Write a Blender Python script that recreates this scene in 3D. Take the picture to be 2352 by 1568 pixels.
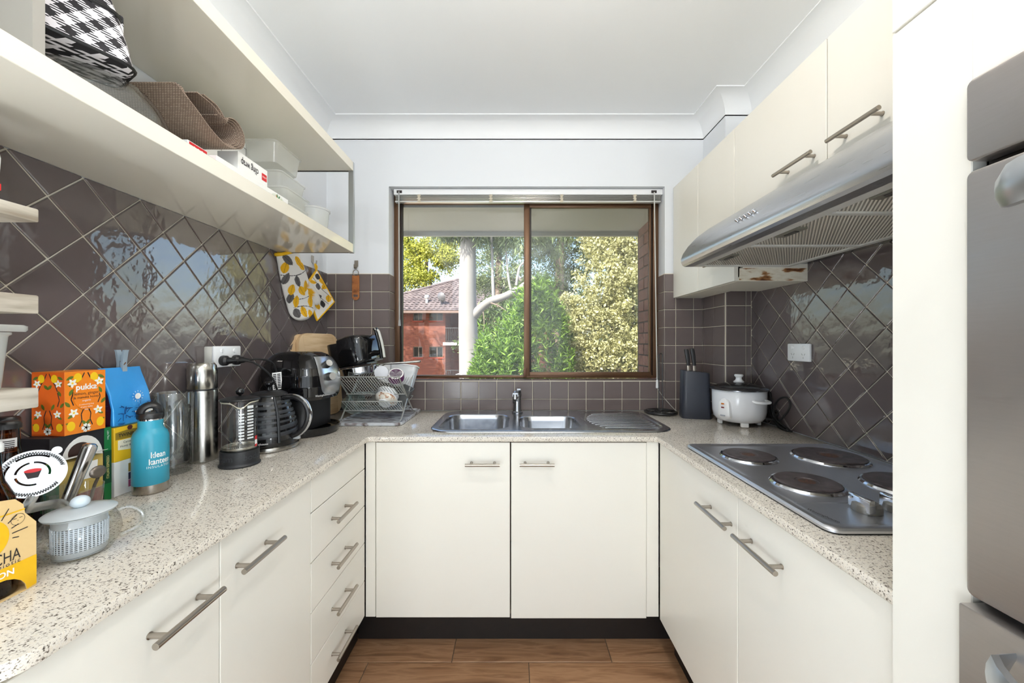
import bpy, bmesh, math, random
import numpy as np
from mathutils import Vector, Matrix

for _o in list(bpy.data.objects):
    bpy.data.objects.remove(_o)
SC = bpy.context.scene
COL = SC.collection
PI = math.pi
random.seed(7)

# ------------------------------------------------------------------ camera
# eye height 1.287 m, looking straight down the kitchen (+Y)
cam_d = bpy.data.cameras.new('camera')
cam = bpy.data.objects.new('camera', cam_d)
COL.objects.link(cam)
cam.location = (0, 0, 1.287)
cam.rotation_euler = (PI / 2, 0, 0)
cam_d.sensor_width = 36.0
cam_d.lens = 36.0 * 880 / 2352
cam_d.shift_x = -6 / 2352
cam_d.shift_y = 3 / 2352
cam_d.clip_start = 0.02
cam_d.clip_end = 500
SC.camera = cam

# ------------------------------------------------------------------ sky, sun, exposure
SUN_EL, SUN_AZ = math.radians(44), math.radians(236)   # azimuth of the sun seen from above, from +X
wd = bpy.data.worlds.new('sky')
SC.world = wd
wd.use_nodes = True
_n = wd.node_tree.nodes
_bg = _n['Background']
_sky = _n.new('ShaderNodeTexSky')
_sky.sky_type = 'NISHITA'
_sky.sun_disc = False
_sky.sun_elevation = SUN_EL
_sky.sun_rotation = math.radians(214)
_sky.air_density = 1.0
_sky.dust_density = 2.5
_sky.ozone_density = 1.0
wd.node_tree.links.new(_sky.outputs[0], _bg.inputs[0])
_bg.inputs[1].default_value = 0.40

sun_d = bpy.data.lights.new('sun', 'SUN')
sun_d.energy = 10.0
sun_d.angle = math.radians(0.6)
sun_d.color = (1.0, 0.93, 0.82)
sun = bpy.data.objects.new('sun', sun_d)
COL.objects.link(sun)
_sd = Vector((math.cos(SUN_EL) * math.cos(SUN_AZ), math.cos(SUN_EL) * math.sin(SUN_AZ), math.sin(SUN_EL)))
sun.rotation_euler = _sd.to_track_quat('Z', 'Y').to_euler()
sun.location = (-6, -6, 9)

# light portal in the kitchen window (only guides the sampling of the sky)
por_d = bpy.data.lights.new('window_portal', 'AREA')
por_d.shape = 'RECTANGLE'
por_d.size, por_d.size_y = 1.58, 1.1
por_d.cycles.is_portal = True
por = bpy.data.objects.new('window_portal', por_d)
COL.objects.link(por)
por.location = (0.07, 2.36, 1.62)
por.rotation_euler = (-PI / 2, 0, 0)

LAMP_KITCHEN, LAMP_DINING, LAMP_REAR_FILL, LAMP_FILL = 9.8, 10.0, 25.0, 20.5   # watts of the ceiling lamps and the added fill lamps

SC.view_settings.view_transform = 'Standard'
SC.view_settings.look = 'None'
SC.view_settings.exposure = 0.80
SC.view_settings.gamma = 1.0
SC.view_settings.use_curve_mapping = False
SC.cycles.use_denoising = True
SC.cycles.max_bounces = 14
SC.cycles.diffuse_bounces = 6
SC.cycles.glossy_bounces = 6
SC.cycles.transmission_bounces = 10
SC.cycles.transparent_max_bounces = 24
SC.cycles.sample_clamp_indirect = 6.0
SC.cycles.caustics_refractive = False
SC.cycles.caustics_reflective = False

# ------------------------------------------------------------------ helpers: objects
MW = {}


def tag(o, label=None, cat=None, group=None, kind=None):
    if label: o['label'] = label
    if cat: o['category'] = cat
    if group: o['group'] = group
    if kind: o['kind'] = kind
    return o


def thing(name, label, cat, loc=(0, 0, 0), rotz=0.0, group=None, kind=None):
    o = bpy.data.objects.new(name, None)
    o.empty_display_size = 0.03
    COL.objects.link(o)
    o.location = loc
    o.rotation_euler = (0, 0, rotz)
    MW[o.name] = Matrix.Translation(Vector(loc)) @ Matrix.Rotation(rotz, 4, 'Z')
    return tag(o, label, cat, group, kind)


def to_mesh(name, bm, mats, smooth=True, ang=0.6):
    bmesh.ops.recalc_face_normals(bm, faces=bm.faces)
    if smooth:
        for f in bm.faces: f.smooth = True
        for e in bm.edges:
            e.smooth = len(e.link_faces) == 2 and e.calc_face_angle(0) < ang
    me = bpy.data.meshes.new(name)
    bm.to_mesh(me)
    bm.free()
    for m in (mats if isinstance(mats, (list, tuple)) else [mats]):
        me.materials.append(m)
    return me


def part(name, bm, mats, parent, local=False, smooth=True, label=None, kind=None, ang=0.6):
    """one mesh object under its thing; coordinates are world ones unless local"""
    mw = MW[parent.name]
    if not local:
        bm.transform(mw.inverted())
    me = to_mesh(name, bm, mats, smooth, ang)
    o = bpy.data.objects.new(name, me)
    COL.objects.link(o)
    o.parent = parent
    MW[o.name] = mw
    return tag(o, label, None, None, kind)


def solo(name, bm, mats, loc, label=None, cat=None, group=None, kind=None, smooth=True, ang=0.6):
    """a thing that is one mesh; world coordinates, origin moved to its base"""
    bm.transform(Matrix.Translation(-Vector(loc)))
    me = to_mesh(name, bm, mats, smooth, ang)
    o = bpy.data.objects.new(name, me)
    COL.objects.link(o)
    o.location = loc
    MW[o.name] = Matrix.Translation(Vector(loc))
    return tag(o, label, cat, group, kind)


# ------------------------------------------------------------------ helpers: shapes (each adds to a bmesh)
def B():
    return bmesh.new()


def merge(bm, tmp, mi=0):
    me = bpy.data.meshes.new('tmp')
    if mi:
        for f in tmp.faces: f.material_index = mi
    tmp.to_mesh(me)
    tmp.free()
    bm.from_mesh(me)
    bpy.data.meshes.remove(me)
    return bm


def box(bm, x0, x1, y0, y1, z0, z1, bev=0.0, seg=2, mi=0, mat=None):
    t = bmesh.new()
    bmesh.ops.create_cube(t, size=1.0)
    for v in t.verts:
        v.co = Vector(((x0 + x1) / 2 + v.co.x * abs(x1 - x0), (y0 + y1) / 2 + v.co.y * abs(y1 - y0), (z0 + z1) / 2 + v.co.z * abs(z1 - z0)))
    if bev > 0:
        bmesh.ops.bevel(t, geom=list(t.edges), offset=bev, segments=seg, profile=0.5, affect='EDGES')
    if mat is not None:
        t.transform(mat)
    return merge(bm, t, mi)


def cyl(bm, p0, p1, r0, r1=None, n=20, caps=True, mi=0):
    p0, p1 = Vector(p0), Vector(p1)
    d = p1 - p0
    t = bmesh.new()
    bmesh.ops.create_cone(t, cap_ends=caps, cap_tris=False, segments=n, radius1=r0, radius2=r0 if r1 is None else r1, depth=d.length)
    t.transform(Matrix.Translation((p0 + p1) / 2) @ d.to_track_quat('Z', 'Y').to_matrix().to_4x4())
    return merge(bm, t, mi)


def ball(bm, c, r, sc=(1, 1, 1), n=20, mi=0):
    t = bmesh.new()
    bmesh.ops.create_uvsphere(t, u_segments=n, v_segments=max(8, n * 2 // 3), radius=r)
    t.transform(Matrix.Translation(Vector(c)) @ Matrix.Diagonal((*sc, 1)))
    return merge(bm, t, mi)


def lathe(bm, prof, c=(0, 0, 0), n=40, mi=0, mat=None, fn=None):
    """revolve (r, z) points about a vertical axis through c; fn(angle, r, z) may bend it"""
    t = bmesh.new()
    rings = []
    for r, z in prof:
        if r < 1e-6:
            rings.append([t.verts.new((0, 0, z))])
        else:
            ring = []
            for k in range(n):
                a = 2 * PI * k / n
                rr, zz = (r, z) if fn is None else fn(a, r, z)
                ring.append(t.verts.new((rr * math.cos(a), rr * math.sin(a), zz)))
            rings.append(ring)
    for a, b in zip(rings[:-1], rings[1:]):
        if len(a) == 1 and len(b) == 1: continue
        for k in range(n):
            k2 = (k + 1) % n
            if len(a) == 1: t.faces.new((a[0], b[k], b[k2]))
            elif len(b) == 1: t.faces.new((a[k], a[k2], b[0]))
            else: t.faces.new((a[k], a[k2], b[k2], b[k]))
    if mat is not None: t.transform(mat)
    t.transform(Matrix.Translation(Vector(c)))
    return merge(bm, t, mi)


def spline(pts, n=8, cyclic=False):
    P = [Vector(p) for p in pts]
    out = []
    m = len(P)
    rng = range(m if cyclic else m - 1)
    for i in rng:
        p1, p2 = P[i], P[(i + 1) % m]
        p0 = P[(i - 1) % m] if (cyclic or i > 0) else p1 * 2 - p2
        p3 = P[(i + 2) % m] if (cyclic or i + 2 < m) else p2 * 2 - p1
        for k in range(n):
            s = k / n
            out.append(0.5 * (2 * p1 + (p2 - p0) * s + (2 * p0 - 5 * p1 + 4 * p2 - p3) * s * s + (3 * p1 - p0 - 3 * p2 + p3) * s ** 3))
    if not cyclic: out.append(P[-1])
    return out


def tube(bm, pts, r, n=8, cyclic=False, mi=0, flat=None):
    """sweep a circle (or a flat=(w, t) ellipse) along points; r may be a list"""
    P = [Vector(p) for p in pts]
    m = len(P)
    t = bmesh.new()
    rings = []
    up = None
    for i in range(m):
        a = P[(i - 1) % m] if (cyclic or i > 0) else P[i]
        b = P[(i + 1) % m] if (cyclic or i < m - 1) else P[i]
        d = (b - a)
        if d.length < 1e-9: d = Vector((0, 0, 1))
        d.normalize()
        if up is None:
            up = Vector((0, 0, 1)) if abs(d.z) < 0.9 else Vector((1, 0, 0))
        s = d.cross(up)
        if s.length < 1e-6: s = d.orthogonal()
        s.normalize()
        up = s.cross(d).normalized()
        rr = r[i] if isinstance(r, (list, tuple)) else r
        ring = []
        for k in range(n):
            an = 2 * PI * k / n
            w, h = (rr, rr) if flat is None else flat
            ring.append(t.verts.new(P[i] + s * math.cos(an) * w + up * math.sin(an) * h))
        rings.append(ring)
    for i in range(m if cyclic else m - 1):
        a, b = rings[i], rings[(i + 1) % m]
        for k in range(n):
            k2 = (k + 1) % n
            t.faces.new((a[k], a[k2], b[k2], b[k]))
    if not cyclic:
        t.faces.new(rings[0][::-1])
        t.faces.new(rings[-1])
    return merge(bm, t, mi)


AX = {'x': lambda p, a: (a, p[0], p[1]), 'y': lambda p, a: (p[0], a, p[1]), 'z': lambda p, a: (p[0], p[1], a)}


def prism(bm, poly, axis, a0, a1, bev=0.0, mi=0, mat=None):
    t = bmesh.new()
    f = AX[axis]
    lo = [t.verts.new(f(p, a0)) for p in poly]
    hi = [t.verts.new(f(p, a1)) for p in poly]
    n = len(poly)
    t.faces.new(lo)
    t.faces.new(hi)
    for k in range(n):
        t.faces.new((lo[k], lo[(k + 1) % n], hi[(k + 1) % n], hi[k]))
    bmesh.ops.recalc_face_normals(t, faces=t.faces)
    if bev:
        es = [e for e in t.edges if len(e.link_faces) == 2 and e.calc_face_angle(0) > 0.5]
        bmesh.ops.bevel(t, geom=es, offset=bev, segments=2, profile=0.5, affect='EDGES')
    if mat is not None: t.transform(mat)
    return merge(bm, t, mi)


def rrect(x0, x1, y0, y1, r, n=6):
    if not isinstance(r, (list, tuple)): r = (r,) * 4
    out = []
    for (cx, cy, a, rr) in ((x1 - r[0], y1 - r[0], 0, r[0]), (x0 + r[1], y1 - r[1], 90, r[1]), (x0 + r[2], y0 + r[2], 180, r[2]), (x1 - r[3], y0 + r[3], 270, r[3])):
        for k in range(n + 1):
            an = math.radians(a + 90 * k / n)
            out.append((cx + rr * math.cos(an), cy + rr * math.sin(an)))
    return out


def loft(bm, rings, cap0=True, cap1=True, mi=0, cyclic=True):
    t = bmesh.new()
    R = [[t.verts.new(p) for p in ring] for ring in rings]
    n = len(R[0])
    for a, b in zip(R[:-1], R[1:]):
        for k in range(n if cyclic else n - 1):
            k2 = (k + 1) % n
            t.faces.new((a[k], a[k2], b[k2], b[k]))
    if cap0: t.faces.new(R[0])
    if cap1: t.faces.new(R[-1])
    bmesh.ops.recalc_face_normals(t, faces=t.faces)
    return merge(bm, t, mi)


def frame_mat(o, u, v):
    u, v = Vector(u).normalized(), Vector(v).normalized()
    n = u.cross(v)
    return Matrix(((u.x, v.x, n.x, o[0]), (u.y, v.y, n.y, o[1]), (u.z, v.z, n.z, o[2]), (0, 0, 0, 1)))


def flat(bm, poly, M, d=0.0, mi=0):
    """a flat printed shape on the plane of M, lifted by d"""
    vs = [bm.verts.new(M @ Vector((p[0], p[1], d))) for p in poly]
    f = bm.faces.new(vs)
    f.material_index = mi
    return f


def ell(cx, cy, a, b, rot=0.0, n=16):
    c, s = math.cos(rot), math.sin(rot)
    return [(cx + a * math.cos(t) * c - b * math.sin(t) * s, cy + a * math.cos(t) * s + b * math.sin(t) * c) for t in [2 * PI * k / n for k in range(n)]]


def leafshape(cx, cy, L, W, rot):
    c, s = math.cos(rot), math.sin(rot)
    pts = [(0, 0), (L * .2, W * .36), (L * .5, W * .5), (L * .8, W * .28), (L, 0), (L * .8, -W * .28), (L * .5, -W * .5), (L * .2, -W * .36)]
    return [(cx + x * c - y * s, cy + x * s + y * c) for x, y in pts]


def text(body, size, mat, parent, M=None, name='lettering', align='CENTER', bold=0.0, depth=0.0, cylinder=None, squeeze=1.0, spacing=1.0):
    """writing as real flat letters; cylinder=(cx, cy, R, angle, z) wraps it round a vertical axis (world)"""
    cu = bpy.data.curves.new('txt', 'FONT')
    cu.body = body
    cu.size = size
    cu.align_x = align
    cu.align_y = 'CENTER'
    cu.offset = bold
    cu.extrude = depth
    cu.space_character = spacing
    cu.resolution_u = 3
    ob = bpy.data.objects.new('txt', cu)
    me = bpy.data.meshes.new_from_object(ob)
    bpy.data.objects.remove(ob)
    bpy.data.curves.remove(cu)
    bm = bmesh.new()
    bm.from_mesh(me)
    bpy.data.meshes.remove(me)
    if squeeze != 1.0:
        for v in bm.verts: v.co.x *= squeeze
    if cylinder:
        cx, cy, R, a0, z0 = cylinder
        for v in bm.verts:
            a = a0 + v.co.x / R
            rr = R + v.co.z
            v.co = Vector((cx + rr * math.cos(a), cy + rr * math.sin(a), z0 + v.co.y))
    else:
        bm.transform(M)
    return part(name, bm, mat, parent, smooth=False)


def linked(src, parent, name=None):
    o = src.copy()
    if name: o.name = name
    COL.objects.link(o)
    o.parent = parent
    return o


def copy_tree(o, parent=None):
    c = o.copy()
    COL.objects.link(c)
    c.parent = parent
    MW[c.name] = MW[o.name]
    for ch in [x for x in bpy.data.objects if x.parent == o]:
        copy_tree(ch, c)
    return c


# ------------------------------------------------------------------ helpers: materials
def s(r, g, b):
    return tuple(((c / 255) / 12.92 if c / 255 <= .04045 else ((c / 255 + .055) / 1.055) ** 2.4) for c in (r, g, b))


def mat(name, col, rough=.5, metal=0.0, spec=.5, ior=1.5, coat=0.0, trans=0.0, sheen=0.0, bump=None, var=None, alpha=1.0, sss=0.0, coat_rough=.03, brushed=None):
    m = bpy.data.materials.new(name)
    m.use_nodes = True
    nt = m.node_tree
    p = nt.nodes['Principled BSDF']
    c = (*col, 1)
    p.inputs['Base Color'].default_value = c
    p.inputs['Roughness'].default_value = rough
    p.inputs['Metallic'].default_value = metal
    p.inputs['Specular IOR Level'].default_value = spec
    p.inputs['IOR'].default_value = ior
    p.inputs['Coat Weight'].default_value = coat
    p.inputs['Coat Roughness'].default_value = coat_rough
    p.inputs['Transmission Weight'].default_value = trans
    p.inputs['Sheen Weight'].default_value = sheen
    p.inputs['Alpha'].default_value = alpha
    L = nt.links.new
    tc = None
    if bump or var or brushed:
        tc = nt.nodes.new('ShaderNodeTexCoord')
    if var:        # (scale, amount, other colour)
        nz = nt.nodes.new('ShaderNodeTexNoise')
        nz.inputs['Scale'].default_value = var[0]
        nz.inputs['Detail'].default_value = 4
        L(tc.outputs['Object'], nz.inputs['Vector'])
        mr = nt.nodes.new('ShaderNodeMapRange')
        mr.inputs[1].default_value, mr.inputs[2].default_value = .35, .7
        mr.inputs[3].default_value, mr.inputs[4].default_value = 0, var[1]
        L(nz.outputs[0], mr.inputs[0])
        mx = nt.nodes.new('ShaderNodeMix')
        mx.data_type = 'RGBA'
        mx.inputs[6].default_value = c
        mx.inputs[7].default_value = (*var[2], 1)
        L(mr.outputs[0], mx.inputs[0])
        L(mx.outputs[2], p.inputs['Base Color'])
    if bump:       # (scale, strength, distance)
        nz = nt.nodes.new('ShaderNodeTexNoise')
        nz.inputs['Scale'].default_value = bump[0]
        nz.inputs['Detail'].default_value = 3
        L(tc.outputs['Object'], nz.inputs['Vector'])
        bp = nt.nodes.new('ShaderNodeBump')
        bp.inputs['Strength'].default_value = bump[1]
        bp.inputs['Distance'].default_value = bump[2]
        L(nz.outputs[0], bp.inputs['Height'])
        L(bp.outputs[0], p.inputs['Normal'])
    if brushed:    # direction scale vector
        mp = nt.nodes.new('ShaderNodeMapping')
        mp.inputs['Scale'].default_value = brushed
        L(tc.outputs['Object'], mp.inputs[0])
        nz = nt.nodes.new('ShaderNodeTexNoise')
        nz.inputs['Scale'].default_value = 6
        nz.inputs['Detail'].default_value = 4
        L(mp.outputs[0], nz.inputs['Vector'])
        mr = nt.nodes.new('ShaderNodeMapRange')
        mr.inputs[3].default_value, mr.inputs[4].default_value = rough * .7, rough * 1.35
        L(nz.outputs[0], mr.inputs[0])
        L(mr.outputs[0], p.inputs['Roughness'])
    return m


def glassy(name, tint, ior=1.45, rough=.02, haze=0.0, haze_col=(1, 1, 1)):
    """thin clear sheet: what is behind shows through, Fresnel reflections on top, optional milky body"""
    m = bpy.data.materials.new(name)
    m.use_nodes = True
    nt = m.node_tree
    nt.nodes.clear()
    out = nt.nodes.new('ShaderNodeOutputMaterial')
    tr = nt.nodes.new('ShaderNodeBsdfTransparent')
    tr.inputs[0].default_value = (*tint, 1)
    gl = nt.nodes.new('ShaderNodeBsdfGlossy')
    gl.inputs['Roughness'].default_value = rough
    L = nt.links.new
    # Fresnel by Schlick's formula, the same from both sides of the sheet
    ge = nt.nodes.new('ShaderNodeNewGeometry')
    dp = nt.nodes.new('ShaderNodeVectorMath')
    dp.operation = 'DOT_PRODUCT'
    L(ge.outputs['Incoming'], dp.inputs[0])
    L(ge.outputs['Normal'], dp.inputs[1])

    def mth(op, a, b=None):
        q = nt.nodes.new('ShaderNodeMath')
        q.operation = op
        for i, x in enumerate((a, b)):
            if x is None: continue
            if isinstance(x, (int, float)): q.inputs[i].default_value = x
            else: L(x, q.inputs[i])
        return q.outputs[0]
    f0 = ((ior - 1) / (ior + 1)) ** 2
    fr = mth('ADD', mth('MULTIPLY', mth('POWER', mth('SUBTRACT', 1.0, mth('ABSOLUTE', dp.outputs['Value'])), 5.0), 1 - f0), f0)
    mx = nt.nodes.new('ShaderNodeMixShader')
    base = tr.outputs[0]
    if haze > 0:
        df = nt.nodes.new('ShaderNodeBsdfDiffuse')
        df.inputs[0].default_value = (*haze_col, 1)
        tl = nt.nodes.new('ShaderNodeBsdfTranslucent')
        tl.inputs[0].default_value = (*haze_col, 1)
        m2 = nt.nodes.new('ShaderNodeMixShader')
        m2.inputs[0].default_value = .4
        L(df.outputs[0], m2.inputs[1])
        L(tl.outputs[0], m2.inputs[2])
        m3 = nt.nodes.new('ShaderNodeMixShader')
        m3.inputs[0].default_value = haze
        L(tr.outputs[0], m3.inputs[1])
        L(m2.outputs[0], m3.inputs[2])
        base = m3.outputs[0]
    L(fr, mx.inputs[0])
    L(base, mx.inputs[1])
    L(gl.outputs[0], mx.inputs[2])
    L(mx.outputs[0], out.inputs[0])
    return m


def ramp_mat(name, scale, stops, rough=.5, detail=4, stretch=(1, 1, 1), bump=0.0, rand=False, coat=0.0, rnd_amt=0.0, distort=0.0, spec=.5, ntype='noise'):
    m = bpy.data.materials.new(name)
    m.use_nodes = True
    nt = m.node_tree
    p = nt.nodes['Principled BSDF']
    p.inputs['Roughness'].default_value = rough
    p.inputs['Coat Weight'].default_value = coat
    p.inputs['Specular IOR Level'].default_value = spec
    L = nt.links.new
    tc = nt.nodes.new('ShaderNodeTexCoord')
    mp = nt.nodes.new('ShaderNodeMapping')
    mp.inputs['Scale'].default_value = stretch
    L(tc.outputs['Object'], mp.inputs[0])
    src = mp.outputs[0]
    oi = nt.nodes.new('ShaderNodeObjectInfo')
    if rand:
        ad = nt.nodes.new('ShaderNodeVectorMath')
        ad.operation = 'ADD'
        sc_ = nt.nodes.new('ShaderNodeMath')
        sc_.operation = 'MULTIPLY'
        sc_.inputs[1].default_value = 37
        L(oi.outputs['Random'], sc_.inputs[0])
        cb = nt.nodes.new('ShaderNodeCombineXYZ')
        L(sc_.outputs[0], cb.inputs[0])
        L(sc_.outputs[0], cb.inputs[1])
        L(mp.outputs[0], ad.inputs[0])
        L(cb.outputs[0], ad.inputs[1])
        src = ad.outputs[0]
    nz = nt.nodes.new('ShaderNodeTexNoise')
    nz.inputs['Scale'].default_value = scale
    nz.inputs['Detail'].default_value = detail
    nz.inputs['Distortion'].default_value = distort
    L(src, nz.inputs['Vector'])
    cr = nt.nodes.new('ShaderNodeValToRGB')
    el = cr.color_ramp.elements
    el[0].position, el[0].color = stops[0][0], (*stops[0][1], 1)
    el[1].position, el[1].color = stops[-1][0], (*stops[-1][1], 1)
    for pos, c in stops[1:-1]:
        e = el.new(pos)
        e.color = (*c, 1)
    L(nz.outputs[0], cr.inputs[0])
    outc = cr.outputs[0]
    if rnd_amt:
        hs = nt.nodes.new('ShaderNodeHueSaturation')
        mr = nt.nodes.new('ShaderNodeMapRange')
        mr.inputs[3].default_value, mr.inputs[4].default_value = 1 - rnd_amt, 1 + rnd_amt
        L(oi.outputs['Random'], mr.inputs[0])
        L(mr.outputs[0], hs.inputs['Value'])
        L(outc, hs.inputs['Color'])
        outc = hs.outputs[0]
    L(outc, p.inputs['Base Color'])
    if bump:
        bp = nt.nodes.new('ShaderNodeBump')
        bp.inputs['Strength'].default_value = bump
        bp.inputs['Distance'].default_value = .001
        L(nz.outputs[0], bp.inputs['Height'])
        L(bp.outputs[0], p.inputs['Normal'])
    return m


def leaf_mat(name, c1, c2, trans=.35, rough=.5):
    m = bpy.data.materials.new(name)
    m.use_nodes = True
    nt = m.node_tree
    nt.nodes.clear()
    L = nt.links.new
    out = nt.nodes.new('ShaderNodeOutputMaterial')
    g = nt.nodes.new('ShaderNodeNewGeometry')
    cr = nt.nodes.new('ShaderNodeValToRGB')
    cr.color_ramp.elements[0].color = (*c1, 1)
    cr.color_ramp.elements[1].color = (*c2, 1)
    L(g.outputs['Random Per Island'], cr.inputs[0])
    df = nt.nodes.new('ShaderNodeBsdfPrincipled')
    df.inputs['Roughness'].default_value = rough
    df.inputs['Specular IOR Level'].default_value = .35
    tl = nt.nodes.new('ShaderNodeBsdfTranslucent')
    L(cr.outputs[0], df.inputs['Base Color'])
    L(cr.outputs[0], tl.inputs[0])
    mx = nt.nodes.new('ShaderNodeMixShader')
    mx.inputs[0].default_value = trans
    L(df.outputs[0], mx.inputs[1])
    L(tl.outputs[0], mx.inputs[2])
    L(mx.outputs[0], out.inputs[0])
    return m


# ------------------------------------------------------------------ materials
CREAM = mat('cream_laminate', s(230, 227, 218), .32, var=(3, .10, s(224, 217, 201)), bump=(500, .04, .0006))
CREAM_EDGE = mat('cream_edge', s(238, 234, 222), .4)
SHELF = mat('cream_shelf_gloss', s(233, 228, 214), .09, coat=.3)
WHITE_WALL = mat('white_wall_paint', s(226, 229, 233), .6, bump=(140, .06, .0015))
WHITE_CEIL = mat('white_ceiling_paint', s(247, 249, 251), .7, bump=(90, .04, .001))
CORNICE = mat('white_plaster', s(240, 242, 244), .6)
GROUT = mat('cream_grout', s(226, 219, 203), .8, var=(9, .25, s(190, 170, 135)))
TILE = mat('taupe_glazed_tile', s(97, 88, 88), .05, ior=1.85, spec=.5, bump=(16, .16, .010), var=(14, .35, s(100, 90, 89)))
TILE_SQ = mat('taupe_square_tile', s(108, 97, 95), .24, ior=1.5, bump=(7, .05, .008), var=(16, .3, s(118, 107, 104)))
GRANITE = ramp_mat('speckled_stone', 300, [(.31, s(62, 56, 50)), (.37, s(132, 122, 112)), (.43, s(202, 194, 182)), (.54, s(220, 214, 203)), (.64, s(208, 196, 177)), (.72, s(234, 231, 224))], rough=.09, detail=6, spec=.6)
STEEL = mat('brushed_steel', s(190, 192, 196), .3, 1.0, brushed=(60, 2, 60))
STEEL_HOB = mat('hob_steel', s(222, 224, 230), .34, 1.0, brushed=(60, 3, 60))
STEEL_H = mat('steel_handle', s(168, 160, 150), .30, 1.0)
STEEL_OVEN = mat('oven_steel', s(176, 171, 168), .40, 1.0, brushed=(60, 4, 60))
STEEL_SINK = mat('sink_steel', s(190, 192, 196), .22, 1.0, brushed=(4, 60, 4))
CHROME = mat('chrome', s(215, 217, 222), .07, 1.0)
ALU = mat('satin_aluminium', s(190, 194, 198), .35, 1.0)
BROWN_FRAME = mat('bronze_window_frame', s(104, 76, 54), .38, .45)
DARK_FRAME = mat('dark_window_seal', s(38, 30, 26), .5)
BLACK_GLOSS = mat('black_gloss_plastic', s(16, 16, 18), .06, spec=.6)
BLACK = mat('black_plastic', s(26, 26, 28), .38)
BLACK_MATT = mat('black_matt', s(34, 35, 38), .5)
RUBBER = mat('black_rubber', s(20, 20, 21), .6)
KICK = mat('dark_kickboard', s(17, 13, 11), .5, var=(30, .5, s(30, 22, 18)))
WHITE_PL = mat('white_plastic', s(240, 241, 242), .25)
WHITE_CARD = mat('white_card', s(240, 240, 238), .55)
PLANK = ramp_mat('wood_look_plank', 3.2, [(.25, s(104, 72, 48)), (.42, s(140, 103, 74)), (.52, s(158, 121, 90)), (.63, s(132, 95, 66)), (.78, s(176, 142, 112))], rough=.35, detail=9, stretch=(1.3, 11, 11), bump=.15, rand=True, rnd_amt=.10, distort=.6)
FLOOR_GROUT = mat('floor_grout', s(92, 78, 64), .8)
GLASS = glassy('clear_glass', (.965, .975, .975), 1.8)
GLASS_THICK = glassy('thick_glass', (.94, .96, .96), 1.95, .01)
PANE_CLEAR = glassy('window_pane', (.95, .96, .96), rough=.0)
PANE_SCREEN = glassy('window_pane_with_screen', (.78, .79, .76), rough=.0, haze=.035)
PLASTIC_CLEAR = glassy('translucent_plastic', (.9, .91, .9), 1.4, .12, haze=.42, haze_col=(.95, .96, .93))
FROSTED = glassy('frosted_plastic', (.8, .84, .87), 1.4, .3, haze=.78, haze_col=(.9, .94, .96))
YELLOW = mat('yellow_print', s(232, 180, 12), .6)
INK = mat('dark_ink', s(38, 32, 34), .6)
WHITE_INK = mat('white_ink', s(244, 243, 240), .55)
RED = mat('red_print', s(206, 34, 40), .5)
GREEN_PR = mat('green_print', s(24, 112, 58), .5)

# =================================================================== THE ROOM
XL, XR, YB, ZC = -1.08, 1.219, 2.2, 2.546        # side walls, back wall, ceiling
XC, YC = 1.0825, 1.968                           # column in the right-hand corner
YREAR = -3.6
WX0, WX1, WZ0, WZ1 = -.7225, .8625, 1.067, 2.1845   # window opening

bm = B()
box(bm, XL - .12, XL, YREAR, YB, 0, ZC)
wall_left = solo('wall_left', bm, WHITE_WALL, (XL, 0, 0), kind='structure')
bm = B()
box(bm, XR, XR + .12, YREAR, YB, 0, ZC)
wall_right = solo('wall_right', bm, WHITE_WALL, (XR, 0, 0), kind='structure')
bm = B()
box(bm, XC, XR, YC, YB, 0, ZC)
column = solo('wall_column', bm, WHITE_WALL, (XC, YC, 0), kind='structure')
bm = B()
box(bm, XL - .12, XR + .12, YREAR - .12, YREAR, 0, ZC)
solo('wall_rear', bm, WHITE_WALL, (0, YREAR, 0), kind='structure')
bm = B()
box(bm, XL - .12, WX0, YB, YB + .14, 0, ZC)
box(bm, WX1, XR + .12, YB, YB + .14, 0, ZC)
box(bm, WX0, WX1, YB, YB + .14, 0, WZ0)
box(bm, WX0, WX1, YB, YB + .14, WZ1, ZC)
wall_back = solo('wall_back', bm, WHITE_WALL, (0, YB, 0), kind='structure')
bm = B()
box(bm, XL - .12, XR + .12, YREAR, YB + .14, ZC, ZC + .12)
solo('ceiling', bm, WHITE_CEIL, (0, 0, ZC), kind='structure')

# plaster cove cornice, mitred round the column
path = [(XL, YREAR), (XL, YB), (XC, YB), (XC, YC), (XR, YC), (XR, YREAR)]
prof = [(0, 2.452), (.0, 2.4575), (.0015, 2.4575)] + [(.09 - .0885 * math.cos(math.radians(a)), 2.4575 + .083 * math.sin(math.radians(a))) for a in range(0, 91, 10)] + [(.096, 2.5405), (.096, ZC)]


def offset_path(d):
    out = []
    for i, p in enumerate(path):
        ns = []
        for a, b in ((i - 1, i), (i, i + 1)):
            if a < 0 or b >= len(path): continue
            e = Vector(path[b]) - Vector(path[a])
            e.normalize()
            ns.append(Vector((e.y, -e.x)))
        if len(ns) == 1: o = ns[0] * d
        else:
            o = (ns[0] + ns[1]) * d / (1 + ns[0].dot(ns[1]))
        out.append(Vector(p) + o)
    return out


bm = B()
rows = [[bm.verts.new((q.x, q.y, z)) for q in offset_path(d)] for d, z in prof]
for a, b in zip(rows[:-1], rows[1:]):
    for k in range(len(path) - 1):
        bm.faces.new((a[k], a[k + 1], b[k + 1], b[k]))
solo('trim_1', bm, CORNICE, (0, 0, 2.457), kind='structure', ang=.5)

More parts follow.
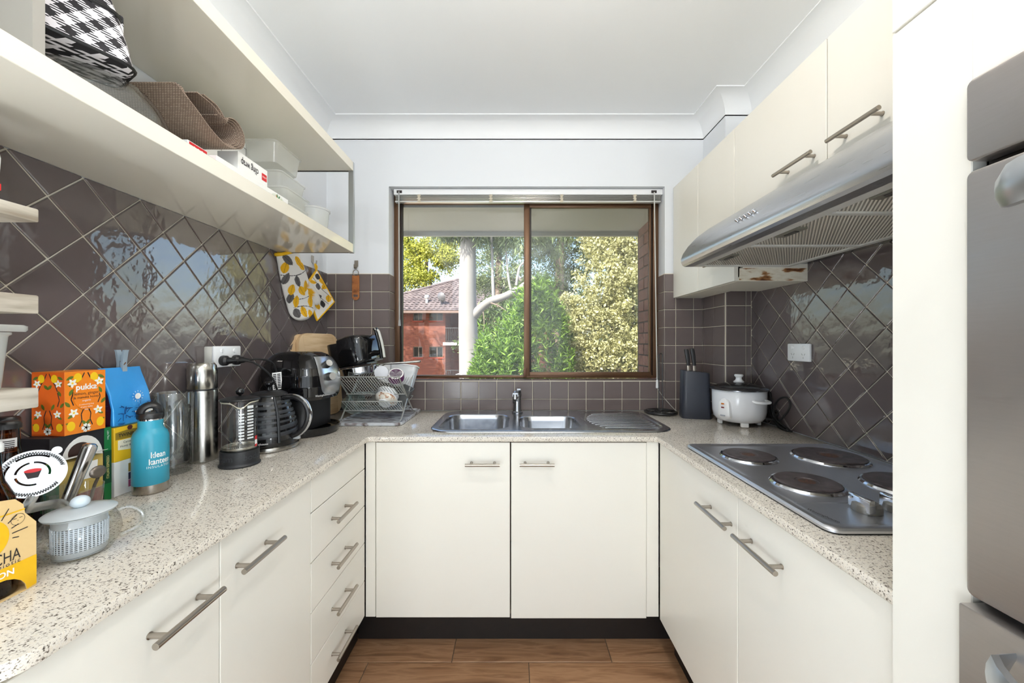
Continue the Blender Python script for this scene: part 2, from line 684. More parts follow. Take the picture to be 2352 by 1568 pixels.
# ------------------------------------------------------------------ floor of wood-look planks
bm = B()
box(bm, XL - .12, XR + .12, YREAR, YB + .14, -.1, -.003)
floor = solo('floor', bm, FLOOR_GROUT, (0, 0, 0), kind='structure')
PL, PW = .647, .155
bm = B()
box(bm, -PL / 2 + .0015, PL / 2 - .0015, -PW / 2 + .0015, PW / 2 - .0015, -.008, 0, bev=.0012, seg=1)
plank_me = to_mesh('plank', bm, PLANK)
row0 = 1.545
for r in range(-9, 2):
    y = row0 + PW * (r + .5)
    off = -.254 if r % 2 == 0 else .057
    for k in range(-3, 4):
        x = off + PL * (k + .5)
        if x - PL / 2 > XR or x + PL / 2 < XL: continue
        if y > 1.75 or y < .1: continue
        o = bpy.data.objects.new('plank', plank_me)
        COL.objects.link(o)
        o.parent = floor
        o.location = (x, y, random.uniform(-.0004, 0))

bm = B()
box(bm, XL, XR, YREAR, row0 + PW * -9, -.003, .004)
part('bounce_floor', bm, mat('pale_bounce_floor', s(226, 222, 214), .95, bump=(300, .3, .002)), floor)  # unseen pale floor covering, added to bounce light up to the ceiling

# ------------------------------------------------------------------ wall tiles
TP = .1025          # pitch of the tiles
TJ = .0026          # half a joint


def clip(poly, umin, umax, vmin, vmax):
    for ax, lim, sg in ((0, umin, 1), (0, umax, -1), (1, vmin, 1), (1, vmax, -1)):
        out = []
        for i in range(len(poly)):
            a, b = poly[i], poly[(i + 1) % len(poly)]
            da, db = (a[ax] - lim) * sg, (b[ax] - lim) * sg
            if da >= 0: out.append(a)
            if (da >= 0) != (db >= 0):
                t = da / (da - db)
                out.append((a[0] + (b[0] - a[0]) * t, a[1] + (b[1] - a[1]) * t))
        poly = out
        if len(poly) < 3: return []
    return poly


def area(p):
    return abs(sum(p[i][0] * p[(i + 1) % len(p)][1] - p[(i + 1) % len(p)][0] * p[i][1] for i in range(len(p)))) / 2


def tile_mesh(poly, m, thick=.0045, inset=.0022):
    cx = sum(p[0] for p in poly) / len(poly)
    cy = sum(p[1] for p in poly) / len(poly)
    bm = B()
    rings = []
    for k, zz in ((1.0, 0), (1.0, thick * .55), (None, thick)):
        ring = []
        for p in poly:
            if k is None:
                d = max(1e-4, math.hypot(p[0] - cx, p[1] - cy))
                q = max(.2, 1 - inset * 1.3 / d)
                ring.append(bm.verts.new((cx + (p[0] - cx) * q, cy + (p[1] - cy) * q, zz)))
            else:
                ring.append(bm.verts.new((p[0], p[1], zz)))
        rings.append(ring)
    n = len(poly)
    for a, b in zip(rings[:-1], rings[1:]):
        for k in range(n): bm.faces.new((a[k], a[(k + 1) % n], b[(k + 1) % n], b[k]))
    bm.faces.new(rings[-1])
    return to_mesh('tile', bm, m, ang=.12)


FULL = {}


def tiles(wall, O, u, v, rect, origin, diamond, m, tilt=.25):
    F = frame_mat(O, u, v)
    inv = MW[wall.name].inverted()
    h = TP / 2 - TJ * .75
    H = TP * math.sqrt(2)
    key = (diamond, m.name)
    base = [(0, -h * math.sqrt(2)), (h * math.sqrt(2), 0), (0, h * math.sqrt(2)), (-h * math.sqrt(2), 0)] if diamond else [(-h, -h), (h, -h), (h, h), (-h, h)]
    if key not in FULL: FULL[key] = tile_mesh(base, m)
    cs = []
    if diamond:        # origin is a grid corner: tile centres lie half a diagonal above/beside it
        for i in range(-40, 41):
            for j in range(-40, 41):
                cs.append((origin[0] + H / 2 * i, origin[1] + H / 2 * j)) if (i + j) % 2 else None
    else:
        for i in range(-40, 41):
            for j in range(-40, 41):
                cs.append((origin[0] + TP * (i + .5), origin[1] + TP * (j + .5)))
    for cx, cy in cs:
        if cx < rect[0] - H or cx > rect[1] + H or cy < rect[2] - H or cy > rect[3] + H: continue
        poly = [(p[0] + cx, p[1] + cy) for p in base]
        cp = clip(poly, *rect)
        if not cp or area(cp) < 6e-5: continue
        if abs(area(cp) - area(base)) < 1e-7:
            me, at = FULL[key], (cx, cy)
        else:
            mx, my = sum(p[0] for p in cp) / len(cp), sum(p[1] for p in cp) / len(cp)
            me, at = tile_mesh([(p[0] - mx, p[1] - my) for p in cp], m), (mx, my)
        o = bpy.data.objects.new('tile', me)
        COL.objects.link(o)
        o.parent = wall
        T = math.radians(tilt)
        R = Matrix.Rotation(random.uniform(-T, T), 4, 'X') @ Matrix.Rotation(random.uniform(-T, T), 4, 'Y')
        o.matrix_local = inv @ F @ Matrix.Translation((at[0], at[1], .0004)) @ R


def grout(wall, x0, x1, y0, y1, z0, z1):
    bm = B()
    box(bm, x0, x1, y0, y1, z0, z1)
    part('grout', bm, GROUT, wall)


GT = .0025
ZT0, ZT1 = .9005, 1.6845
# left wall: diamonds
grout(wall_left, XL, XL + GT, .44, YB, ZT0, ZT1)
tiles(wall_left, (XL + GT, 0, 0), (0, 1, 0), (0, 0, 1), (.442, 1.7535, ZT0 + .001, 1.699), (.955, 1.697), True, TILE, .8)
tiles(wall_left, (XL + GT, 0, 0), (0, 1, 0), (0, 0, 1), (1.7535, YB - .007, ZT0 + .001, ZT1), (.955, 1.697), True, TILE, .8)
grout(wall_left, XL, XL + GT, .44, 1.7535, ZT1, 1.699)
# right wall: diamonds
grout(wall_right, XR - GT, XR, .594, YC, ZT0, 1.66)
tiles(wall_right, (XR - GT, 0, 0), (0, -1, 0), (0, 0, 1), (-(YC - .007), -.6, ZT0 + .001, 1.66), (-1.829, 1.338), True, TILE, .8)
# column: squares
grout(column, XC - GT, XC, YC - GT, YB, ZT0, 1.60)
grout(column, XC, XR - GT, YC - GT, YC, ZT0, 1.60)
tiles(column, (0, YC - GT, 0), (1, 0, 0), (0, 0, 1), (XC + .0, XR - .009, ZT0 + .001, 1.60), (XC, 1.067), False, TILE_SQ)
tiles(column, (XC - GT, 0, 0), (0, -1, 0), (0, 0, 1), (-(YB - .007), -(YC - .001), ZT0 + .001, 1.60), (-(YC - .001) - .0, 1.067), False, TILE_SQ)
# back wall: squares left of, under and right of the window, on the sill and in the reveals
grout(wall_back, XL, WX0, YB - GT, YB, ZT0, ZT1)
grout(wall_back, WX1, XC, YB - GT, YB, ZT0, ZT1)
grout(wall_back, WX0, WX1, YB - GT, YB, ZT0, WZ0)
SQ = (WX0 + .005, WZ0)
tiles(wall_back, (0, YB - GT, 0), (1, 0, 0), (0, 0, 1), (XL + .007, WX0 + .004, ZT0 + .001, ZT1), SQ, False, TILE_SQ)
tiles(wall_back, (0, YB - GT, 0), (1, 0, 0), (0, 0, 1), (WX0 + .006, WX1 - .004, ZT0 + .001, WZ0), SQ, False, TILE_SQ)
tiles(wall_back, (0, YB - GT, 0), (1, 0, 0), (0, 0, 1), (WX1 - .002, XC - .007, ZT0 + .001, ZT1), (SQ[0] + TP * 16, WZ0), False, TILE_SQ)
RV = .092            # depth of the reveal in front of the frame
grout(wall_back, WX0, WX0 + GT, YB, YB + RV, WZ0, ZT1)
grout(wall_back, WX1 - GT, WX1, YB, YB + RV, WZ0, ZT1)
grout(wall_back, WX0, WX1, YB, YB + RV, WZ0, WZ0 + GT)
tiles(wall_back, (WX0 + GT, 0, 0), (0, 1, 0), (0, 0, 1), (YB - .004, YB + RV, WZ0 + .006, ZT1), (YB - .004, WZ0), False, TILE_SQ)
tiles(wall_back, (WX1 - GT, 0, 0), (0, -1, 0), (0, 0, 1), (-(YB + RV), -(YB - .004), WZ0 + .006, ZT1), (-(YB - .004) - TP, WZ0), False, TILE_SQ)
tiles(wall_back, (0, 0, WZ0 + GT), (1, 0, 0), (0, 1, 0), (WX0 + .008, WX1 - .008, YB - .004, YB + RV), (SQ[0], YB - .004), False, TILE_SQ)

# ------------------------------------------------------------------ window: bronze sliding frame, two panes
win = thing('window_1', None, None, (.07, YB + RV, WZ0), kind='structure')
y0, y1 = YB + RV, YB + RV + .045
fz0, fz1 = WZ0 + .009, 2.175
bm = B()
box(bm, WX0 + .001, WX0 + .034, y0, y1, fz0, fz1, .002)
box(bm, WX1 - .034, WX1 - .001, y0, y1, fz0, fz1, .002)
box(bm, WX0 + .034, WX1 - .034, y0, y1, fz0, fz0 + .016, .002)
box(bm, WX0 + .034, WX1 - .034, y0, y1, fz1 - .05, fz1, .002)
part('frame', bm, BROWN_FRAME, win)
bm = B()
box(bm, WX0 + .034, WX0 + .046, y0 + .012, y1 - .004, fz0 + .016, fz1 - .05, .001)
box(bm, WX1 - .046, WX1 - .034, y0 + .012, y1 - .004, fz0 + .016, fz1 - .05, .001)
part('seal', bm, DARK_FRAME, win)
xm = .072            # meeting stile
bm = B()
box(bm, xm - .016, xm + .018, y0 - .004, y0 + .02, fz0 + .012, fz1 - .05, .002)
box(bm, xm + .018, WX1 - .046, y0 - .004, y0 + .02, fz0 + .012, fz0 + .036, .002)
box(bm, xm + .018, WX1 - .046, y0 - .004, y0 + .02, fz1 - .08, fz1 - .05, .002)
box(bm, WX1 - .058, WX1 - .046, y0 - .004, y0 + .02, fz0 + .036, fz1 - .08, .002)
part('sliding_sash', bm, BROWN_FRAME, win)
bm = B()
box(bm, xm + .018, xm + .028, y0 + .0, y0 + .018, fz0 + .036, fz1 - .08, .001)
part('seal', bm, DARK_FRAME, win)
bm = B()
box(bm, xm - .019, xm - .001, y0 - .012, y0 - .003, fz0 + .004, fz0 + .062, .002)
part('latch', bm, mat('latch_brown', s(92, 60, 40), .4, .4), win)
bm = B()
box(bm, WX0 + .046, xm - .016, y0 + .030, y0 + .034, fz0 + .016, fz1 - .05)
part('pane', bm, PANE_CLEAR, win)
bm = B()
box(bm, xm + .028, WX1 - .058, y0 + .008, y0 + .012, fz0 + .036, fz1 - .08)
part('pane', bm, PANE_SCREEN, win)

# ------------------------------------------------------------------ venetian blind drawn right up
bl = thing('venetian_blind', 'aluminium venetian blind drawn right up at the head of the window', 'blind', (.075, 2.245, 2.105))
bx0, bx1 = -.697, .853
bm = B()
box(bm, bx0 - .006, bx1 + .008, 2.228, 2.262, 2.149, 2.181, .002)
part('head_rail', bm, WHITE_PL, bl)
SLAT = mat('silver_slat', s(208, 208, 202), .25, .6)
bm = B()
pr = [(-.0125, -.0006), (-.006, .0008), (0, .0013), (.006, .0008), (.0125, -.0006)]
loft(bm, [[(x, p[0], p[1] + .0006) for p in pr] + [(x, p[0], p[1]) for p in pr[::-1]] for x in (-.772, .772)])
slat_me = to_mesh('slat', bm, SLAT)
for k in range(14):
    o = bpy.data.objects.new('slat', slat_me)
    COL.objects.link(o)
    o.parent = bl
    o.location = (.003 + random.uniform(-.0015, .0015), random.uniform(-.001, .001), .012 + k * .0024)
    o.rotation_euler = (random.uniform(-.06, .06), 0, 0)
bm = B()
box(bm, bx0, bx1, 2.232, 2.258, 2.106, 2.1145, .002)
part('bottom_rail', bm, mat('rail_silver', s(214, 215, 212), .3, .5), bl)
CORD = mat('cream_cord', s(214, 206, 188), .8)
for x in (-.556, -.138, .274, .70):
    bm = B()
    pts = []
    for k in range(26):
        pts.append((x + .010 * math.sin(k * 2.1) + .003 * math.sin(k * 5), 2.229 - .002 * math.cos(k * 1.7), 2.104 + k * .00195))
    tube(bm, spline(pts, 3), .002, 5)
    part('ladder_cord', bm, CORD, bl)
bm = B()
cyl(bm, (-.672, 2.224, 2.165), (-.668, 2.222, 1.42), .0042, n=8)
cyl(bm, (-.668, 2.222, 1.42), (-.668, 2.222, 1.385), .006, .008, n=8)
part('tilt_wand', bm, glassy('clear_wand', (.9, .92, .92), 1.5, .08, .35), bl)
for x in (-.67, .81):
    bm = B()
    box(bm, x - .015, x + .015, 2.2245, 2.2285, 2.157, 2.172)
    part('cord_lock', bm, DARK_FRAME, bl)
bm = B()
tube(bm, spline([(.81, 2.222, 2.16), (.812, 2.218, 1.9), (.813, 2.20, 1.4), (.814, 2.188, 1.075)], 6), .0032, 6)
tube(bm, spline([(.814, 2.188, 1.03), (.832, 2.16, .99), (.862, 2.11, .94), (.882, 2.085, .912), (.86, 2.05, .904), (.80, 2.03, .904), (.765, 2.06, .9045)], 6), .0014, 5)
part('lift_cord', bm, mat('pale_cord', s(205, 205, 200), .6), bl)
bm = B()
lathe(bm, [(0, 0), (.005, 0), (.008, .004), (.006, .045), (.0035, .05), (0, .05)], (.814, 2.188, 1.027), 10)
part('cord_tassel', bm, WHITE_PL, bl)

# =================================================================== CABINETS
def handle(parent, c, ax, nrm, L=.146):
    """bar handle: bar plus two posts; ax bar direction, nrm out of the door, c on the door face"""
    c, ax, nrm = Vector(c), Vector(ax), Vector(nrm)
    bm = B()
    b = c + nrm * .033
    cyl(bm, b - ax * L / 2, b + ax * L / 2, .006, n=16)
    for k in (-1, 1):
        q = c + ax * k * L * .335
        cyl(bm, q, q + nrm * .033, .0048, n=12)
        cyl(bm, q, q + nrm * .0015, .0062, n=12)
    return part('handle', bm, STEEL_H, parent, label='brushed steel bar handle')


def slab(name, parent, x0, x1, y0, y1, z0, z1, m=CREAM, bev=.0012, label=None):
    bm = B()
    box(bm, x0, x1, y0, y1, z0, z1, bev, 1)
    return part(name, bm, m, parent, label=label)


GAP_SHADE = mat('gap_shade_brown', s(112, 94, 74), .8)  # dark brown puts the shade of the door gaps into the base carcasses


def carcass(parent, x0, x1, y0, y1, z0, z1, open_side, t=.016, top=False):
    bm = B()
    box(bm, x0, x1, y0, y1, z0, z0 + t)
    if top: box(bm, x0, x1, y0, y1, z1 - t, z1)
    z0 += t
    z1 -= t if top else 0
    if open_side != 'x0': box(bm, x0, x0 + t, y0, y1, z0, z1)
    if open_side != 'x1': box(bm, x1 - t, x1, y0, y1, z0, z1)
    if open_side != 'y0': box(bm, x0 + t, x1 - t, y0, y0 + t, z0, z1)
    if open_side != 'y1': box(bm, x0 + t, x1 - t, y1 - t, y1, z0, z1)
    return part('carcass', bm, CREAM_EDGE if top else GAP_SHADE, parent)


ZD0, ZD1 = .150, .872       # bottom and top of the base doors
GAP = .0015
XLF, XRF, YBF = -.62, .60, 1.59    # faces of the left, right and back runs

# left run: drawers in the far corner, then two cabinets
t = thing('drawer_unit', 'cream drawer unit with four bar handles, left of the sink cupboard', 'drawers', (-.85, 1.375, 0))
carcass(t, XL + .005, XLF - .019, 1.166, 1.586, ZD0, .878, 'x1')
slab('top_rail', t, XLF - .018, XLF, 1.166 + GAP, 1.584, .767 + GAP, ZD1)
for z0, z1 in ((.614, .767), (.461, .614), (.304, .461), (.157, .304)):
    d = slab('drawer', t, XLF - .018, XLF, 1.166 + GAP, 1.584, z0 + GAP, z1 - GAP)
    handle(d, (XLF, 1.352, (z0 + z1) / 2), (0, 1, 0), (1, 0, 0), .152)
slab('kickboard', t, XLF - .075, XLF - .06, 1.166, 1.66, 0, .149, KICK)

for (ya, yb, hy, lab) in ((.806, 1.166, .905, 'cream base cabinet between the drawer unit and the nearest left cabinet'), (.446, .806, .700, 'nearest cream base cabinet under the left worktop, handle low in front')):
    t = thing('base_cabinet', lab, 'cabinet', (-.85, (ya + yb) / 2, 0), group='left base cabinets')
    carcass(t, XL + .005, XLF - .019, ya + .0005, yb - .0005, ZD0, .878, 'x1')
    d = slab('door', t, XLF - .018, XLF, ya + GAP, yb - GAP, ZD0, ZD1)
    handle(d, (XLF, hy, .79), (0, 1, 0), (1, 0, 0), .148)
    slab('kickboard', t, XLF - .075, XLF - .06, ya + .0005, yb - .0005, 0, .149, KICK)

# back run: sink cupboard
t = thing('sink_cabinet', 'cream two-door cupboard under the sink, below the window', 'cabinet', (0, 1.9, 0))
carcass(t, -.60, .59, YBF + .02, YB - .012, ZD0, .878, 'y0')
slab('filler_strip', t, -.618, -.5775, YBF, YBF + .018, ZD0, .876)
slab('filler_strip', t, .548, .598, YBF, YBF + .018, ZD0, .876)
d = slab('door', t, -.5745, -.0195, YBF - .002, YBF + .016, ZD0 - .001, ZD1 + .002)
handle(d, (-.131, YBF - .002, .79), (1, 0, 0), (0, -1, 0), .142)
d = slab('door', t, -.0145, .5465, YBF - .002, YBF + .016, ZD0 - .005, ZD1 + .001)
handle(d, (.091, YBF - .002, .79), (1, 0, 0), (0, -1, 0), .142)
bm = B()
prism(bm, [(-.68, 0), (.675, 0), (.675, .149), (-.68, .149)], 'y', 1.667, 1.682)
part('kickboard', bm, KICK, t)

# right run
for (ya, yb, hy, lab) in ((1.030, 1.584, 1.117, 'cream right-hand base cabinet beside the sink cupboard'), (.596, 1.030, .915, 'cream right-hand base cabinet next to the tall oven housing')):
    t = thing('base_cabinet', lab, 'cabinet', (.9, (ya + yb) / 2, 0), group='right base cabinets')
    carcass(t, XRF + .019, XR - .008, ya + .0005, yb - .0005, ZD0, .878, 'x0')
    d = slab('door', t, XRF, XRF + .018, ya + GAP, yb - GAP, ZD0 - .004, ZD1)
    handle(d, (XRF, hy, .785), (0, 1, 0), (-1, 0, 0), .165)
    slab('kickboard', t, XRF + .06, XRF + .075, ya + .0005, min(yb, 1.66) - .0005, 0, .149, KICK)

# ------------------------------------------------------------------ stone worktop (U shaped, hole for the sink bowls)
SX0, SX1, SY0, SY1 = -.38, .705, 1.650, 2.150      # sink outline


def fill_plate(bm, outer, holes, z, mi=0):
    t = bmesh.new()
    for lp in [outer] + holes:
        vs = [t.verts.new((p[0], p[1], z)) for p in lp]
        for k in range(len(vs)): t.edges.new((vs[k], vs[(k + 1) % len(vs)]))
    bmesh.ops.triangle_fill(t, use_beauty=True, use_dissolve=False, edges=t.edges[:])
    for f in t.faces:
        if f.normal.z < 0: f.normal_flip()
    return t


WTX0, WTX1, WTY = -.605, .5885, 1.579
r = .03
outer = [(XL + .0008, YB - .008)] + [(XL + .0008, .44)]
outer += [(WTX0 - .055 + .055 * math.sin(a), .44 + .055 - .055 * math.cos(a)) for a in [PI / 2 * k / 8 for k in range(9)]]
outer += [(WTX0, WTY - .012), (WTX0 + .004, WTY - .003), (WTX0 + .014, WTY), (WTX1 - .014, WTY), (WTX1 - .004, WTY - .003), (WTX1, WTY - .012), (WTX1, .596), (XR - .008, .596), (XR - .008, YC - .008), (XC - .008, YC - .008), (XC - .008, YB - .008)]
hole = [(-.36, 1.675), (.325, 1.675), (.325, 2.07), (-.36, 2.07)]
plate = fill_plate(None, outer, [hole], .9)
ex = bmesh.ops.extrude_face_region(plate, geom=plate.faces[:])
bmesh.ops.translate(plate, verts=[g for g in ex['geom'] if isinstance(g, bmesh.types.BMVert)], vec=(0, 0, -.0215))
bmesh.ops.recalc_face_normals(plate, faces=plate.faces)
es = [e for e in plate.edges if len(e.link_faces) == 2 and abs(e.calc_face_angle(0) - PI / 2) < .2 and abs(e.verts[0].co.z - e.verts[1].co.z) < 1e-5]
bmesh.ops.bevel(plate, geom=es, offset=.0022, segments=2, profile=.5, affect='EDGES')
bm = B()
merge(bm, plate)
solo('worktop', bm, GRANITE, (0, 1.9, .8785), 'speckled beige stone worktop running round three sides of the kitchen', 'worktop', ang=.5)

# ------------------------------------------------------------------ sink
t = thing('sink', 'stainless steel inset sink with two bowls and a ribbed drainer', 'sink', (.16, 1.9, .9))
bowl1 = rrect(-.352, -.022, 1.684, 2.045, .085, 7)
bowl2 = rrect(.018, .312, 1.708, 1.995, .07, 7)
drain = rrect(.335, .678, 1.690, 2.105, .07, 7)
outl = rrect(SX0, SX1, SY0, SY1, .095, 8)
pl = fill_plate(None, rrect(SX0 + .012, SX1 - .012, SY0 + .012, SY1 - .012, .085, 8), [bowl1, bowl2, drain], .9065)
bm = B()
merge(bm, pl)
loft(bm, [[(p[0], p[1], z) for p in rrect(SX0 + d, SX1 - d, SY0 + d, SY1 - d, .097 - d, 8)] for d, z in ((.0, .9006), (.001, .9035), (.006, .9062), (.012, .9065))], False, False)
part('deck', bm, STEEL_SINK, t)


def bowl(outline_args, depth, r0):
    x0, x1, ya, yb = outline_args
    rings = []
    for d, z in ((0, .9065), (.003, .9055), (.006, .902), (.009, .88), (.016, .9 - depth + .05), (.026, .9 - depth + .02), (.045, .9 - depth + .004), (.07, .9 - depth)):
        rings.append([(p[0], p[1], z) for p in rrect(x0 + d, x1 - d, ya + d, yb - d, max(.02, r0 - d * .5), 7)])
    bm = B()
    loft(bm, rings, False, True)
    return bm


b = part('bowl', bowl((-.352, -.022, 1.684, 2.045), .165, .085), STEEL_SINK, t)
bm = B()
lathe(bm, [(.001, .004), (.03, .004), (.04, .002), (.042, 0)], (-.187, 1.865, .736), 24)
part('drain_outlet', bm, CHROME, b)
b = part('bowl', bowl((.018, .312, 1.708, 1.995), .12, .07), STEEL_SINK, t)
bm = B()
lathe(bm, [(.001, .004), (.03, .004), (.04, .002), (.042, 0)], (.165, 1.85, .781), 24)
part('drain_outlet', bm, CHROME, b)
bm = B()
loft(bm, [[(p[0], p[1], z) for p in rrect(.335 + d, .678 - d, 1.690 + d, 2.105 - d, .07 - d, 7)] for d, z in ((0, .9065), (.003, .9058), (.008, .9035), (.012, .903))], False, True)
dr = part('drainer', bm, STEEL_SINK, t)
for k in range(11):
    y = 1.735 + k * .0325
    bm = B()
    xs = .36 + .05 * abs((k - 5) / 5) ** 2
    tube(bm, [(xs, y, .9028), (xs + .015, y, .9048), (.63, y + .004 * (k - 5), .9052), (.655, y + .005 * (k - 5), .9035)], .004, 8, flat=(.0042, .0022))
    part('drainer_rib', bm, STEEL_SINK, dr)

# ------------------------------------------------------------------ mixer tap
t = thing('mixer_tap', 'short chrome mixer tap standing behind the sink bowls', 'tap', (.015, 2.085, .9065))
TAPM = mat('worn_chrome', s(172, 174, 178), .16, 1.0)
bm = B()
lathe(bm, [(.0, 0), (.030, 0), (.030, .006), (.024, .010), (.0215, .02), (.0205, .085), (.0, .088)], (.015, 2.085, .9065), 24)
part('body', bm, TAPM, t)
bm = B()
loft(bm, [[(.015 - .012 + dx * w, y, z + dz * h) for dx, dz in ((-1, -1), (1, -1), (1.1, 0), (1, 1), (-1, 1), (-1.1, 0))] for (y, z, w, h) in ((2.085, .97, .014, .012), (2.04, .998, .0135, .012), (1.985, 1.018, .013, .011), (1.965, 1.020, .0125, .010))])
cyl(bm, (.003, 1.973, 1.022), (.003, 1.973, .998), .0135, n=16)
part('spout', bm, TAPM, t)
bm = B()
lathe(bm, [(.0, 0), (.0225, 0), (.0235, .01), (.021, .026), (.012, .034), (0, .035)], (.015, 2.085, .993), 20)
loft(bm, [[(.022 + dx * w, y, z + dz * .004) for dx, dz in ((-1, -1), (1, -1), (1, 1), (-1, 1))] for (y, z, w) in ((2.08, 1.02, .014), (2.03, 1.036, .012), (1.99, 1.045, .009))])
part('lever', bm, TAPM, t)

# ------------------------------------------------------------------ tall oven housing and the ovens
t = thing('oven_housing', 'tall cream oven housing at the right edge of the picture', 'cabinet', (.9, .24, 0))
TX = .585
TY0, TY1 = -.22, .594
bm = B()
box(bm, TX + .022, XR - .014, TY1 - .018, TY1, .0, 2.42)
box(bm, TX + .022, XR - .014, TY0, TY0 + .018, .0, 2.42)
box(bm, TX + .022, XR - .014, TY0 + .018, TY1 - .018, 1.70, 1.716)
box(bm, TX + .022, XR - .014, TY0 + .018, TY1 - .018, .15, .166)
box(bm, TX + .022, XR - .014, TY0 + .018, TY1 - .018, 2.404, 2.42)
part('carcass', bm, CREAM_EDGE, t)
slab('stile', t, TX, TX + .02, .490, TY1, .0, 1.7620)
slab('stile', t, TX, TX + .02, TY0, -.108, .0, 1.7620)
slab('top_panel', t, TX, TX + .02, -.108, .490, 1.622, 1.7620)
slab('bottom_panel', t, TX, TX + .02, -.108, .490, .10, .395)
d = slab('upper_door', t, TX, TX + .02, TY0, TY1, 1.7655, 2.42)

t = thing('wall_oven', 'built-in stainless steel double oven in the tall housing', 'oven', (.85, .19, .4))
OY0, OY1 = -.104, .486
bm = B()
box(bm, TX + .012, 1.15, OY0 + .02, OY1 - .004, .41, 1.61)
part('body', bm, mat('oven_cavity_dark', s(26, 20, 18), .4), t)


def oven_face(name, z0, z1, x0, x1, r=.008):
    bm = B()
    prism(bm, rrect(OY0, OY1, z0, z1, r, 4), 'x', x0, x1, .0015)
    return part(name, bm, STEEL_OVEN, t)


oven_face('control_panel', 1.514, 1.617, TX - .012, TX + .011)
d1 = oven_face('upper_door', .970, 1.502, TX - .012, TX + .011)
d2 = oven_face('lower_door', .42, .959, TX - .022, TX + .011, .003)


def bow_handle(d, z, x, drop):
    rings = []
    for k in range(41):
        q = k / 40
        y = OY1 - .055 - q * (OY1 - OY0 - .11)
        e = min(q, 1 - q) * 2
        bow = (1 - (1 - min(1, e * 5)) ** 3) ** .5
        wid = .020 * (1 - (1 - min(1, e * 7)) ** 2) ** .5 + .003
        xx = x - .003 - .046 * bow - .012 * math.sin(PI * q)
        zz = z - drop * (1 - (1 - min(1, e * 2.2)) ** 2)
        rings.append([(xx + dx * .011, y, zz + dz * wid) for dx, dz in ((-.3, -1), (.5, -1), (.7, 0), (.5, 1), (-.3, 1), (-.8, .5), (-.9, 0), (-.8, -.5))])
    bm = B()
    loft(bm, rings)
    return part('handle', bm, ALU, d, label='curved satin aluminium handle')


bow_handle(d1, 1.452, TX - .012, -.006)
bow_handle(d2, .935, TX - .022, .035)
for y in (.32, .19, .06):
    bm = B()
    cyl(bm, (TX - .012, y, 1.565), (TX - .036, y, 1.565), .019, .017, n=20)
    part('control_knob', bm, ALU, t)

# ------------------------------------------------------------------ wall cabinets on the right, range hood
WXF, WCZ0, WCZ1 = .9075, 1.542, 2.173
specs = (
    (1.898, 2.192, 1.07, WCZ0, None, 'narrow cream wall cabinet against the window wall, no handle in view'),
    (1.5835, 1.896, XR - .008, WCZ0, 'low', 'cream wall cabinet with a low bar handle half hidden behind the range hood'),
    (1.115, 1.5805, XR - .008, 1.795, 'high', 'cream wall cabinet over the far half of the range hood'),
    (.640, 1.112, XR - .008, 1.795, 'high2', 'cream wall cabinet over the near half of the range hood, beside the oven housing'),
)
for (ya, yb, xb, z0, hd, lab) in specs:
    t = thing('wall_cabinet', lab, 'cabinet', (1.06, (ya + yb) / 2, z0), group='right wall cabinets')
    carcass(t, WXF + .019, xb, ya, yb, z0, WCZ1, 'x0', top=True)
    d = slab('door', t, WXF, WXF + .018, ya + .0008, yb - .0008, z0 + .001, WCZ1 - .001)
    if hd == 'low': handle(d, (WXF, 1.70, 1.640), (0, 1, 0), (-1, 0, 0), .15)
    if hd == 'high': handle(d, (WXF, 1.215, 1.852), (0, 1, 0), (-1, 0, 0), .165)
    if hd == 'high2': handle(d, (WXF, .997, 1.852), (0, 1, 0), (-1, 0, 0), .155)
    if hd == 'low':
        chip = ramp_mat('worn_chipboard', 9, [(.38, s(92, 52, 26)), (.45, s(166, 116, 70)), (.49, s(222, 212, 190)), (.56, s(236, 230, 214)), (.74, s(214, 202, 178))], rough=.7, stretch=(1.2, 1, 4), detail=6, bump=.3)
        bm = B()
        box(bm, WXF + .021, xb - .002, ya - .0015, ya - .0003, z0 + .002, 1.595)
        part('worn_edge', bm, chip, t, label='bare side panel with the cream coating flaked off in brown patches')

t = thing('range_hood', 'slim stainless range hood with ridged filters under the right wall cabinets', 'range hood', (.95, 1.12, 1.60))
HY0, HY1 = .640, 1.5795
prof = [(.9065, 1.792), (.86, 1.786), (.80, 1.757), (.75, 1.720), (.715, 1.683), (.694, 1.652), (.686, 1.632), (.686, 1.617), (.691, 1.606), (.700, 1.600)]
bm = B()
prism(bm, prof + [(.735, 1.600), (.735, 1.606), (.9065, 1.66)], 'y', HY0, HY1)
part('front_visor', bm, STEEL, t, ang=.5)
bm = B()
box(bm, .735, 1.135, HY0, HY1, 1.606, 1.616)
box(bm, .735, .765, HY0, HY1, 1.600, 1.606)
box(bm, 1.115, 1.135, HY0, HY1, 1.600, 1.606)
for y in (HY0 + .008, .935, 1.25, HY1 - .008):
    box(bm, .765, 1.115, y - .008, y + .008, 1.600, 1.606)
part('underside_frame', bm, mat('hood_grey', s(206, 206, 202), .4, .0), t)
bm = B()
box(bm, 1.135, XR - .008, HY0, HY1, 1.612, 1.79)
box(bm, .925, 1.135, HY0, HY1, 1.62, 1.79)
part('motor_box', bm, mat('hood_dark_steel', s(120, 122, 128), .25, .9), t)
FILT = bpy.data.materials.new('ridged_filter')
FILT.use_nodes = True
_nt = FILT.node_tree
_p = _nt.nodes['Principled BSDF']
_p.inputs['Metallic'].default_value = .0
_p.inputs['Roughness'].default_value = .4
_p.inputs['Base Color'].default_value = (*s(226, 222, 212), 1)
DARKF = mat('filter_slot', s(146, 142, 134), .6, .0)
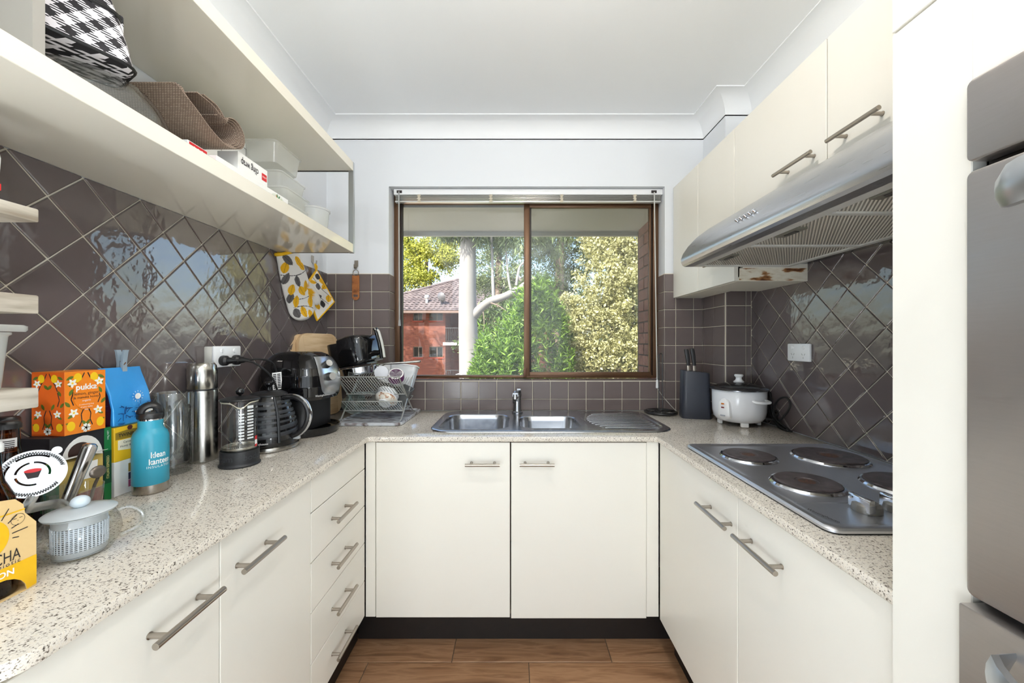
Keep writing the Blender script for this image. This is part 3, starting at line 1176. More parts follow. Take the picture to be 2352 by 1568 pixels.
for (ya, yb) in ((HY0 + .016, .927), (.943, 1.242), (1.258, HY1 - .016)):
    bm = B()
    n = int((1.115 - .765 + (yb - ya) * .72) / .0092)
    for k in range(n):
        x = .765 - (yb - ya) * .72 + k * .0092
        # slanted ridge from (x, ya) to (x+.62*dy, yb), clipped to the filter
        q0, q1 = 0.0, yb - ya
        sl = .72
        if x < .765: q0 = (.765 - x) / sl
        if x + sl * q1 > 1.112: q1 = (1.112 - x) / sl
        if q1 - q0 < .01: continue
        w = .0026
        a, b_ = (x + sl * q0, ya + q0), (x + sl * q1, ya + q1)
        vs = [bm.verts.new((a[0], a[1], 1.6055)), bm.verts.new((a[0] + w, a[1], 1.6025)), bm.verts.new((a[0] + 2 * w, a[1], 1.6055)),
              bm.verts.new((b_[0], b_[1], 1.6055)), bm.verts.new((b_[0] + w, b_[1], 1.6025)), bm.verts.new((b_[0] + 2 * w, b_[1], 1.6055))]
        bm.faces.new((vs[0], vs[1], vs[4], vs[3]))
        bm.faces.new((vs[1], vs[2], vs[5], vs[4]))
    f = part('filter', bm, FILT, t, smooth=False)
    bm = B()
    box(bm, .765, 1.115, ya, yb, 1.6053, 1.6062)
    part('filter_backing', bm, DARKF, f)
    bm = B()
    ym = (ya + yb) / 2
    box(bm, .772, .802, ym - .045, ym + .045, 1.5985, 1.6055, .001, 1)
    part('clip_plate', bm, mat('clip_grey', s(128, 126, 116), .5, .3), f)
    bm = B()
    box(bm, .780, .794, ym - .026, ym + .020, 1.5955, 1.5990, .0015, 1)
    part('clip_lever', bm, mat('clip_dark', s(58, 56, 52), .4), f)
for k in range(5):
    y = 1.125 + k * .022
    bm = B()
    cyl(bm, (.706, y, 1.672), (.699, y, 1.678), .0055, n=12)
    part('push_button', bm, CHROME, t)

# ------------------------------------------------------------------ electric hob
t = thing('electric_hob', 'stainless electric hob with four solid hotplates set in the right worktop', 'hob', (.9, 1.09, .9))
HX0, HX1, KY0, KY1 = .634, 1.165, .768, 1.425
bm = B()
loft(bm, [[(p[0], p[1], z) for p in rrect(HX0 + d, HX1 - d, KY0 + d, KY1 - d, .025, 5)] for d, z in ((.003, .9003), (.001, .9025), (.001, .9045))], True, True)
part('seal', bm, RUBBER, t)
bm = B()
loft(bm, [[(p[0], p[1], z) for p in rrect(HX0 + d, HX1 - d, KY0 + d, KY1 - d, max(.008, .025 - d * .6), 5)] for d, z in ((0, .9042), (0, .909), (.004, .913), (.012, .9142), (.018, .913), (.026, .9105), (.032, .910))], True, True)
part('steel_top', bm, STEEL_HOB, t)
bm = B()
box(bm, HX0 + .03, HX1 - .03, .902, .906, .9098, .9108, .0004, 1)
part('panel_crease', bm, STEEL_HOB, t)
IRON = ramp_mat('cast_iron_plate', 40, [(.3, s(44, 40, 42)), (.5, s(70, 63, 64)), (.7, s(88, 80, 82))], rough=.42, detail=5, bump=.2)
for (x, y, rr) in ((.770, 1.262, .084), (1.028, 1.252, .104), (.776, 1.017, .084), (1.030, 1.000, .100)):
    bm = B()
    lathe(bm, [(rr, .0096), (rr + .001, .012), (rr - .003, .0165), (rr - .008, .0175), (rr - .009, .012)], (x, y, .9), 48)
    ring = part('plate_ring', bm, CHROME, t)
    bm = B()
    q = rr - .0095
    lathe(bm, [(q, .013), (q, .0195), (q - .003, .0215), (q * .93, .0218), (q * .36, .0213), (q * .34, .0198), (q * .28, .0192), (0, .0192)], (x, y, .9), 48)
    part('hotplate', bm, IRON, ring)
    bm = B()
    lathe(bm, [(0, .0003), (q * .2, .0003), (q * .26, .0)], (x, y, .9194), 24)
    part('hotplate_centre', bm, ramp_mat('rusty_centre', 90, [(.4, s(58, 48, 44)), (.55, s(96, 62, 44)), (.65, s(60, 50, 46))], .6), ring)
for k in range(4):
    x = .789 + k * .072
    bm = B()
    lathe(bm, [(0, .02), (.020, .02), (.026, .015), (.0275, .006), (.0275, 0)], (x, .858, .9105), 28)
    kb = part('knob', bm, mat('knob_grey', s(120, 118, 114), .3, .4), t)
    bm = B()
    prism(bm, [(-.007, .004), (.007, .004), (.007, .030), (.0045, .033), (-.0045, .033), (-.007, .030)], 'y', -.027, .027, .001, mat=Matrix.Translation((x - .012, .858, .9105)))
    part('knob_grip', bm, CHROME, kb)
text('Westinghouse', .012, INK, t, frame_mat((.672, .835, .9112), (.25, -.97, 0), (.97, .25, 0)), name='maker_lettering')

# =================================================================== OPEN SHELF ON THE LEFT WALL
SXF, SZ0, SZ1, TZ0, TZ1, SYE = -.739, 1.6995, 1.7395, 2.074, 2.114, 1.7535
t = thing('open_shelf_unit', 'long cream open shelf unit on the left wall above the diamond tiles', 'shelf', (-.91, 1.0, SZ0))
bm = B()
box(bm, XL + .006, SXF, .05, SYE, SZ0, SZ1, .001, 1)
part('lower_shelf', bm, SHELF, t)
bm = B()
box(bm, XL + .001, SXF, .05, SYE, TZ0, TZ1, .001, 1)
part('upper_shelf', bm, SHELF, t)
bm = B()
box(bm, XL + .001, SXF - .006, .592, .608, SZ1, TZ0)
part('upright', bm, mat('upright_shaded', s(158, 154, 146), .4), t)  # grey puts shade into the colour of this upright
bm = B()
box(bm, XL + .001, SXF - .006, .05, .066, SZ1, TZ0)
part('upright', bm, mat('upright_cream', s(226, 220, 200), .4), t)
bm = B()
box(bm, SXF - .022, SXF + .002, SYE, SYE + .012, SZ0 - .001, TZ1, .001, 1)
part('end_post', bm, ALU, t)
bm = B()
box(bm, XL + .004, SXF - .022, SYE, SYE + .006, TZ0 - .003, TZ0 + .005)
box(bm, XL + .004, SXF - .022, SYE, SYE + .006, SZ0 - .001, SZ0 + .004)
part('end_strip', bm, mat('dark_strip', s(60, 58, 56), .5), t)

# checked lunch bag
GING = bpy.data.materials.new('black_white_gingham')
GING.use_nodes = True
nt = GING.node_tree
L = nt.links.new
p = nt.nodes['Principled BSDF']
p.inputs['Roughness'].default_value = .75


def mnode(op, a, b=None):
    n = nt.nodes.new('ShaderNodeMath')
    n.operation = op
    for i, q in enumerate((a, b)):
        if q is None: continue
        if isinstance(q, (int, float)): n.inputs[i].default_value = q
        else: L(q, n.inputs[i])
    return n.outputs[0]


tc = nt.nodes.new('ShaderNodeTexCoord')
sp = nt.nodes.new('ShaderNodeSeparateXYZ')
L(tc.outputs['Object'], sp.inputs[0])
xx = mnode('ADD', sp.outputs[0], mnode('MULTIPLY', sp.outputs[1], .8))
zz = mnode('ADD', sp.outputs[2], mnode('MULTIPLY', sp.outputs[1], .35))
S_ = 1 / .0215
u = mnode('MULTIPLY', mnode('ADD', xx, zz), S_)
v = mnode('MULTIPLY', mnode('SUBTRACT', xx, zz), S_)
cu_ = mnode('GREATER_THAN', mnode('FRACT', mnode('MULTIPLY', u, .5)), .5)
cv_ = mnode('GREATER_THAN', mnode('FRACT', mnode('MULTIPLY', v, .5)), .5)
both = mnode('MULTIPLY', cu_, cv_)
one = mnode('SUBTRACT', mnode('ADD', cu_, cv_), mnode('MULTIPLY', both, 2))
stripe = mnode('GREATER_THAN', mnode('FRACT', mnode('MULTIPLY', mnode('SUBTRACT', u, v), 2.0)), .5)
dark = mnode('ADD', both, mnode('MULTIPLY', one, stripe))
mx = nt.nodes.new('ShaderNodeMix')
mx.data_type = 'RGBA'
mx.inputs[6].default_value = (*s(236, 232, 238), 1)
mx.inputs[7].default_value = (*s(24, 22, 28), 1)
L(dark, mx.inputs[0])
L(mx.outputs[2], p.inputs['Base Color'])

GB = 1.834        # underside of the bag, standing on the upturned glass bowl
ang = math.atan2(.109, .06)
t = thing('lunch_bag', 'black and white checked zip lunch bag on the upturned glass bowl', 'bag', (-.855, .731, GB), ang)
# local: x along the front face, y into the shelf (towards the wall)


def bagring(z, a, b, dx, dy):
    return [(p[0] + dx, p[1] + dy, z) for p in rrect(-a, a, -b, b, min(a, b) * .45, 4)]


bm = B()
loft(bm, [bagring(.0, .078, .052, 0, 0), bagring(.004, .085, .060, 0, 0), bagring(.05, .083, .056, -.005, .004), bagring(.12, .077, .046, -.012, .012), bagring(.18, .07, .036, -.02, .022), bagring(.222, .06, .022, -.026, .03), bagring(.232, .054, .012, -.028, .032)])
part('bag_body', bm, GING, t, local=True)
bm = B()
for z, a, b, dx, dy in ((.006, .086, .061, 0, 0), (.108, .079, .0485, -.011, .0105)):
    tube(bm, [Vector(q) for q in bagring(z, a, b, dx, dy)], .0034, 6, cyclic=True)
part('black_piping', bm, BLACK, t, local=True)
bm = B()
tube(bm, [Vector(q) for q in bagring(.112, .0793, .0482, -.011, .0105)], .0022, 6, cyclic=True)
part('zip', bm, mat('zip_black', s(20, 20, 22), .6), t, local=True)
bm = B()
box(bm, .066, .074, -.02, -.012, .085, .122, .002, 1)
part('zip_pull', bm, GING, t, local=True)

# upturned glass bowl under the bag
t = thing('glass_bowl', 'large clear glass bowl turned upside down under the checked bag', 'bowl', (-.885, .80, SZ1))
bm = B()
lathe(bm, [(.13, .0), (.134, .003), (.131, .008), (.124, .03), (.112, .058), (.094, .082), (.075, .0905), (.055, .092), (.0, .0915)], (-.885, .80, SZ1), 56)
lathe(bm, [(.13, .0), (.124, .006), (.118, .03), (.106, .056), (.09, .076), (.07, .085), (.0, .0855)], (-.885, .80, SZ1), 56)
part('bowl_wall', bm, GLASS, t)

# folded woven placemats
WEAVE = bpy.data.materials.new('brown_woven_mat')
WEAVE.use_nodes = True
nt = WEAVE.node_tree
L = nt.links.new
p = nt.nodes['Principled BSDF']
p.inputs['Roughness'].default_value = .6
uvn = nt.nodes.new('ShaderNodeUVMap')
ck = nt.nodes.new('ShaderNodeTexBrick')
ck.inputs['Scale'].default_value = 1.0
ck.inputs['Color1'].default_value = (*s(182, 164, 146), 1)
ck.inputs['Color2'].default_value = (*s(158, 138, 122), 1)
ck.inputs['Mortar'].default_value = (*s(106, 88, 76), 1)
ck.inputs['Mortar Size'].default_value = .012
ck.inputs['Brick Width'].default_value = .09
ck.inputs['Row Height'].default_value = .055
mp = nt.nodes.new('ShaderNodeMapping')
mp.inputs['Scale'].default_value = (14, 14, 14)
L(uvn.outputs[0], mp.inputs[0])
L(mp.outputs[0], ck.inputs['Vector'])
L(ck.outputs['Color'], p.inputs['Base Color'])
bp = nt.nodes.new('ShaderNodeBump')
bp.inputs['Strength'].default_value = .6
bp.inputs['Distance'].default_value = .001
L(ck.outputs['Fac'], bp.inputs['Height'])
bp.invert = True
L(bp.outputs[0], p.inputs['Normal'])


def sheet(parent, prof, x0, x1, m, name, th=.0022):
    """a thick ribbon following (y, z) points, extruded in x, with UVs in metres"""
    P = [Vector((0, a, b)) for a, b in prof]
    n = len(P)
    N = []
    for i in range(n):
        d = (P[min(n - 1, i + 1)] - P[max(0, i - 1)]).normalized()
        N.append(Vector((0, -d.z, d.y)) * th / 2)
    bm = B()
    uv = bm.loops.layers.uv.new('UVMap')
    dist = [0]
    for i in range(1, n): dist.append(dist[-1] + (P[i] - P[i - 1]).length)
    nx = 6
    G = {}
    for sgn in (1, -1):
        for i in range(n):
            for j in range(nx + 1):
                q = P[i] + N[i] * sgn
                G[sgn, i, j] = bm.verts.new((x0 + (x1 - x0) * j / nx, q.y, q.z))
    def face(vs, uvs):
        f = bm.faces.new(vs)
        for l, c in zip(f.loops, uvs): l[uv].uv = c
    for sgn in (1, -1):
        for i in range(n - 1):
            for j in range(nx):
                xa, xb = (x1 - x0) * j / nx, (x1 - x0) * (j + 1) / nx
                face([G[sgn, i, j], G[sgn, i, j + 1], G[sgn, i + 1, j + 1], G[sgn, i + 1, j]], [(xa, dist[i]), (xb, dist[i]), (xb, dist[i + 1]), (xa, dist[i + 1])])
    for i in range(n - 1):
        for j in (0, nx):
            face([G[1, i, j], G[-1, i, j], G[-1, i + 1, j], G[1, i + 1, j]], [(0, dist[i]), (th, dist[i]), (th, dist[i + 1]), (0, dist[i + 1])])
    for i in (0, n - 1):
        for j in range(nx):
            face([G[1, i, j], G[1, i, j + 1], G[-1, i, j + 1], G[-1, i, j]], [(0, 0), (.03, 0), (.03, th), (0, th)])
    return part(name, bm, m, parent, ang=1.2)


def mat_profile(k):
    """sheet k of the folded bundle: lies along the shelf, curls over at the far end"""
    d = k * .0042
    y0 = .875 + .012 * k
    pts = [(y0, 1.862 + d), (.93, 1.838 + d), (.98, 1.812 + d), (1.03, 1.798 + d), (1.062, 1.806 + d * .8)]
    R = .038 - d
    cy, cz = 1.062, 1.846
    for a in range(-70, 170, 20):
        pts.append((cy + R * math.cos(math.radians(a)), cz + R * math.sin(math.radians(a))))
    pts += [(1.0 - .01 * k, 1.884 - d), (.955 - .015 * k, 1.886 - d)] if k < 2 else [(1.02, 1.872), (1.0, 1.862)]
    return [(q.x, q.y + .02) for q in spline([(a, b, 0) for a, b in pts], 4)]


t = thing('placemat_bundle', 'folded bundle of brown woven placemats curling over on the shelf', 'placemats', (-.87, 1.0, SZ1))
for k, (x0, x1) in enumerate(((-.985, -.775), (-.99, -.779), (-.995, -.784), (-.99, -.79))):
    sheet(t, mat_profile(k), x0, x1, WEAVE, 'placemat')

# cartons on the shelf
CARD_BLUE = mat('pale_blue_card', s(196, 206, 214), .6)


def carton(name, x0, x1, y0, y1, z0, z1, label, m=WHITE_CARD, group=None, bev=.0008):
    t = thing(name, label, 'box', ((x0 + x1) / 2, (y0 + y1) / 2, z0), group=group)
    bm = B()
    box(bm, x0, x1, y0, y1, z0, z1, bev, 1)
    part('carton', bm, m, t)
    return t


t = carton('picture_carton', -.865, -.795, 1.022, 1.345, SZ1, 1.788, 'long flat white box with a small salad picture, under the cling wrap box')
M = frame_mat((-.7945, 1.285, 1.770), (0, 1, 0), (0, 0, 1))
bm = B()
flat(bm, ell(0, 0, .034, .013), M, .0003)
part('picture_plate', bm, mat('plate_print', s(220, 224, 214), .5), t, smooth=False)
bm = B()
for k in range(9):
    a = k * 2.4
    flat(bm, leafshape(.012 * math.cos(a) * (k / 9), -.003 + .004 * math.sin(a), .014, .006, a), M, .0005 + k * .00005, k % 3)
part('picture_salad', bm, [GREEN_PR, mat('salad_orange', s(206, 120, 70), .5), mat('salad_lime', s(150, 176, 80), .5)], t, smooth=False)

t = carton('cling_wrap_box', -.860, -.800, 1.108, 1.240, 1.7885, 1.842, 'white cling wrap box with upside-down lettering lying on a flat box', bev=.0006)
M = frame_mat((-.7997, 1.132, 1.816), (0, -1, 0), (0, 0, -1))
text('cling wrap', .029, INK, t, frame_mat((-.7994, 1.158, 1.817), (0, -1, 0), (0, 0, -1)), squeeze=.64, bold=.0004)
bm = B()
flat(bm, [(-.012, -.011), (.012, -.011), (.012, .011), (-.012, .011)], frame_mat((-.7995, 1.224, 1.814), (0, -1, 0), (0, 0, -1)))
part('red_label', bm, RED, t, smooth=False)
text('coles', .0095, WHITE_INK, t, frame_mat((-.7992, 1.224, 1.814), (0, -1, 0), (0, 0, -1)))

t = carton('foil_box', -.875, -.815, .955, 1.018, SZ1, 1.794, 'small white box with a red 100 label under the curled placemats')
bm = B()
flat(bm, [(-.028, -.016), (.028, -.016), (.028, .016), (-.028, .016)], frame_mat((-.8147, .987, 1.776), (0, 1, 0), (0, 0, 1)))
part('red_label', bm, RED, t, smooth=False)
text('100', .030, WHITE_INK, t, frame_mat((-.8143, .987, 1.776), (0, -1, 0), (0, 0, -1)), squeeze=.8, bold=.0008)

t = carton('tall_white_carton', -1.062, -.985, 1.115, 1.415, SZ1, 2.022, 'tall white carton lettered 6 x behind the placemats')
text('6 x', .07, INK, t, frame_mat((-.9845, 1.225, 1.982), (0, 1, 0), (0, 0, 1)), bold=.001)
bm = B()
M = frame_mat((-.9845, 1.345, 1.88), (0, 1, 0), (0, 0, 1))
for (a, b, c, d) in ((-.06, .06, .115, .117), (-.06, .06, -.117, -.115), (-.06, -.058, -.115, .115), (.058, .06, -.115, .115)):
    flat(bm, [(a, c), (b, c), (b, d), (a, d)], M)
part('printed_border', bm, INK, t, smooth=False)

# nested plastic food tubs
def tub(name, cx, cy, z, a, b, h, label, group, m=PLASTIC_CLEAR, rotz=0.0):
    t = thing(name, label, 'container', (cx, cy, z), rotz, group)
    bm = B()
    R = lambda q, zz: [(p[0], p[1], zz) for p in rrect(-a * q, a * q, -b * q, b * q, .018, 4)]
    loft(bm, [R(.84, .0), R(.86, .003), R(.97, h - .008), R(.985, h - .006), R(1.03, h - .004), R(1.03, h)], True, False)
    part('tub', bm, m, t, local=True)
    return t


for k, (dz, dy, dx) in enumerate(((0, .022, .028), (.055, .016, .022), (.110, .006, .012), (.205, -.004, .0))):
    tub('food_tub', -.925 + dx, 1.475 + dy, SZ1 + .004 + dz, .062, .086, .064 if k < 3 else .075,
        ('lowest', 'second lowest', 'second highest', 'topmost')[k] + ' clear plastic food tub of the stack on the shelf', 'stacked clear food tubs')
t = thing('round_tub', 'round clear plastic tub at the far end of the shelf', 'container', (-.835, 1.60, SZ1))
bm = B()
lathe(bm, [(0, .002), (.044, .002), (.046, .005), (.056, .094), (.060, .096), (.060, .102), (.056, .102)], (-.835, 1.60, SZ1), 36)
part('tub', bm, PLASTIC_CLEAR, t)

# =================================================================== WOODEN RACK AT THE LEFT EDGE
GREYWOOD = ramp_mat('washed_wood', 5, [(.3, s(150, 138, 122)), (.5, s(196, 188, 174)), (.7, s(214, 208, 198))], rough=.6, detail=7, stretch=(6, 1, 9), bump=.2)
t = thing('spice_rack', 'pale washed wooden three-tier rack at the left edge of the picture', 'rack', (-.96, .57, .9))
for (z0, z1) in ((1.503, 1.527), (1.339, 1.372), (1.171, 1.2065)):
    bm = B()
    box(bm, XL + .012, -.856, .462, .690, z0, z1, .0025, 2)
    part('shelf_board', bm, GREYWOOD, t)
for x in (-1.055, -.945):
    for y in (.466, .57):
        bm = B()
        for za, zb in ((.9005, 1.171), (1.2065, 1.339), (1.372, 1.503)):
            box(bm, x - .012, x + .012, y, y + .024, za, zb, .001, 1)
        part('post', bm, GREYWOOD, t)
tub('food_tub', -.915, .622, 1.2070, .048, .046, .098, 'clear plastic tub on the lowest board of the wooden rack', None)
t = thing('tub_lid', 'loose clear plastic lid lying on the tub in the wooden rack', 'lid', (-.905, .635, 1.306))
bm = B()
R = lambda q, zz: [(-.910 + p[0], .632 + p[1], zz) for p in rrect(-.05 * q, .05 * q, -.05 * q, .05 * q, .014, 4)]
loft(bm, [R(1.0, 1.3062), R(1.03, 1.309), R(1.03, 1.316), R(.98, 1.318), R(.92, 1.314), R(.9, 1.314)])
part('lid', bm, PLASTIC_CLEAR, t)
t = thing('paper_packet', 'white and red paper packet standing on the top board of the wooden rack', 'packet', (-.90, .60, 1.5275))
bm = B()
prism(bm, [(.575, 1.5275), (.648, 1.5275), (.652, 1.60), (.640, 1.655), (.585, 1.655)], 'x', -.925, -.872, .003)
part('packet', bm, WHITE_CARD, t)
bm = B()
box(bm, -.9265, -.8705, .5755, .6495, 1.545, 1.556)
part('red_band', bm, RED, t)

# =================================================================== LEFT WORKTOP
WT = .9004
# ---- blue insulated bottle
bx, by = -.949, .999
t = thing('insulated_bottle', 'turquoise steel drink bottle with black loop cap on the left worktop', 'bottle', (bx, by, WT))
bm = B()
lathe(bm, [(.0, 0), (.033, 0), (.0355, .003), (.0362, .012), (.0362, .024)], (bx, by, WT), 40)
part('steel_base', bm, mat('bottle_steel', s(178, 170, 160), .25, 1.0), t)
TURQ = mat('turquoise_coating', s(50, 152, 178), .38, bump=(900, .08, .0004))
bm = B()
lathe(bm, [(.0362, .024), (.0368, .025), (.0368, .138), (.0362, .146), (.033, .156), (.0265, .164), (.0248, .168), (.0248, .186), (.0245, .187)], (bx, by, WT), 40)
part('body', bm, TURQ, t)
bm = B()
lathe(bm, [(.0243, .186), (.025, .187), (.025, .190), (.0238, .191)], (bx, by, WT), 32)
part('neck_ring', bm, CHROME, t)
bm = B()
lathe(bm, [(0, .191), (.0268, .191), (.0275, .193), (.0275, .201), (.026, .204), (0, .204)], (bx, by, WT), 32)
d = Vector((.69, -.725, 0)).normalized()
sd = Vector((-d.y, d.x, 0))
loop = []
for a in range(0, 181, 12):
    r_ = math.radians(a)
    loop.append(Vector((bx, by, WT + .203)) + sd * .0195 * math.cos(r_) + Vector((0, 0, 1)) * .0215 * math.sin(r_))
tube(bm, loop, .0075, 10, flat=(.010, .0062))
part('loop_cap', bm, BLACK, t)
a0 = math.atan2(-.725, .69) + .42
text('klean', .021, WHITE_INK, t, cylinder=(bx, by, .0371, a0, WT + .1), squeeze=.72, bold=.0003)
text('kanteen', .021, WHITE_INK, t, cylinder=(bx, by, .0371, a0 + .12, WT + .083), squeeze=.72, bold=.0003)
text('INSULATED', .008, WHITE_INK, t, cylinder=(bx, by, .0371, a0 + .05, WT + .07), spacing=1.3)

# ---- steel vacuum flask
fx, fy = -1.029, 1.262
t = thing('vacuum_flask', 'tall brushed steel vacuum flask standing against the diamond tiles', 'flask', (fx, fy, WT))
FLASK = mat('flask_steel', s(186, 184, 178), .2, 1.0, brushed=(40, 40, 2))
bm = B()
lathe(bm, [(0, 0), (.039, 0), (.0415, .003), (.0418, .010), (.0415, .225), (.0405, .232), (0, .232)], (fx, fy, WT), 40)
part('body', bm, FLASK, t)
bm = B()
lathe(bm, [(.0403, .231), (.0412, .2325), (.0412, .2355), (.0403, .237)], (fx, fy, WT), 40)
part('black_seal', bm, BLACK, t)
bm = B()
lathe(bm, [(.040, .236), (.0412, .238), (.0408, .296), (.038, .312), (.032, .3205), (.02, .323), (0, .3235)], (fx, fy, WT), 40)
part('cup_lid', bm, FLASK, t)

# ---- tall glass beer mug
gx, gy = -1.024, 1.148
t = thing('glass_mug', 'tall clear glass beer mug with a thick handle, beside the steel flask', 'mug', (gx, gy, WT))
bm = B()
lathe(bm, [(0, .0), (.044, .0), (.046, .003), (.046, .02), (.0468, .12), (.0475, .236), (.0462, .2385), (.0450, .236), (.0435, .12), (.042, .034), (.036, .026), (0, .024)], (gx, gy, WT), 44)
part('body', bm, GLASS_THICK, t)
hd = Vector((.80, -.60, 0)).normalized()
bm = B()
o = Vector((gx, gy, WT))
tube(bm, spline([o + hd * .046 + Vector((0, 0, .205)), o + hd * .068 + Vector((0, 0, .212)), o + hd * .084 + Vector((0, 0, .19)), o + hd * .086 + Vector((0, 0, .13)), o + hd * .078 + Vector((0, 0, .078)), o + hd * .062 + Vector((0, 0, .060)), o + hd * .046 + Vector((0, 0, .064))], 6), .0095, 12)
part('handle', bm, GLASS_THICK, t)

# ---- French press
px_, py_ = -.876, 1.222
t = thing('french_press', 'glass coffee plunger with black base and lid, left of the kettle', 'coffee press', (px_, py_, WT))
bm = B()
lathe(bm, [(0, 0), (.056, 0), (.0565, .004), (.053, .008), (.0525, .012), (.0525, .048), (.051, .049), (.049, .046), (0, .044)], (px_, py_, WT), 40)
part('base', bm, BLACK_MATT, t)
bm = B()
lip = lambda a, r, z: (r + (.010 * max(0, math.cos(a + .92)) ** 24 if z > .19 else 0), z - (.016 * max(0, math.cos(a + .92)) ** 16 if z > .19 else 0))
lathe(bm, [(.048, .048), (.048, .185), (.0485, .196), (.0505, .2)], (px_, py_, WT), 48, fn=lip)
part('glass_beaker', bm, GLASS, t)
bm = B()
lathe(bm, [(.0500, .1985), (.0512, .2005), (.0500, .2025)], (px_, py_, WT), 48, fn=lip)
part('glass_rim', bm, mat('rim_glint', s(205, 200, 180), .1, .3), t)
bm = B()
lathe(bm, [(.0, .2045), (.053, .2045), (.0545, .207), (.053, .210), (.03, .2155), (0, .217)], (px_, py_, WT), 44)
ld = part('lid', bm, BLACK, t)
bm = B()
cyl(bm, (px_, py_, WT + .21), (px_, py_, WT + .225), .004, n=10)
ball(bm, (px_, py_, WT + .232), .0125)
part('knob', bm, BLACK_GLOSS, ld)
bm = B()
cyl(bm, (px_, py_, WT + .058), (px_, py_, WT + .205), .0025, n=10)
part('plunger_rod', bm, CHROME, t)
bm = B()
lathe(bm, [(0, .052), (.046, .052), (.0472, .054), (.0472, .060), (.045, .0605), (.044, .056), (.006, .056), (.006, .066), (0, .066)], (px_, py_, WT), 40)
for k in range(56):
    a = 2 * PI * k / 56
    cyl(bm, (px_ + .0465 * math.cos(a), py_ + .0465 * math.sin(a), WT + .059), (px_ + .0405 * math.cos(a), py_ + .0405 * math.sin(a), WT + .0625), .0013, n=5)
part('filter_disc', bm, mat('filter_steel', s(190, 186, 176), .25, 1.0), t)
bm = B()
for k in range(11):
    z = .086 + k * .0095
    for (aa, bb) in ((-1.02, -.72), (-.55, -.15)):
        n = 5
        if k > 8 and aa < -1: continue
        vv = []
        for q in range(n + 1):
            a = aa + (bb - aa) * q / n
            vv.append((px_ + .0484 * math.cos(a), py_ + .0484 * math.sin(a)))
        for q in range(n):
            bm.faces.new([bm.verts.new((vv[q][0], vv[q][1], WT + z)), bm.verts.new((vv[q + 1][0], vv[q + 1][1], WT + z)), bm.verts.new((vv[q + 1][0], vv[q + 1][1], WT + z + .0048 + (.004 if k == 10 else 0))), bm.verts.new((vv[q][0], vv[q][1], WT + z + .0048 + (.004 if k == 10 else 0)))])
part('printed_label', bm, mat('label_white', s(214, 218, 218), .5), t, smooth=False)
bm = B()
for (za, zb, mi) in ((.056, .064, 0), (.064, .078, 1), (.078, .090, 0)):
    vv = [(px_ + .0485 * math.cos(a), py_ + .0485 * math.sin(a)) for a in (-.02, .06, .14, .22)]
    for q in range(3):
        f = bm.faces.new([bm.verts.new((vv[q][0], vv[q][1], WT + za)), bm.verts.new((vv[q + 1][0], vv[q + 1][1], WT + za)), bm.verts.new((vv[q + 1][0], vv[q + 1][1], WT + zb)), bm.verts.new((vv[q][0], vv[q][1], WT + zb))])
        f.material_index = mi
part('red_tag', bm, [RED, WHITE_CARD], t, smooth=False)
EMB = mat('embossed_black', s(52, 54, 58), .35)
text('bodum', .026, EMB, t, cylinder=(px_, py_, .0526, -.10, WT + .029), depth=.0004)
text('bodum', .026, EMB, t, cylinder=(px_, py_, .0526, -2.0, WT + .029), depth=.0004)

# ---- kettle
kx, ky = -.910, 1.419
t = thing('electric_kettle', 'black banded dome kettle with chrome edged handle in front of the air fryer', 'kettle', (kx, ky, WT))
KETTLE = t
bm = B()
lathe(bm, [(0, 0), (.094, 0), (.098, .003), (.0985, .010), (.097, .016), (.092, .019), (0, .019)], (kx, ky, WT), 56)
part('base_ring', bm, mat('kettle_steel', s(186, 182, 174), .22, 1.0), t)
kprof = [(.094, .019), (.0955, .03), (.0948, .055), (.0905, .088), (.083, .122), (.073, .155), (.063, .18), (.056, .193)]


def krad(z):
    for (r0, z0), (r1, z1) in zip(kprof[:-1], kprof[1:]):
        if z0 <= z <= z1: return r0 + (r1 - r0) * (z - z0) / (z1 - z0)
    return kprof[0][0] if z < kprof[0][1] else kprof[-1][0]


sm = [(krad(z), z) for z in np.linspace(.019, .193, 28)]
bm = B()
lathe(bm, sm, (kx, ky, WT), 56)
part('body', bm, BLACK_GLOSS, t)
BAND = mat('kettle_matt_band', s(46, 48, 52), .42)
for (zc, hw, tl, ph) in ((.058, .0068, .008, .9), (.0825, .0078, .007, .6), (.104, .0038, .003, .5), (.1195, .0056, .004, 1.3), (.138, .0058, .002, .2), (.1555, .0050, .003, .9), (.172, .0052, .001, .3)):
    bm = B()
    n = 64
    rings = []
    for q in range(7):
        w = -1 + 2 * q / 6
        lift = .0011 * (1 - abs(w) ** 3)
        ring = []
        for k in range(n):
            a = 2 * PI * k / n
            z = zc + hw * w + tl * math.sin(a + ph)
            rr = krad(z) + lift
            ring.append((kx + rr * math.cos(a), ky + rr * math.sin(a), WT + z))
        rings.append(ring)
    loft(bm, rings, False, False)
    part('matt_band', bm, BAND, t)
bm = B()
lathe(bm, [(.0555, .191), (.060, .193), (.0605, .198), (.056, .2025), (.046, .206), (.03, .2085), (0, .209)], (kx, ky, WT), 44)
ld = part('lid', bm, BLACK, t)
bm = B()
lathe(bm, [(0, .208), (.012, .209), (.008, .213), (.0065, .222), (.010, .227), (.0155, .233), (.0155, .239), (.011, .2445), (0, .246)], (kx, ky, WT), 28)
part('lid_knob', bm, BLACK_GLOSS, ld)
hd = Vector((.99, -.06, 0)).normalized()
o = Vector((kx, ky, WT))
hp = [o + hd * .058 + Vector((0, 0, .186)), o + hd * .10 + Vector((0, 0, .187)), o + hd * .138 + Vector((0, 0, .165)), o + hd * .153 + Vector((0, 0, .125)), o + hd * .142 + Vector((0, 0, .083)), o + hd * .117 + Vector((0, 0, .056)), o + hd * .094 + Vector((0, 0, .046))]
bm = B()
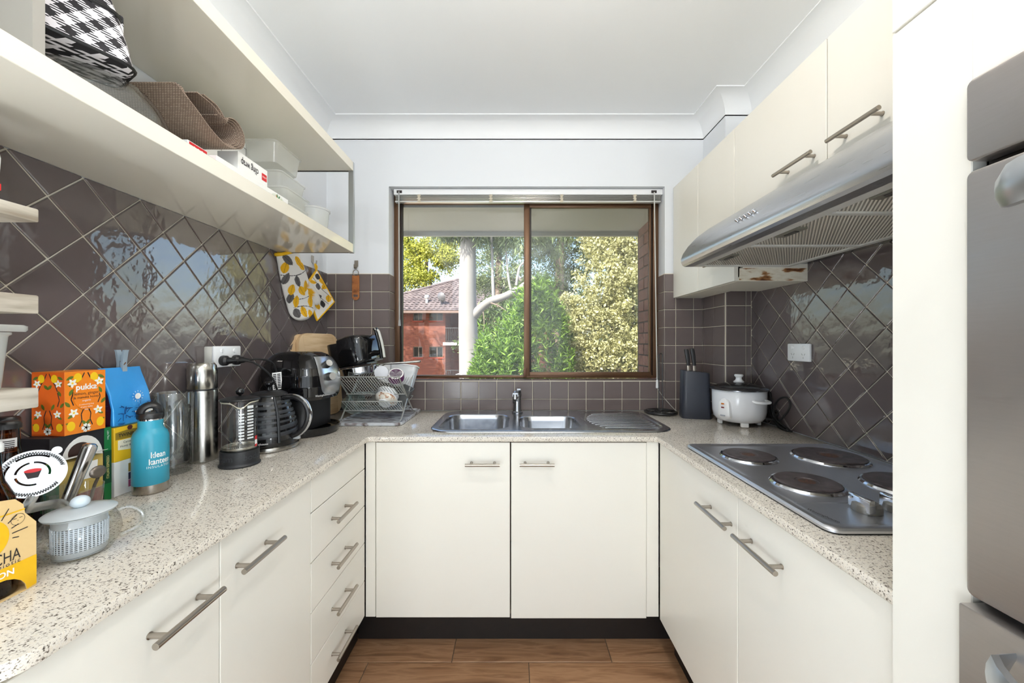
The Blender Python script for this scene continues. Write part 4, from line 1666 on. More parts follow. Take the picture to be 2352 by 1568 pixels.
tube(bm, spline(hp, 7), .012, 12, flat=(.0125, .0095))
h = part('handle', bm, BLACK, t)
bm = B()
tube(bm, [q + (q - (o + hd * .085 + Vector((0, 0, .118)))).normalized() * .0088 for q in spline(hp, 7)], .004, 8, flat=(.009, .0028))
part('chrome_trim', bm, CHROME, h)
bm = B()
sd = Vector((-hd.y, hd.x, 0))
tube(bm, spline([o + hd * .046 - sd * .036 + Vector((0, 0, .19)), o + hd * .060 - sd * .044 + Vector((0, 0, .155)), o + hd * .072 - sd * .052 + Vector((0, 0, .115)), o + hd * .078 - sd * .057 + Vector((0, 0, .07)), o + hd * .080 - sd * .058 + Vector((0, 0, .032))], 6), .005, 8)
part('water_gauge', bm, BLACK_MATT, t)
bm = B()
box(bm, -.012, .012, -.007, .007, -.005, .005, .003, 2, mat=Matrix.Translation(o + hd * .107 + Vector((0, 0, .038))) @ Matrix.Rotation(math.atan2(hd.y, hd.x), 4, 'Z'))
part('switch_lever', bm, mat('lever_grey', s(186, 190, 194), .3, .3), t)
bm = B()
sp_ = Vector((-.9, .42, 0)).normalized()
ss_ = Vector((-sp_.y, sp_.x, 0))
loft(bm, [[o + sp_ * (.060 + .01 * q) + ss_ * w + Vector((0, 0, z)) for (w, z) in ((-.022 * (1 - q * .28), .194), (.022 * (1 - q * .28), .194), (.012 * (1 - q * .25), .166 + .009 * q), (-.012 * (1 - q * .25), .166 + .009 * q))] for q in range(3)])
part('spout', bm, BLACK_GLOSS, t)
text('Westinghouse', .0105, WHITE_INK, t, cylinder=(kx, ky, .0962, math.atan2(-.84, .2) + .0, WT + .034))
bm = B()
M_ = math.atan2(-.84, .2) - .44
for k in range(18):
    a, b_ = 2 * PI * k / 18, 2 * PI * (k + 1) / 18
    q = []
    for (ang_, rr) in ((a, .0062), (b_, .0062), (b_, .0052), (a, .0052)):
        an = M_ + rr * math.cos(ang_) / .0962
        q.append(bm.verts.new((kx + .0963 * math.cos(an), ky + .0963 * math.sin(an), WT + .034 + rr * math.sin(ang_))))
    bm.faces.new(q)
part('emblem_ring', bm, WHITE_INK, t, smooth=False)
text('W', .008, WHITE_INK, t, cylinder=(kx, ky, .0962, M_, WT + .034))

# ---- air fryer (its basket is out, lying on the dish rack)
t = thing('air_fryer', 'glossy black air fryer with silver dial panel, its basket taken out', 'air fryer', (-.928, 1.666, WT), math.radians(-5))
FRYER = t
SH = [(.150, .128, .122), (.165, .136, .128), (.205, .141, .132), (.25, .138, .129), (.285, .129, .120), (.315, .113, .106), (.335, .094, .088), (.346, .074, .069), (.3495, .05, .046)]


def fry(a, z):
    for (z0, a0, b0), (z1, a1, b1) in zip(SH[:-1], SH[1:]):
        if z0 <= z <= z1 + 1e-9:
            q = (z - z0) / (z1 - z0)
            A, Bb = a0 + (a1 - a0) * q, b0 + (b1 - b0) * q
            break
    e = 2 / 3.4
    c, d = math.cos(a), math.sin(a)
    return Vector((A * math.copysign(abs(c) ** e, c), Bb * math.copysign(abs(d) ** e, d), z))


bm = B()
zs = sorted(set([round(z, 4) for z in np.linspace(.150, .3495, 26)] + [q[0] for q in SH]))
loft(bm, [[fry(2 * PI * k / 72, z) for k in range(72)] for z in zs], True, True)
part('shell', bm, BLACK_GLOSS, t, local=True)
bm = B()
loft(bm, [[fry(2 * PI * k / 72, .2) * 1.0 * 0 + Vector((-.018 + .112 * math.copysign(abs(math.cos(2 * PI * k / 72)) ** .5, math.cos(2 * PI * k / 72)), .112 * math.copysign(abs(math.sin(2 * PI * k / 72)) ** .5, math.sin(2 * PI * k / 72)), z)) for k in range(72)] for z in (.03, .15)])
part('lower_body', bm, mat('fryer_black', s(12, 12, 13), .45), t, local=True)
bm = B()
loft(bm, [[(.012 + a * math.cos(2 * PI * k / 56), b_ * math.sin(2 * PI * k / 56), z) for k in range(56)] for a, b_, z in ((.128, .122, .0), (.136, .128, .003), (.146, .134, .028), (.146, .134, .034), (.141, .129, .034), (.134, .124, .024), (.12, .11, .022))])
part('base_tray', bm, BLACK_GLOSS, t, local=True)
bm = B()
rows = []
for i in range(17):
    q = i / 16
    z = .162 + q * .165
    w = .28 + .20 * math.sin(PI * min(1, q * 1.15) * .5)
    w *= math.sqrt(max(.02, 1 - (1 - min(1, q / .22)) ** 2))
    row = []
    for j in range(13):
        a = (-1 + 2 * j / 12) * w
        p0 = fry(a, min(z, .349))
        n_ = Vector((p0.x, p0.y, .05 + max(0, z - .25) * .8)).normalized()
        row.append(bm.verts.new(p0 + n_ * .0022))
    rows.append(row)
for a, b_ in zip(rows[:-1], rows[1:]):
    for j in range(12): bm.faces.new((a[j], a[j + 1], b_[j + 1], b_[j]))
pn = part('dial_panel', bm, mat('silver_panel', s(196, 198, 200), .22, .85), t, local=True)
for z, r_ in ((.292, .0165), (.243, .018)):
    p0 = fry(-.05, z)
    n_ = Vector((p0.x, p0.y * .6, .12 if z > .27 else .05)).normalized()
    n_ = Vector((n_.x, n_.y - .25, .35 if z > .27 else .12)).normalized()
    bm = B()
    cyl(bm, p0, p0 + n_ * .024, r_, r_ * .9, n=24)
    kb = part('dial', bm, BLACK, pn, local=True)
    bm = B()
    cyl(bm, p0 + n_ * .0238, p0 + n_ * .0255, r_ * .86, n=24)
    part('dial_cap', bm, mat('dial_cap_silver', s(214, 212, 206), .3, .5), t, local=True)
for i, (txt, sz) in enumerate((('Westinghouse', .012),)):
    bm0 = bpy.data.curves.new('txt', 'FONT')
    bm0.body, bm0.size, bm0.align_x, bm0.align_y = txt, sz, 'CENTER', 'CENTER'
    ob = bpy.data.objects.new('txt', bm0)
    me = bpy.data.meshes.new_from_object(ob)
    bpy.data.objects.remove(ob)
    bm = B()
    bm.from_mesh(me)
    for v_ in bm.verts:
        a = -.30 + v_.co.x / .12
        q = fry(a, .168 + v_.co.y)
        v_.co = q + Vector((q.x, q.y, 0)).normalized() * .0012
    part('lettering', bm, WHITE_INK, t, local=True, smooth=False)

# ---- bamboo cutting boards leaning on the left wall behind the fryer
BAMBOO = ramp_mat('bamboo', 7, [(.3, s(198, 164, 120)), (.5, s(214, 184, 142)), (.7, s(224, 198, 160))], rough=.5, detail=6, stretch=(2, 1.2, 14), bump=.1)
BAMBOO_E = mat('bamboo_edge', s(220, 190, 148), .5)


def board(cy, w, h, xb, dx, lab):
    t = thing('cutting_board', lab, 'cutting board', (xb, cy, WT), group='bamboo cutting boards')
    M = Matrix.Translation((xb, cy, WT + .002)) @ Matrix.Rotation(math.radians(-11), 4, 'Z') @ Matrix.Rotation(math.radians(dx), 4, 'Y')
    out = rrect(-w / 2, w / 2, 0, h, .065, 8)
    bm = B()
    prism(bm, clip(out, -w / 2 + .038, w / 2 - .038, -1, 9), 'x', -.009, .009, .0015, mat=M)
    part('board', bm, BAMBOO, t)
    for lo_, hi_ in ((-9, -w / 2 + .0378), (w / 2 - .0378, 9)):
        bm = B()
        prism(bm, clip(out, lo_, hi_, -1, 9), 'x', -.009, .009, .0015, mat=M)
        part('end_band', bm, BAMBOO_E, t)
    return t


board(2.005, .30, .434, -1.000, -4.5, 'pale bamboo cutting board, the front one behind the air fryer')
board(1.985, .31, .428, -1.032, -3.5, 'bamboo cutting board standing behind the other one against the left wall')

# ---- wire dish rack
t = thing('dish_rack', 'two-tier folding chrome wire dish rack in the left corner of the worktop', 'dish rack', (-.71, 1.95, WT))
WIRE = mat('chrome_wire', s(206, 208, 204), .38, .85)
RX0, RX1 = -.828, -.54
for x in (RX0, RX1):
    bm = B()
    tube(bm, [(x, 1.80, .9185), (x, 1.83, .925), (x, 2.055, 1.125)], .004, 8)
    part('leg', bm, WIRE, t)
    bm = B()
    tube(bm, [(x, 2.07, .9185), (x, 2.03, .93), (x, 1.785, 1.128)], .004, 8)
    part('leg', bm, WIRE, t)
for (y, z) in ((1.785, 1.128), (2.055, 1.125), (1.885, 1.035), (1.965, 1.035), (1.835, 1.006), (2.035, 1.006), (1.862, .957), (2.005, .957)):
    bm = B()
    cyl(bm, (RX0, y, z), (RX1, y, z), .0028, n=8)
    part('rail', bm, WIRE, t)
for nm, (yf, zf, yb_, zb, yf2, yb2, zz_) in (('upper_basket', (1.785, 1.128, 2.055, 1.125, 1.885, 1.965, 1.035)), ('lower_basket', (1.835, 1.006, 2.035, 1.006, 1.862, 2.005, .957))):
    bm = B()
    n = 22
    for k in range(n + 1):
        x = RX0 + (RX1 - RX0) * k / n
        x2 = min(RX1, x + .032)
        x3 = max(RX0, x - .032)
        tube(bm, [(x, yf, zf), (x2, yf2, zz_)], .0016, 5)
        tube(bm, [(x2, yf2, zz_), (x2, yb2, zz_)], .0016, 5)
        tube(bm, [(x, yb_, zb), (x3, yb2, zz_)], .0016, 5)
    part(nm, bm, WIRE, t, kind='stuff')
MARB = ramp_mat('marbled_tray', 14, [(.3, s(92, 74, 62)), (.42, s(150, 146, 150)), (.52, s(196, 202, 210)), (.7, s(218, 222, 226))], rough=.25, stretch=(1, 3, 1), detail=7, distort=1.2)
bm = B()
R = lambda d, z: [(p[0], p[1], z) for p in rrect(-.840 + d, -.525 - d, 1.772 + d, 2.168 - d, .035 - d * .5, 5)]
loft(bm, [R(.004, WT), R(.0, .905), R(0, .916), R(.004, .917), R(.009, .912), R(.014, .911)])
part('drip_tray', bm, MARB, t)

# ---- fryer basket, tilted on top of the rack
MB_ = Matrix.Translation((-.792, 1.93, 1.172)) @ Matrix.Rotation(math.radians(-9), 4, 'Y') @ Matrix.Rotation(math.radians(-16), 4, 'Z')
t = thing('fryer_basket', 'black air fryer basket with an upright handle lying on the dish rack', 'basket', (-.792, 1.93, 1.172))
bm = B()
R = lambda a, z, x0=-.105: [MB_ @ Vector((p[0], p[1], z)) for p in rrect(x0, .085, -a, a, .055, 6)]
loft(bm, [R(.086, .0, -.092), R(.094, .006, -.1), R(.098, .045), R(.1, .118), R(.096, .121), R(.093, .115), R(.088, .012, -.095)])
part('pan', bm, mat('fryer_pan_black', s(30, 29, 30), .22), t)
bm = B()
rings = []
for (x, z0, z1, w) in ((-.018, .004, .138, .101), (.035, .004, .146, .106), (.078, .006, .146, .1), (.102, .012, .138, .086), (.113, .022, .122, .066)):
    rings.append([MB_ @ Vector((x, p[0], p[1])) for p in rrect(-w, w, z0, z1, .014, 3)])
loft(bm, rings)
part('drawer_front', bm, BLACK_GLOSS, t)
bm = B()
tube(bm, [MB_ @ Vector(q) for q in ((.106, -.0, .05), (.13, 0, .046), (.152, 0, .045))], .016, 10, flat=(.02, .014))
tube(bm, [MB_ @ Vector(q) for q in ((.150, 0, .018), (.152, 0, .04), (.150, 0, .1), (.143, 0, .15), (.136, 0, .166))], .012, 12, flat=(.017, .0115))
h = part('handle', bm, BLACK_GLOSS, t)
bm = B()
tube(bm, [MB_ @ Vector(q) for q in ((.1655, -.004, .02), (.1665, -.004, .06), (.164, -.004, .1), (.157, -.004, .148), (.152, -.004, .158))], .006, 10, flat=(.012, .005))
part('handle_inlay', bm, mat('handle_inlay_grey', s(206, 204, 196), .4), h)

# ---- steel frying pan under the basket
MP = Matrix.Translation((-.775, 1.915, 1.128)) @ Matrix.Rotation(math.radians(-9), 4, 'Y')
t = thing('steel_pan', 'small stainless steel pan with a rod handle under the black basket', 'pan', (-.775, 1.915, 1.128))
bm = B()
lathe(bm, [(0, .0), (.080, 0), (.086, .004), (.0905, .036), (.0925, .038), (.0905, .040), (.088, .038), (.083, .006), (0, .004)], (0, 0, 0), 44, mat=MP)
part('pan_body', bm, CHROME, t)
bm = B()
tube(bm, [MP @ Vector(q) for q in ((.088, .02, .026), (.12, .03, .034), (.19, .05, .026), (.285, .075, .018))], [.004, .005, .006, .0065], 10)
ball(bm, MP @ Vector((.287, .0755, .018)), .007)
part('handle', bm, mat('pan_handle_steel', s(150, 148, 142), .25, 1.0), t)
bm = B()
box(bm, .082, .096, -.018, .016, .010, .040, .002, 1, mat=MP)
part('rivet_plate', bm, CHROME, t)

# ---- pieces drying in the rack
def disc_thing(name, lab, cat, c, axis, prof, m, n=32, part_name='body', group=None):
    t = thing(name, lab, cat, c, group=group)
    q = Vector(axis).normalized().to_track_quat('Z', 'Y').to_matrix().to_4x4()
    bm = B()
    lathe(bm, prof, (0, 0, 0), n, mat=Matrix.Translation(Vector(c)) @ q)
    part(part_name, bm, m, t)
    return t, Matrix.Translation(Vector(c)) @ q


disc_thing('jar_lid', 'pale grey round jar lid propped at the front of the dish rack', 'lid', (-.645, 1.855, 1.143), (.18, -.95, .2), [(0, .006), (.029, .006), (.033, .004), (.034, -.006), (.031, -.007), (0, -.004)], mat('lid_grey', s(204, 206, 212), .35))
t, Mq = disc_thing('purple_tub', 'small white tub with a purple lid beside the grey jar lid', 'tub', (-.588, 1.90, 1.120), (.15, -.62, .7), [(0, -.03), (.03, -.03), (.037, .018), (0, .018)], WHITE_PL)
bm = B()
lathe(bm, [(.039, -.012), (.0395, .016), (.037, .021), (.031, .021), (.030, .018), (0, .018)], (0, 0, 0), 32, mat=Mq)
part('purple_lid', bm, mat('purple_plastic', s(104, 52, 98), .3), t)
bm = B()
lathe(bm, [(.0305, .0215), (.034, .0222), (.0365, .0215)], (0, 0, 0), 32, mat=Mq)
part('white_ring', bm, WHITE_INK, t)
t = thing('white_food_box', 'white plastic food box drying at the back right of the dish rack', 'container', (-.605, 2.03, 1.04))
Mq = Matrix.Translation((-.610, 2.055, 1.052)) @ Matrix.Rotation(math.radians(-14), 4, 'X') @ Matrix.Rotation(math.radians(7), 4, 'Y')
R = lambda q, z: [Mq @ Vector((p[0], p[1], z)) for p in rrect(-.07 * q, .07 * q, -.036 * q, .036 * q, .015, 4)]
bm = B()
loft(bm, [R(.86, 0), R(.88, .003), R(1.0, .110), R(1.06, .112), R(1.06, .119), R(.98, .119), R(.86, .01)])
part('box_body', bm, mat('milky_white', s(236, 238, 240), .3), t)
disc_thing('white_plate', 'white side plate standing behind the steel pan in the dish rack', 'plate', (-.665, 2.045, 1.120), (.1, -.85, .5), [(0, 0), (.035, 0), (.056, .009), (.058, .011), (.035, .004), (0, .004)], WHITE_PL)
FLOR = ramp_mat('speckled_bowl_print', 60, [(.36, s(150, 92, 60)), (.44, s(206, 182, 160)), (.5, s(226, 220, 208)), (.8, s(232, 228, 220))], rough=.2, detail=3)
bp_ = [(0, -.012), (.028, -.012), (.030, -.006), (.052, .012), (.0555, .022), (.053, .022), (.048, .012), (.026, -.003), (0, -.003)]
t, Mq = disc_thing('white_bowl', 'white bowl with a brown flecked print on its side, front of the lower rack', 'bowl', (-.632, 1.868, .998), (.12, .72, .62), bp_, WHITE_PL, 36, group='bowls in the dish rack')
bm = B()
lathe(bm, [(.0302, -.0062), (.0412, .0025), (.0524, .0116), (.0552, .018)], (0, 0, -.0006), 36, mat=Mq)
part('printed_band', bm, FLOR, t)
disc_thing('white_bowl', 'plain white bowl nested behind the flecked one in the lower rack', 'bowl', (-.634, 1.893, 1.018), (.12, .75, .6), bp_, WHITE_PL, 36, group='bowls in the dish rack')
disc_thing('glass_bowl', 'clear cut glass bowl lying on its side in the lower rack', 'bowl', (-.79, 1.90, 1.003), (-.35, .5, -.7), [(0, -.02), (.03, -.02), (.045, -.01), (.058, .03), (.061, .032), (.054, .03), (.04, -.006), (0, -.014)], glassy('greenish_glass', (.78, .86, .84), 1.5, .03, .08, (.7, .8, .78)), 36)
disc_thing('glass_tumbler', 'clear tumbler lying in the upper basket of the dish rack', 'glass', (-.69, 1.90, 1.075), (.75, -.5, -.3), [(0, -.045), (.026, -.045), (.03, -.04), (.036, .045), (.034, .045), (.027, -.036), (0, -.036)], GLASS, 28)
GREYP = mat('grey_plastic', s(92, 94, 94), .4)
t = thing('grey_bin', 'dark grey plastic tub turned on its side at the right of the lower rack', 'tub', (-.575, 1.97, .975))
Mq = Matrix.Translation((-.578, 1.955, .982)) @ Matrix.Rotation(math.radians(24), 4, 'Y') @ Matrix.Rotation(math.radians(8), 4, 'X')
R = lambda q, z: [Mq @ Vector((p[0], p[1], z)) for p in rrect(-.028 * q, .028 * q, -.035 * q, .035 * q, .01, 3)]
bm = B()
loft(bm, [R(.85, -.015), R(.9, -.01), R(1.05, .085), R(.98, .085), R(.8, 0)])
part('tub_body', bm, GREYP, t)
t = thing('grey_tray', 'grey plastic tray leaning across the middle of the dish rack', 'tray', (-.70, 1.92, .97))
bm = B()
Mq = Matrix.Translation((-.685, 1.925, 1.008)) @ Matrix.Rotation(math.radians(-22), 4, 'Y') @ Matrix.Rotation(math.radians(28), 4, 'X')
loft(bm, [[Mq @ Vector((p[0], p[1], z)) for p in rrect(-.10, .10, -.03, .03, .012, 3)] for z in (0, .004)])
part('tray', bm, mat('grey_tray_plastic', s(128, 128, 124), .35), t)

# ------------------------------------------------------------------ printed oven mitt and pot holder
def attr_mat(name):
    m = bpy.data.materials.new(name)
    m.use_nodes = True
    nt = m.node_tree
    p = nt.nodes['Principled BSDF']
    p.inputs['Roughness'].default_value = .85
    a = nt.nodes.new('ShaderNodeAttribute')
    a.attribute_name = 'print'
    nt.links.new(a.outputs['Color'], p.inputs['Base Color'])
    return m


LEAFY = attr_mat('leaf_print_cotton')
C_W, C_Y, C_G, C_K = s(226, 222, 216), s(226, 170, 14), s(92, 88, 88), s(52, 48, 50)


def leaf_print(x, y, leaves_, stems):
    """colour of the cotton print at (x, y) metres"""
    for (cx, cy, a, b, rot, c) in leaves_:
        dx, dy = x - cx, y - cy
        u_ = dx * math.cos(rot) + dy * math.sin(rot)
        v_ = -dx * math.sin(rot) + dy * math.cos(rot)
        if abs(u_) < a:
            w = b * (1 - (u_ / a) ** 2) ** .8
            if abs(v_) < w:
                return tuple(q * .45 for q in c) if abs(v_) < .0012 else c
    for (x0, y0, x1, y1, bend) in stems:
        q = max(0, min(1, (x - x0) / (x1 - x0 + 1e-9)))
        if 0 < q < 1 and abs(y - (y0 + (y1 - y0) * q + bend * math.sin(PI * q))) < .0016:
            return C_K
    return C_W


def paint(o, fn):
    me = o.data
    at = me.color_attributes.new('print', 'FLOAT_COLOR', 'POINT')
    at.data.foreach_set('color', np.array([(*fn(v.co), 1) for v in me.vertices], dtype=np.float32).ravel())


t = thing('oven_mitt', 'oven mitt printed with yellow and grey leaves hanging on the left wall', 'oven mitt', (-1.045, 1.84, 1.40))
a0v, a1v = Vector((-1.048, 1.765, 1.705)), Vector((-1.040, 1.905, 1.402))
axv = (a1v - a0v)
Lm = axv.length
axn = axv.normalized()
nv = Vector((.94, -.34, 0)).normalized()
side = axn.cross(nv).normalized()
nv = side.cross(axn).normalized()
bm = B()
wid = lambda q: (.058 + .020 * math.sin(min(1, q * 1.6) * PI / 2)) * (math.sqrt(max(.0, 1 - ((q - .78) / .22) ** 2)) if q > .78 else 1)
rings = []
for i in range(161):
    q = .999 * i / 160
    w = max(.004, wid(q))
    th = .020 * min(1, w / .05) + .002
    ring = []
    for k in range(150):
        a = 2 * PI * k / 150
        quilt = 1 + .06 * math.cos(q * 40 + 3 * math.cos(a)) * abs(math.sin(a))
        ring.append(a0v + axv * q + side * w * math.cos(a) + nv * th * math.sin(a) * quilt)
    rings.append(ring)
loft(bm, rings)
m_ = part('mitt', bm, LEAFY, t)
rnd = random.Random(5)
lv = []
for (u_, v_, c) in ((-.03, .05, C_Y), (.025, .03, C_G), (-.045, .075, C_Y), (.045, .06, C_Y), (.005, .135, C_G), (-.035, .17, C_Y), (-.005, .185, C_Y), (.045, .165, C_Y), (.055, .11, C_G), (.04, .225, C_Y), (-.04, .25, C_Y), (.015, .285, C_Y), (.05, .28, C_G), (-.055, .215, C_Y), (.06, .2, C_G), (-.02, .31, C_Y)):
    lv.append((u_, v_, rnd.uniform(.025, .031), rnd.uniform(.014, .018), rnd.uniform(.9, 2.2), c))
st = [(-.07, .10, .07, .09, .012), (-.07, .215, .07, .20, .015), (-.05, .29, .06, .25, -.012)]
mw_inv = MW[t.name]
paint(m_, lambda co: leaf_print((mw_inv @ co - a0v).dot(side), (mw_inv @ co - a0v).dot(axn), lv, st))
bm = B()
tb = a0v + axv * .60 + side * (-.066 if side.y < 0 else .066)
sgn = 1 if side.y > 0 else -1
th_pts = [a0v + axv * .50 + side * sgn * .05, a0v + axv * .66 + side * sgn * .079, a0v + axv * .80 + side * sgn * .09, a0v + axv * .86 + side * sgn * .09]
tube(bm, spline(th_pts, 5), [.026] * 5 + [.025] * 5 + [.022, .02, .018, .015, .012, .006][:6], 14)
th_ = part('thumb', bm, LEAFY, t)
paint(th_, lambda co: leaf_print((mw_inv @ co - a0v).dot(side), (mw_inv @ co - a0v).dot(axn), lv, st))
bm = B()
tube(bm, [a0v + side * .060 * math.cos(2 * PI * k / 40) + nv * .022 * math.sin(2 * PI * k / 40) for k in range(40)], .0075, 8, cyclic=True)
part('cuff_binding', bm, YELLOW, t)
bm = B()
tube(bm, spline([a0v + side * sgn * .055, a0v + side * sgn * .068 + Vector((-.012, .02, .014)), a0v + side * sgn * .055 + Vector((-.006, .0, .0))], 6), .004, 6)
part('hanging_loop', bm, YELLOW, t)

t = thing('pot_holder', 'square quilted pot holder with yellow binding hanging by one corner', 'pot holder', (-1.03, 2.04, 1.40))
Ct, Cr, Cb, Cl = Vector((-1.058, 2.042, 1.672)), Vector((-.998, 2.112, 1.512)), Vector((-1.030, 1.995, 1.405)), Vector((-1.058, 1.930, 1.565))
bm = B()
NG = 110
G = [[None] * (NG + 1) for _ in range(NG + 1)]
G2 = [[None] * (NG + 1) for _ in range(NG + 1)]
nrm = (Cr - Cl).cross(Ct - Cb).normalized()
if nrm.x < 0: nrm = -nrm
for i in range(NG + 1):
    for j in range(NG + 1):
        u_, v_ = i / NG, j / NG
        p0 = Ct * (1 - u_) * (1 - v_) + Cr * u_ * (1 - v_) + Cb * u_ * v_ + Cl * (1 - u_) * v_
        q = .0055 + .002 * abs(math.sin(u_ * PI * 4) * math.sin(v_ * PI * 4))
        G[i][j] = bm.verts.new(p0 + nrm * q)
        G2[i][j] = bm.verts.new(p0 - nrm * .004)
for i in range(NG):
    for j in range(NG):
        bm.faces.new((G[i][j], G[i + 1][j], G[i + 1][j + 1], G[i][j + 1]))
        bm.faces.new((G2[i][j], G2[i][j + 1], G2[i + 1][j + 1], G2[i + 1][j]))
ph = part('quilted_pad', bm, LEAFY, t)
e1, e2 = (Cr - Ct).normalized(), (Cl - Ct).normalized()
lv2 = [(x, y, rnd.uniform(.021, .026), rnd.uniform(.012, .015), r_, c) for (x, y, r_, c) in ((.03, .03, .9, C_K), (.06, .03, .2, C_Y), (.09, .04, 1.3, C_Y), (.075, .075, .8, C_G), (.14, .03, .4, C_K), (.04, .09, 2.2, C_Y), (.155, .075, .9, C_Y), (.12, .12, 1.8, C_G), (.165, .13, .6, C_K), (.07, .14, .9, C_Y), (.16, .165, .3, C_Y), (.11, .165, 1.9, C_Y))]
paint(ph, lambda co: leaf_print((MW[ph.name] @ co - Ct).dot(e1), (MW[ph.name] @ co - Ct).dot(e2), lv2, [(.0, .06, .18, .05, .012), (.0, .11, .18, .1, .015)]))
bm = B()
edge = []
for a, b_ in ((Ct, Cr), (Cr, Cb), (Cb, Cl), (Cl, Ct)):
    for k in range(6): edge.append(a + (b_ - a) * k / 6 + nrm * .001)
tube(bm, edge, .0062, 8, cyclic=True)
part('yellow_binding', bm, YELLOW, t)
bm = B()
tube(bm, spline([Ct, Ct + Vector((.0, .008, .022)), Ct + Vector((-.004, -.002, .034)), Ct + Vector((0, -.01, .02)), Ct], 5), .004, 6)
part('hanging_loop', bm, YELLOW, t)

# ------------------------------------------------------------------ steel stick-on hooks and the leather bottle opener
def hook(o, u, v, lab):
    """o on the wall, u out of the wall, v along the wall"""
    o, u, v = Vector(o), Vector(u), Vector(v)
    t = thing('wall_hook', lab, 'hook', o - Vector((0, 0, .03)), group='steel wall hooks')
    M = Matrix((( *v, 0), (*u, 0), (0, 0, 1, 0), (0, 0, 0, 1))).transposed()
    M = Matrix.Translation(o) @ Matrix(((v.x, u.x, 0, 0), (v.y, u.y, 0, 0), (v.z, u.z, 1, 0), (0, 0, 0, 1)))
    bm = B()
    box(bm, -.011, .011, .0003, .003, -.012, .024, .001, 1, mat=M)
    part('plate', bm, STEEL_H, t)
    bm = B()
    loft(bm, [[M @ Vector((a, y + dy, z + dz)) for a, dy, dz in ((-.007, 0, 0), (.007, 0, 0), (.007, .0, .002), (-.007, 0, .002))] for y, z in ((.002, -.006), (.006, -.020), (.014, -.026), (.020, -.020), (.022, -.004))])
    part('prong', bm, STEEL_H, t)


hook((-.908, YB - .001, 1.735), (0, -1, 0), (1, 0, 0), 'steel hook on the back wall holding the leather bottle opener')
hook((XL + .001, 2.045, 1.728), (1, 0, 0), (0, 1, 0), 'steel hook on the left wall holding the pot holder')
hook((XL + .001, 1.86, 1.722), (1, 0, 0), (0, 1, 0), 'steel hook on the left wall behind the oven mitt')

t = thing('bottle_opener', 'tan leather covered flat bottle opener hanging on the back wall', 'bottle opener', (-.906, YB - .016, 1.525))
LEATH = ramp_mat('tan_leather', 26, [(.35, s(112, 66, 34)), (.5, s(158, 96, 48)), (.7, s(176, 112, 60))], rough=.5, detail=5)
ox, oy = -.906, YB - .0165
bm = B()
out = rrect(ox - .0205, ox + .0205, 1.530, 1.672, (.006, .006, .0195, .0195), 6)
slot = rrect(ox - .0145, ox + .0125, 1.548, 1.562, .004, 3)
tt = bmesh.new()
for lp in (out, slot):
    vs = [tt.verts.new((p[0], oy, p[1])) for p in lp]
    for k in range(len(vs)): tt.edges.new((vs[k], vs[(k + 1) % len(vs)]))
bmesh.ops.triangle_fill(tt, use_beauty=True, edges=tt.edges[:])
ex = bmesh.ops.extrude_face_region(tt, geom=tt.faces[:])
bmesh.ops.translate(tt, verts=[g for g in ex['geom'] if isinstance(g, bmesh.types.BMVert)], vec=(0, .004, 0))
merge(bm, tt)
part('leather_sleeve', bm, LEATH, t)
bm = B()
tube(bm, [(ox + .0155 * math.cos(2 * PI * k / 28), oy + .002, 1.6865 + .0165 * math.sin(2 * PI * k / 28)) for k in range(28)], .004, 8, cyclic=True, flat=(.0042, .002))
part('steel_ring', bm, STEEL_H, t)

# ------------------------------------------------------------------ power outlets, plugs and cords
def outlet(o, u, v, lab, block):
    """o: centre on the wall, u: out of the wall, v: to the right as seen"""
    o, u, v = Vector(o), Vector(u), Vector(v)
    t = thing('power_outlet', lab, 'outlet', o - Vector((0, 0, .037)))
    M = Matrix.Translation(o) @ Matrix(((v.x, u.x, 0, 0), (v.y, u.y, 0, 0), (v.z, u.z, 1, 0), (0, 0, 0, 1)))
    if block:
        bm = B()
        box(bm, -.062, .062, .0, .028, -.036, .036, .003, 2, mat=M)
        part('mounting_block', bm, mat('block_grey_white', s(214, 212, 204), .4), t)
    d = .028 if block else 0.0
    bm = B()
    box(bm, -.064, .064, d, d + .011, -.0375, .0375, .004, 2, mat=M)
    pl_ = part('plate', bm, WHITE_PL, t)
    for x in (-.03, .03):
        bm = B()
        lathe(bm, [(0, .003), (.007, .003), (.0085, .001), (.0085, 0)], (0, 0, 0), 16, mat=M @ Matrix.Translation((x - .006 * (1 if x > 0 else -1) * 0, d + .011, .021)) @ Matrix.Rotation(-PI / 2, 4, 'X'))
        part('switch', bm, WHITE_PL, pl_)
        bm = B()
        for (dx, dz, rot) in ((-.007, -.008, -.5), (.007, -.008, .5), (0, -.022, 0)):
            box(bm, -.0011, .0011, d + .0108, d + .0114, -.0042, .0042, mat=M @ Matrix.Translation((x + dx, 0, dz)) @ Matrix.Rotation(rot, 4, 'Y'))
        part('pin_slots', bm, mat('slot_grey', s(150, 150, 148), .6), pl_)
    return M


ML = outlet((XL + .0065, 1.385, 1.238), (1, 0, 0), (0, 1, 0), 'white double power outlet on the left wall with two black plugs in it', True)
outlet((XR - .0065, 1.625, 1.246), (-1, 0, 0), (0, -1, 0), 'white double power outlet on the right wall above the hob', False)


def plug_cord(px, pz, pts, owner):
    base = ML @ Vector((px, .0392, pz))
    t = owner
    bm = B()
    lathe(bm, [(0, 0), (.0175, 0), (.0185, .004), (.0175, .016), (.012, .022), (.0105, .034), (.007, .040), (.0045, .056), (0, .056)], (0, 0, 0), 24, mat=ML @ Matrix.Translation((px, .0392, pz)) @ Matrix.Rotation(-PI / 2, 4, 'X'))
    part('power_plug', bm, BLACK, t)
    bm = B()
    tube(bm, spline([base + Vector((.052, 0, 0))] + [Vector(q) for q in pts], 8), .0036, 8)
    part('power_cord', bm, RUBBER, t)


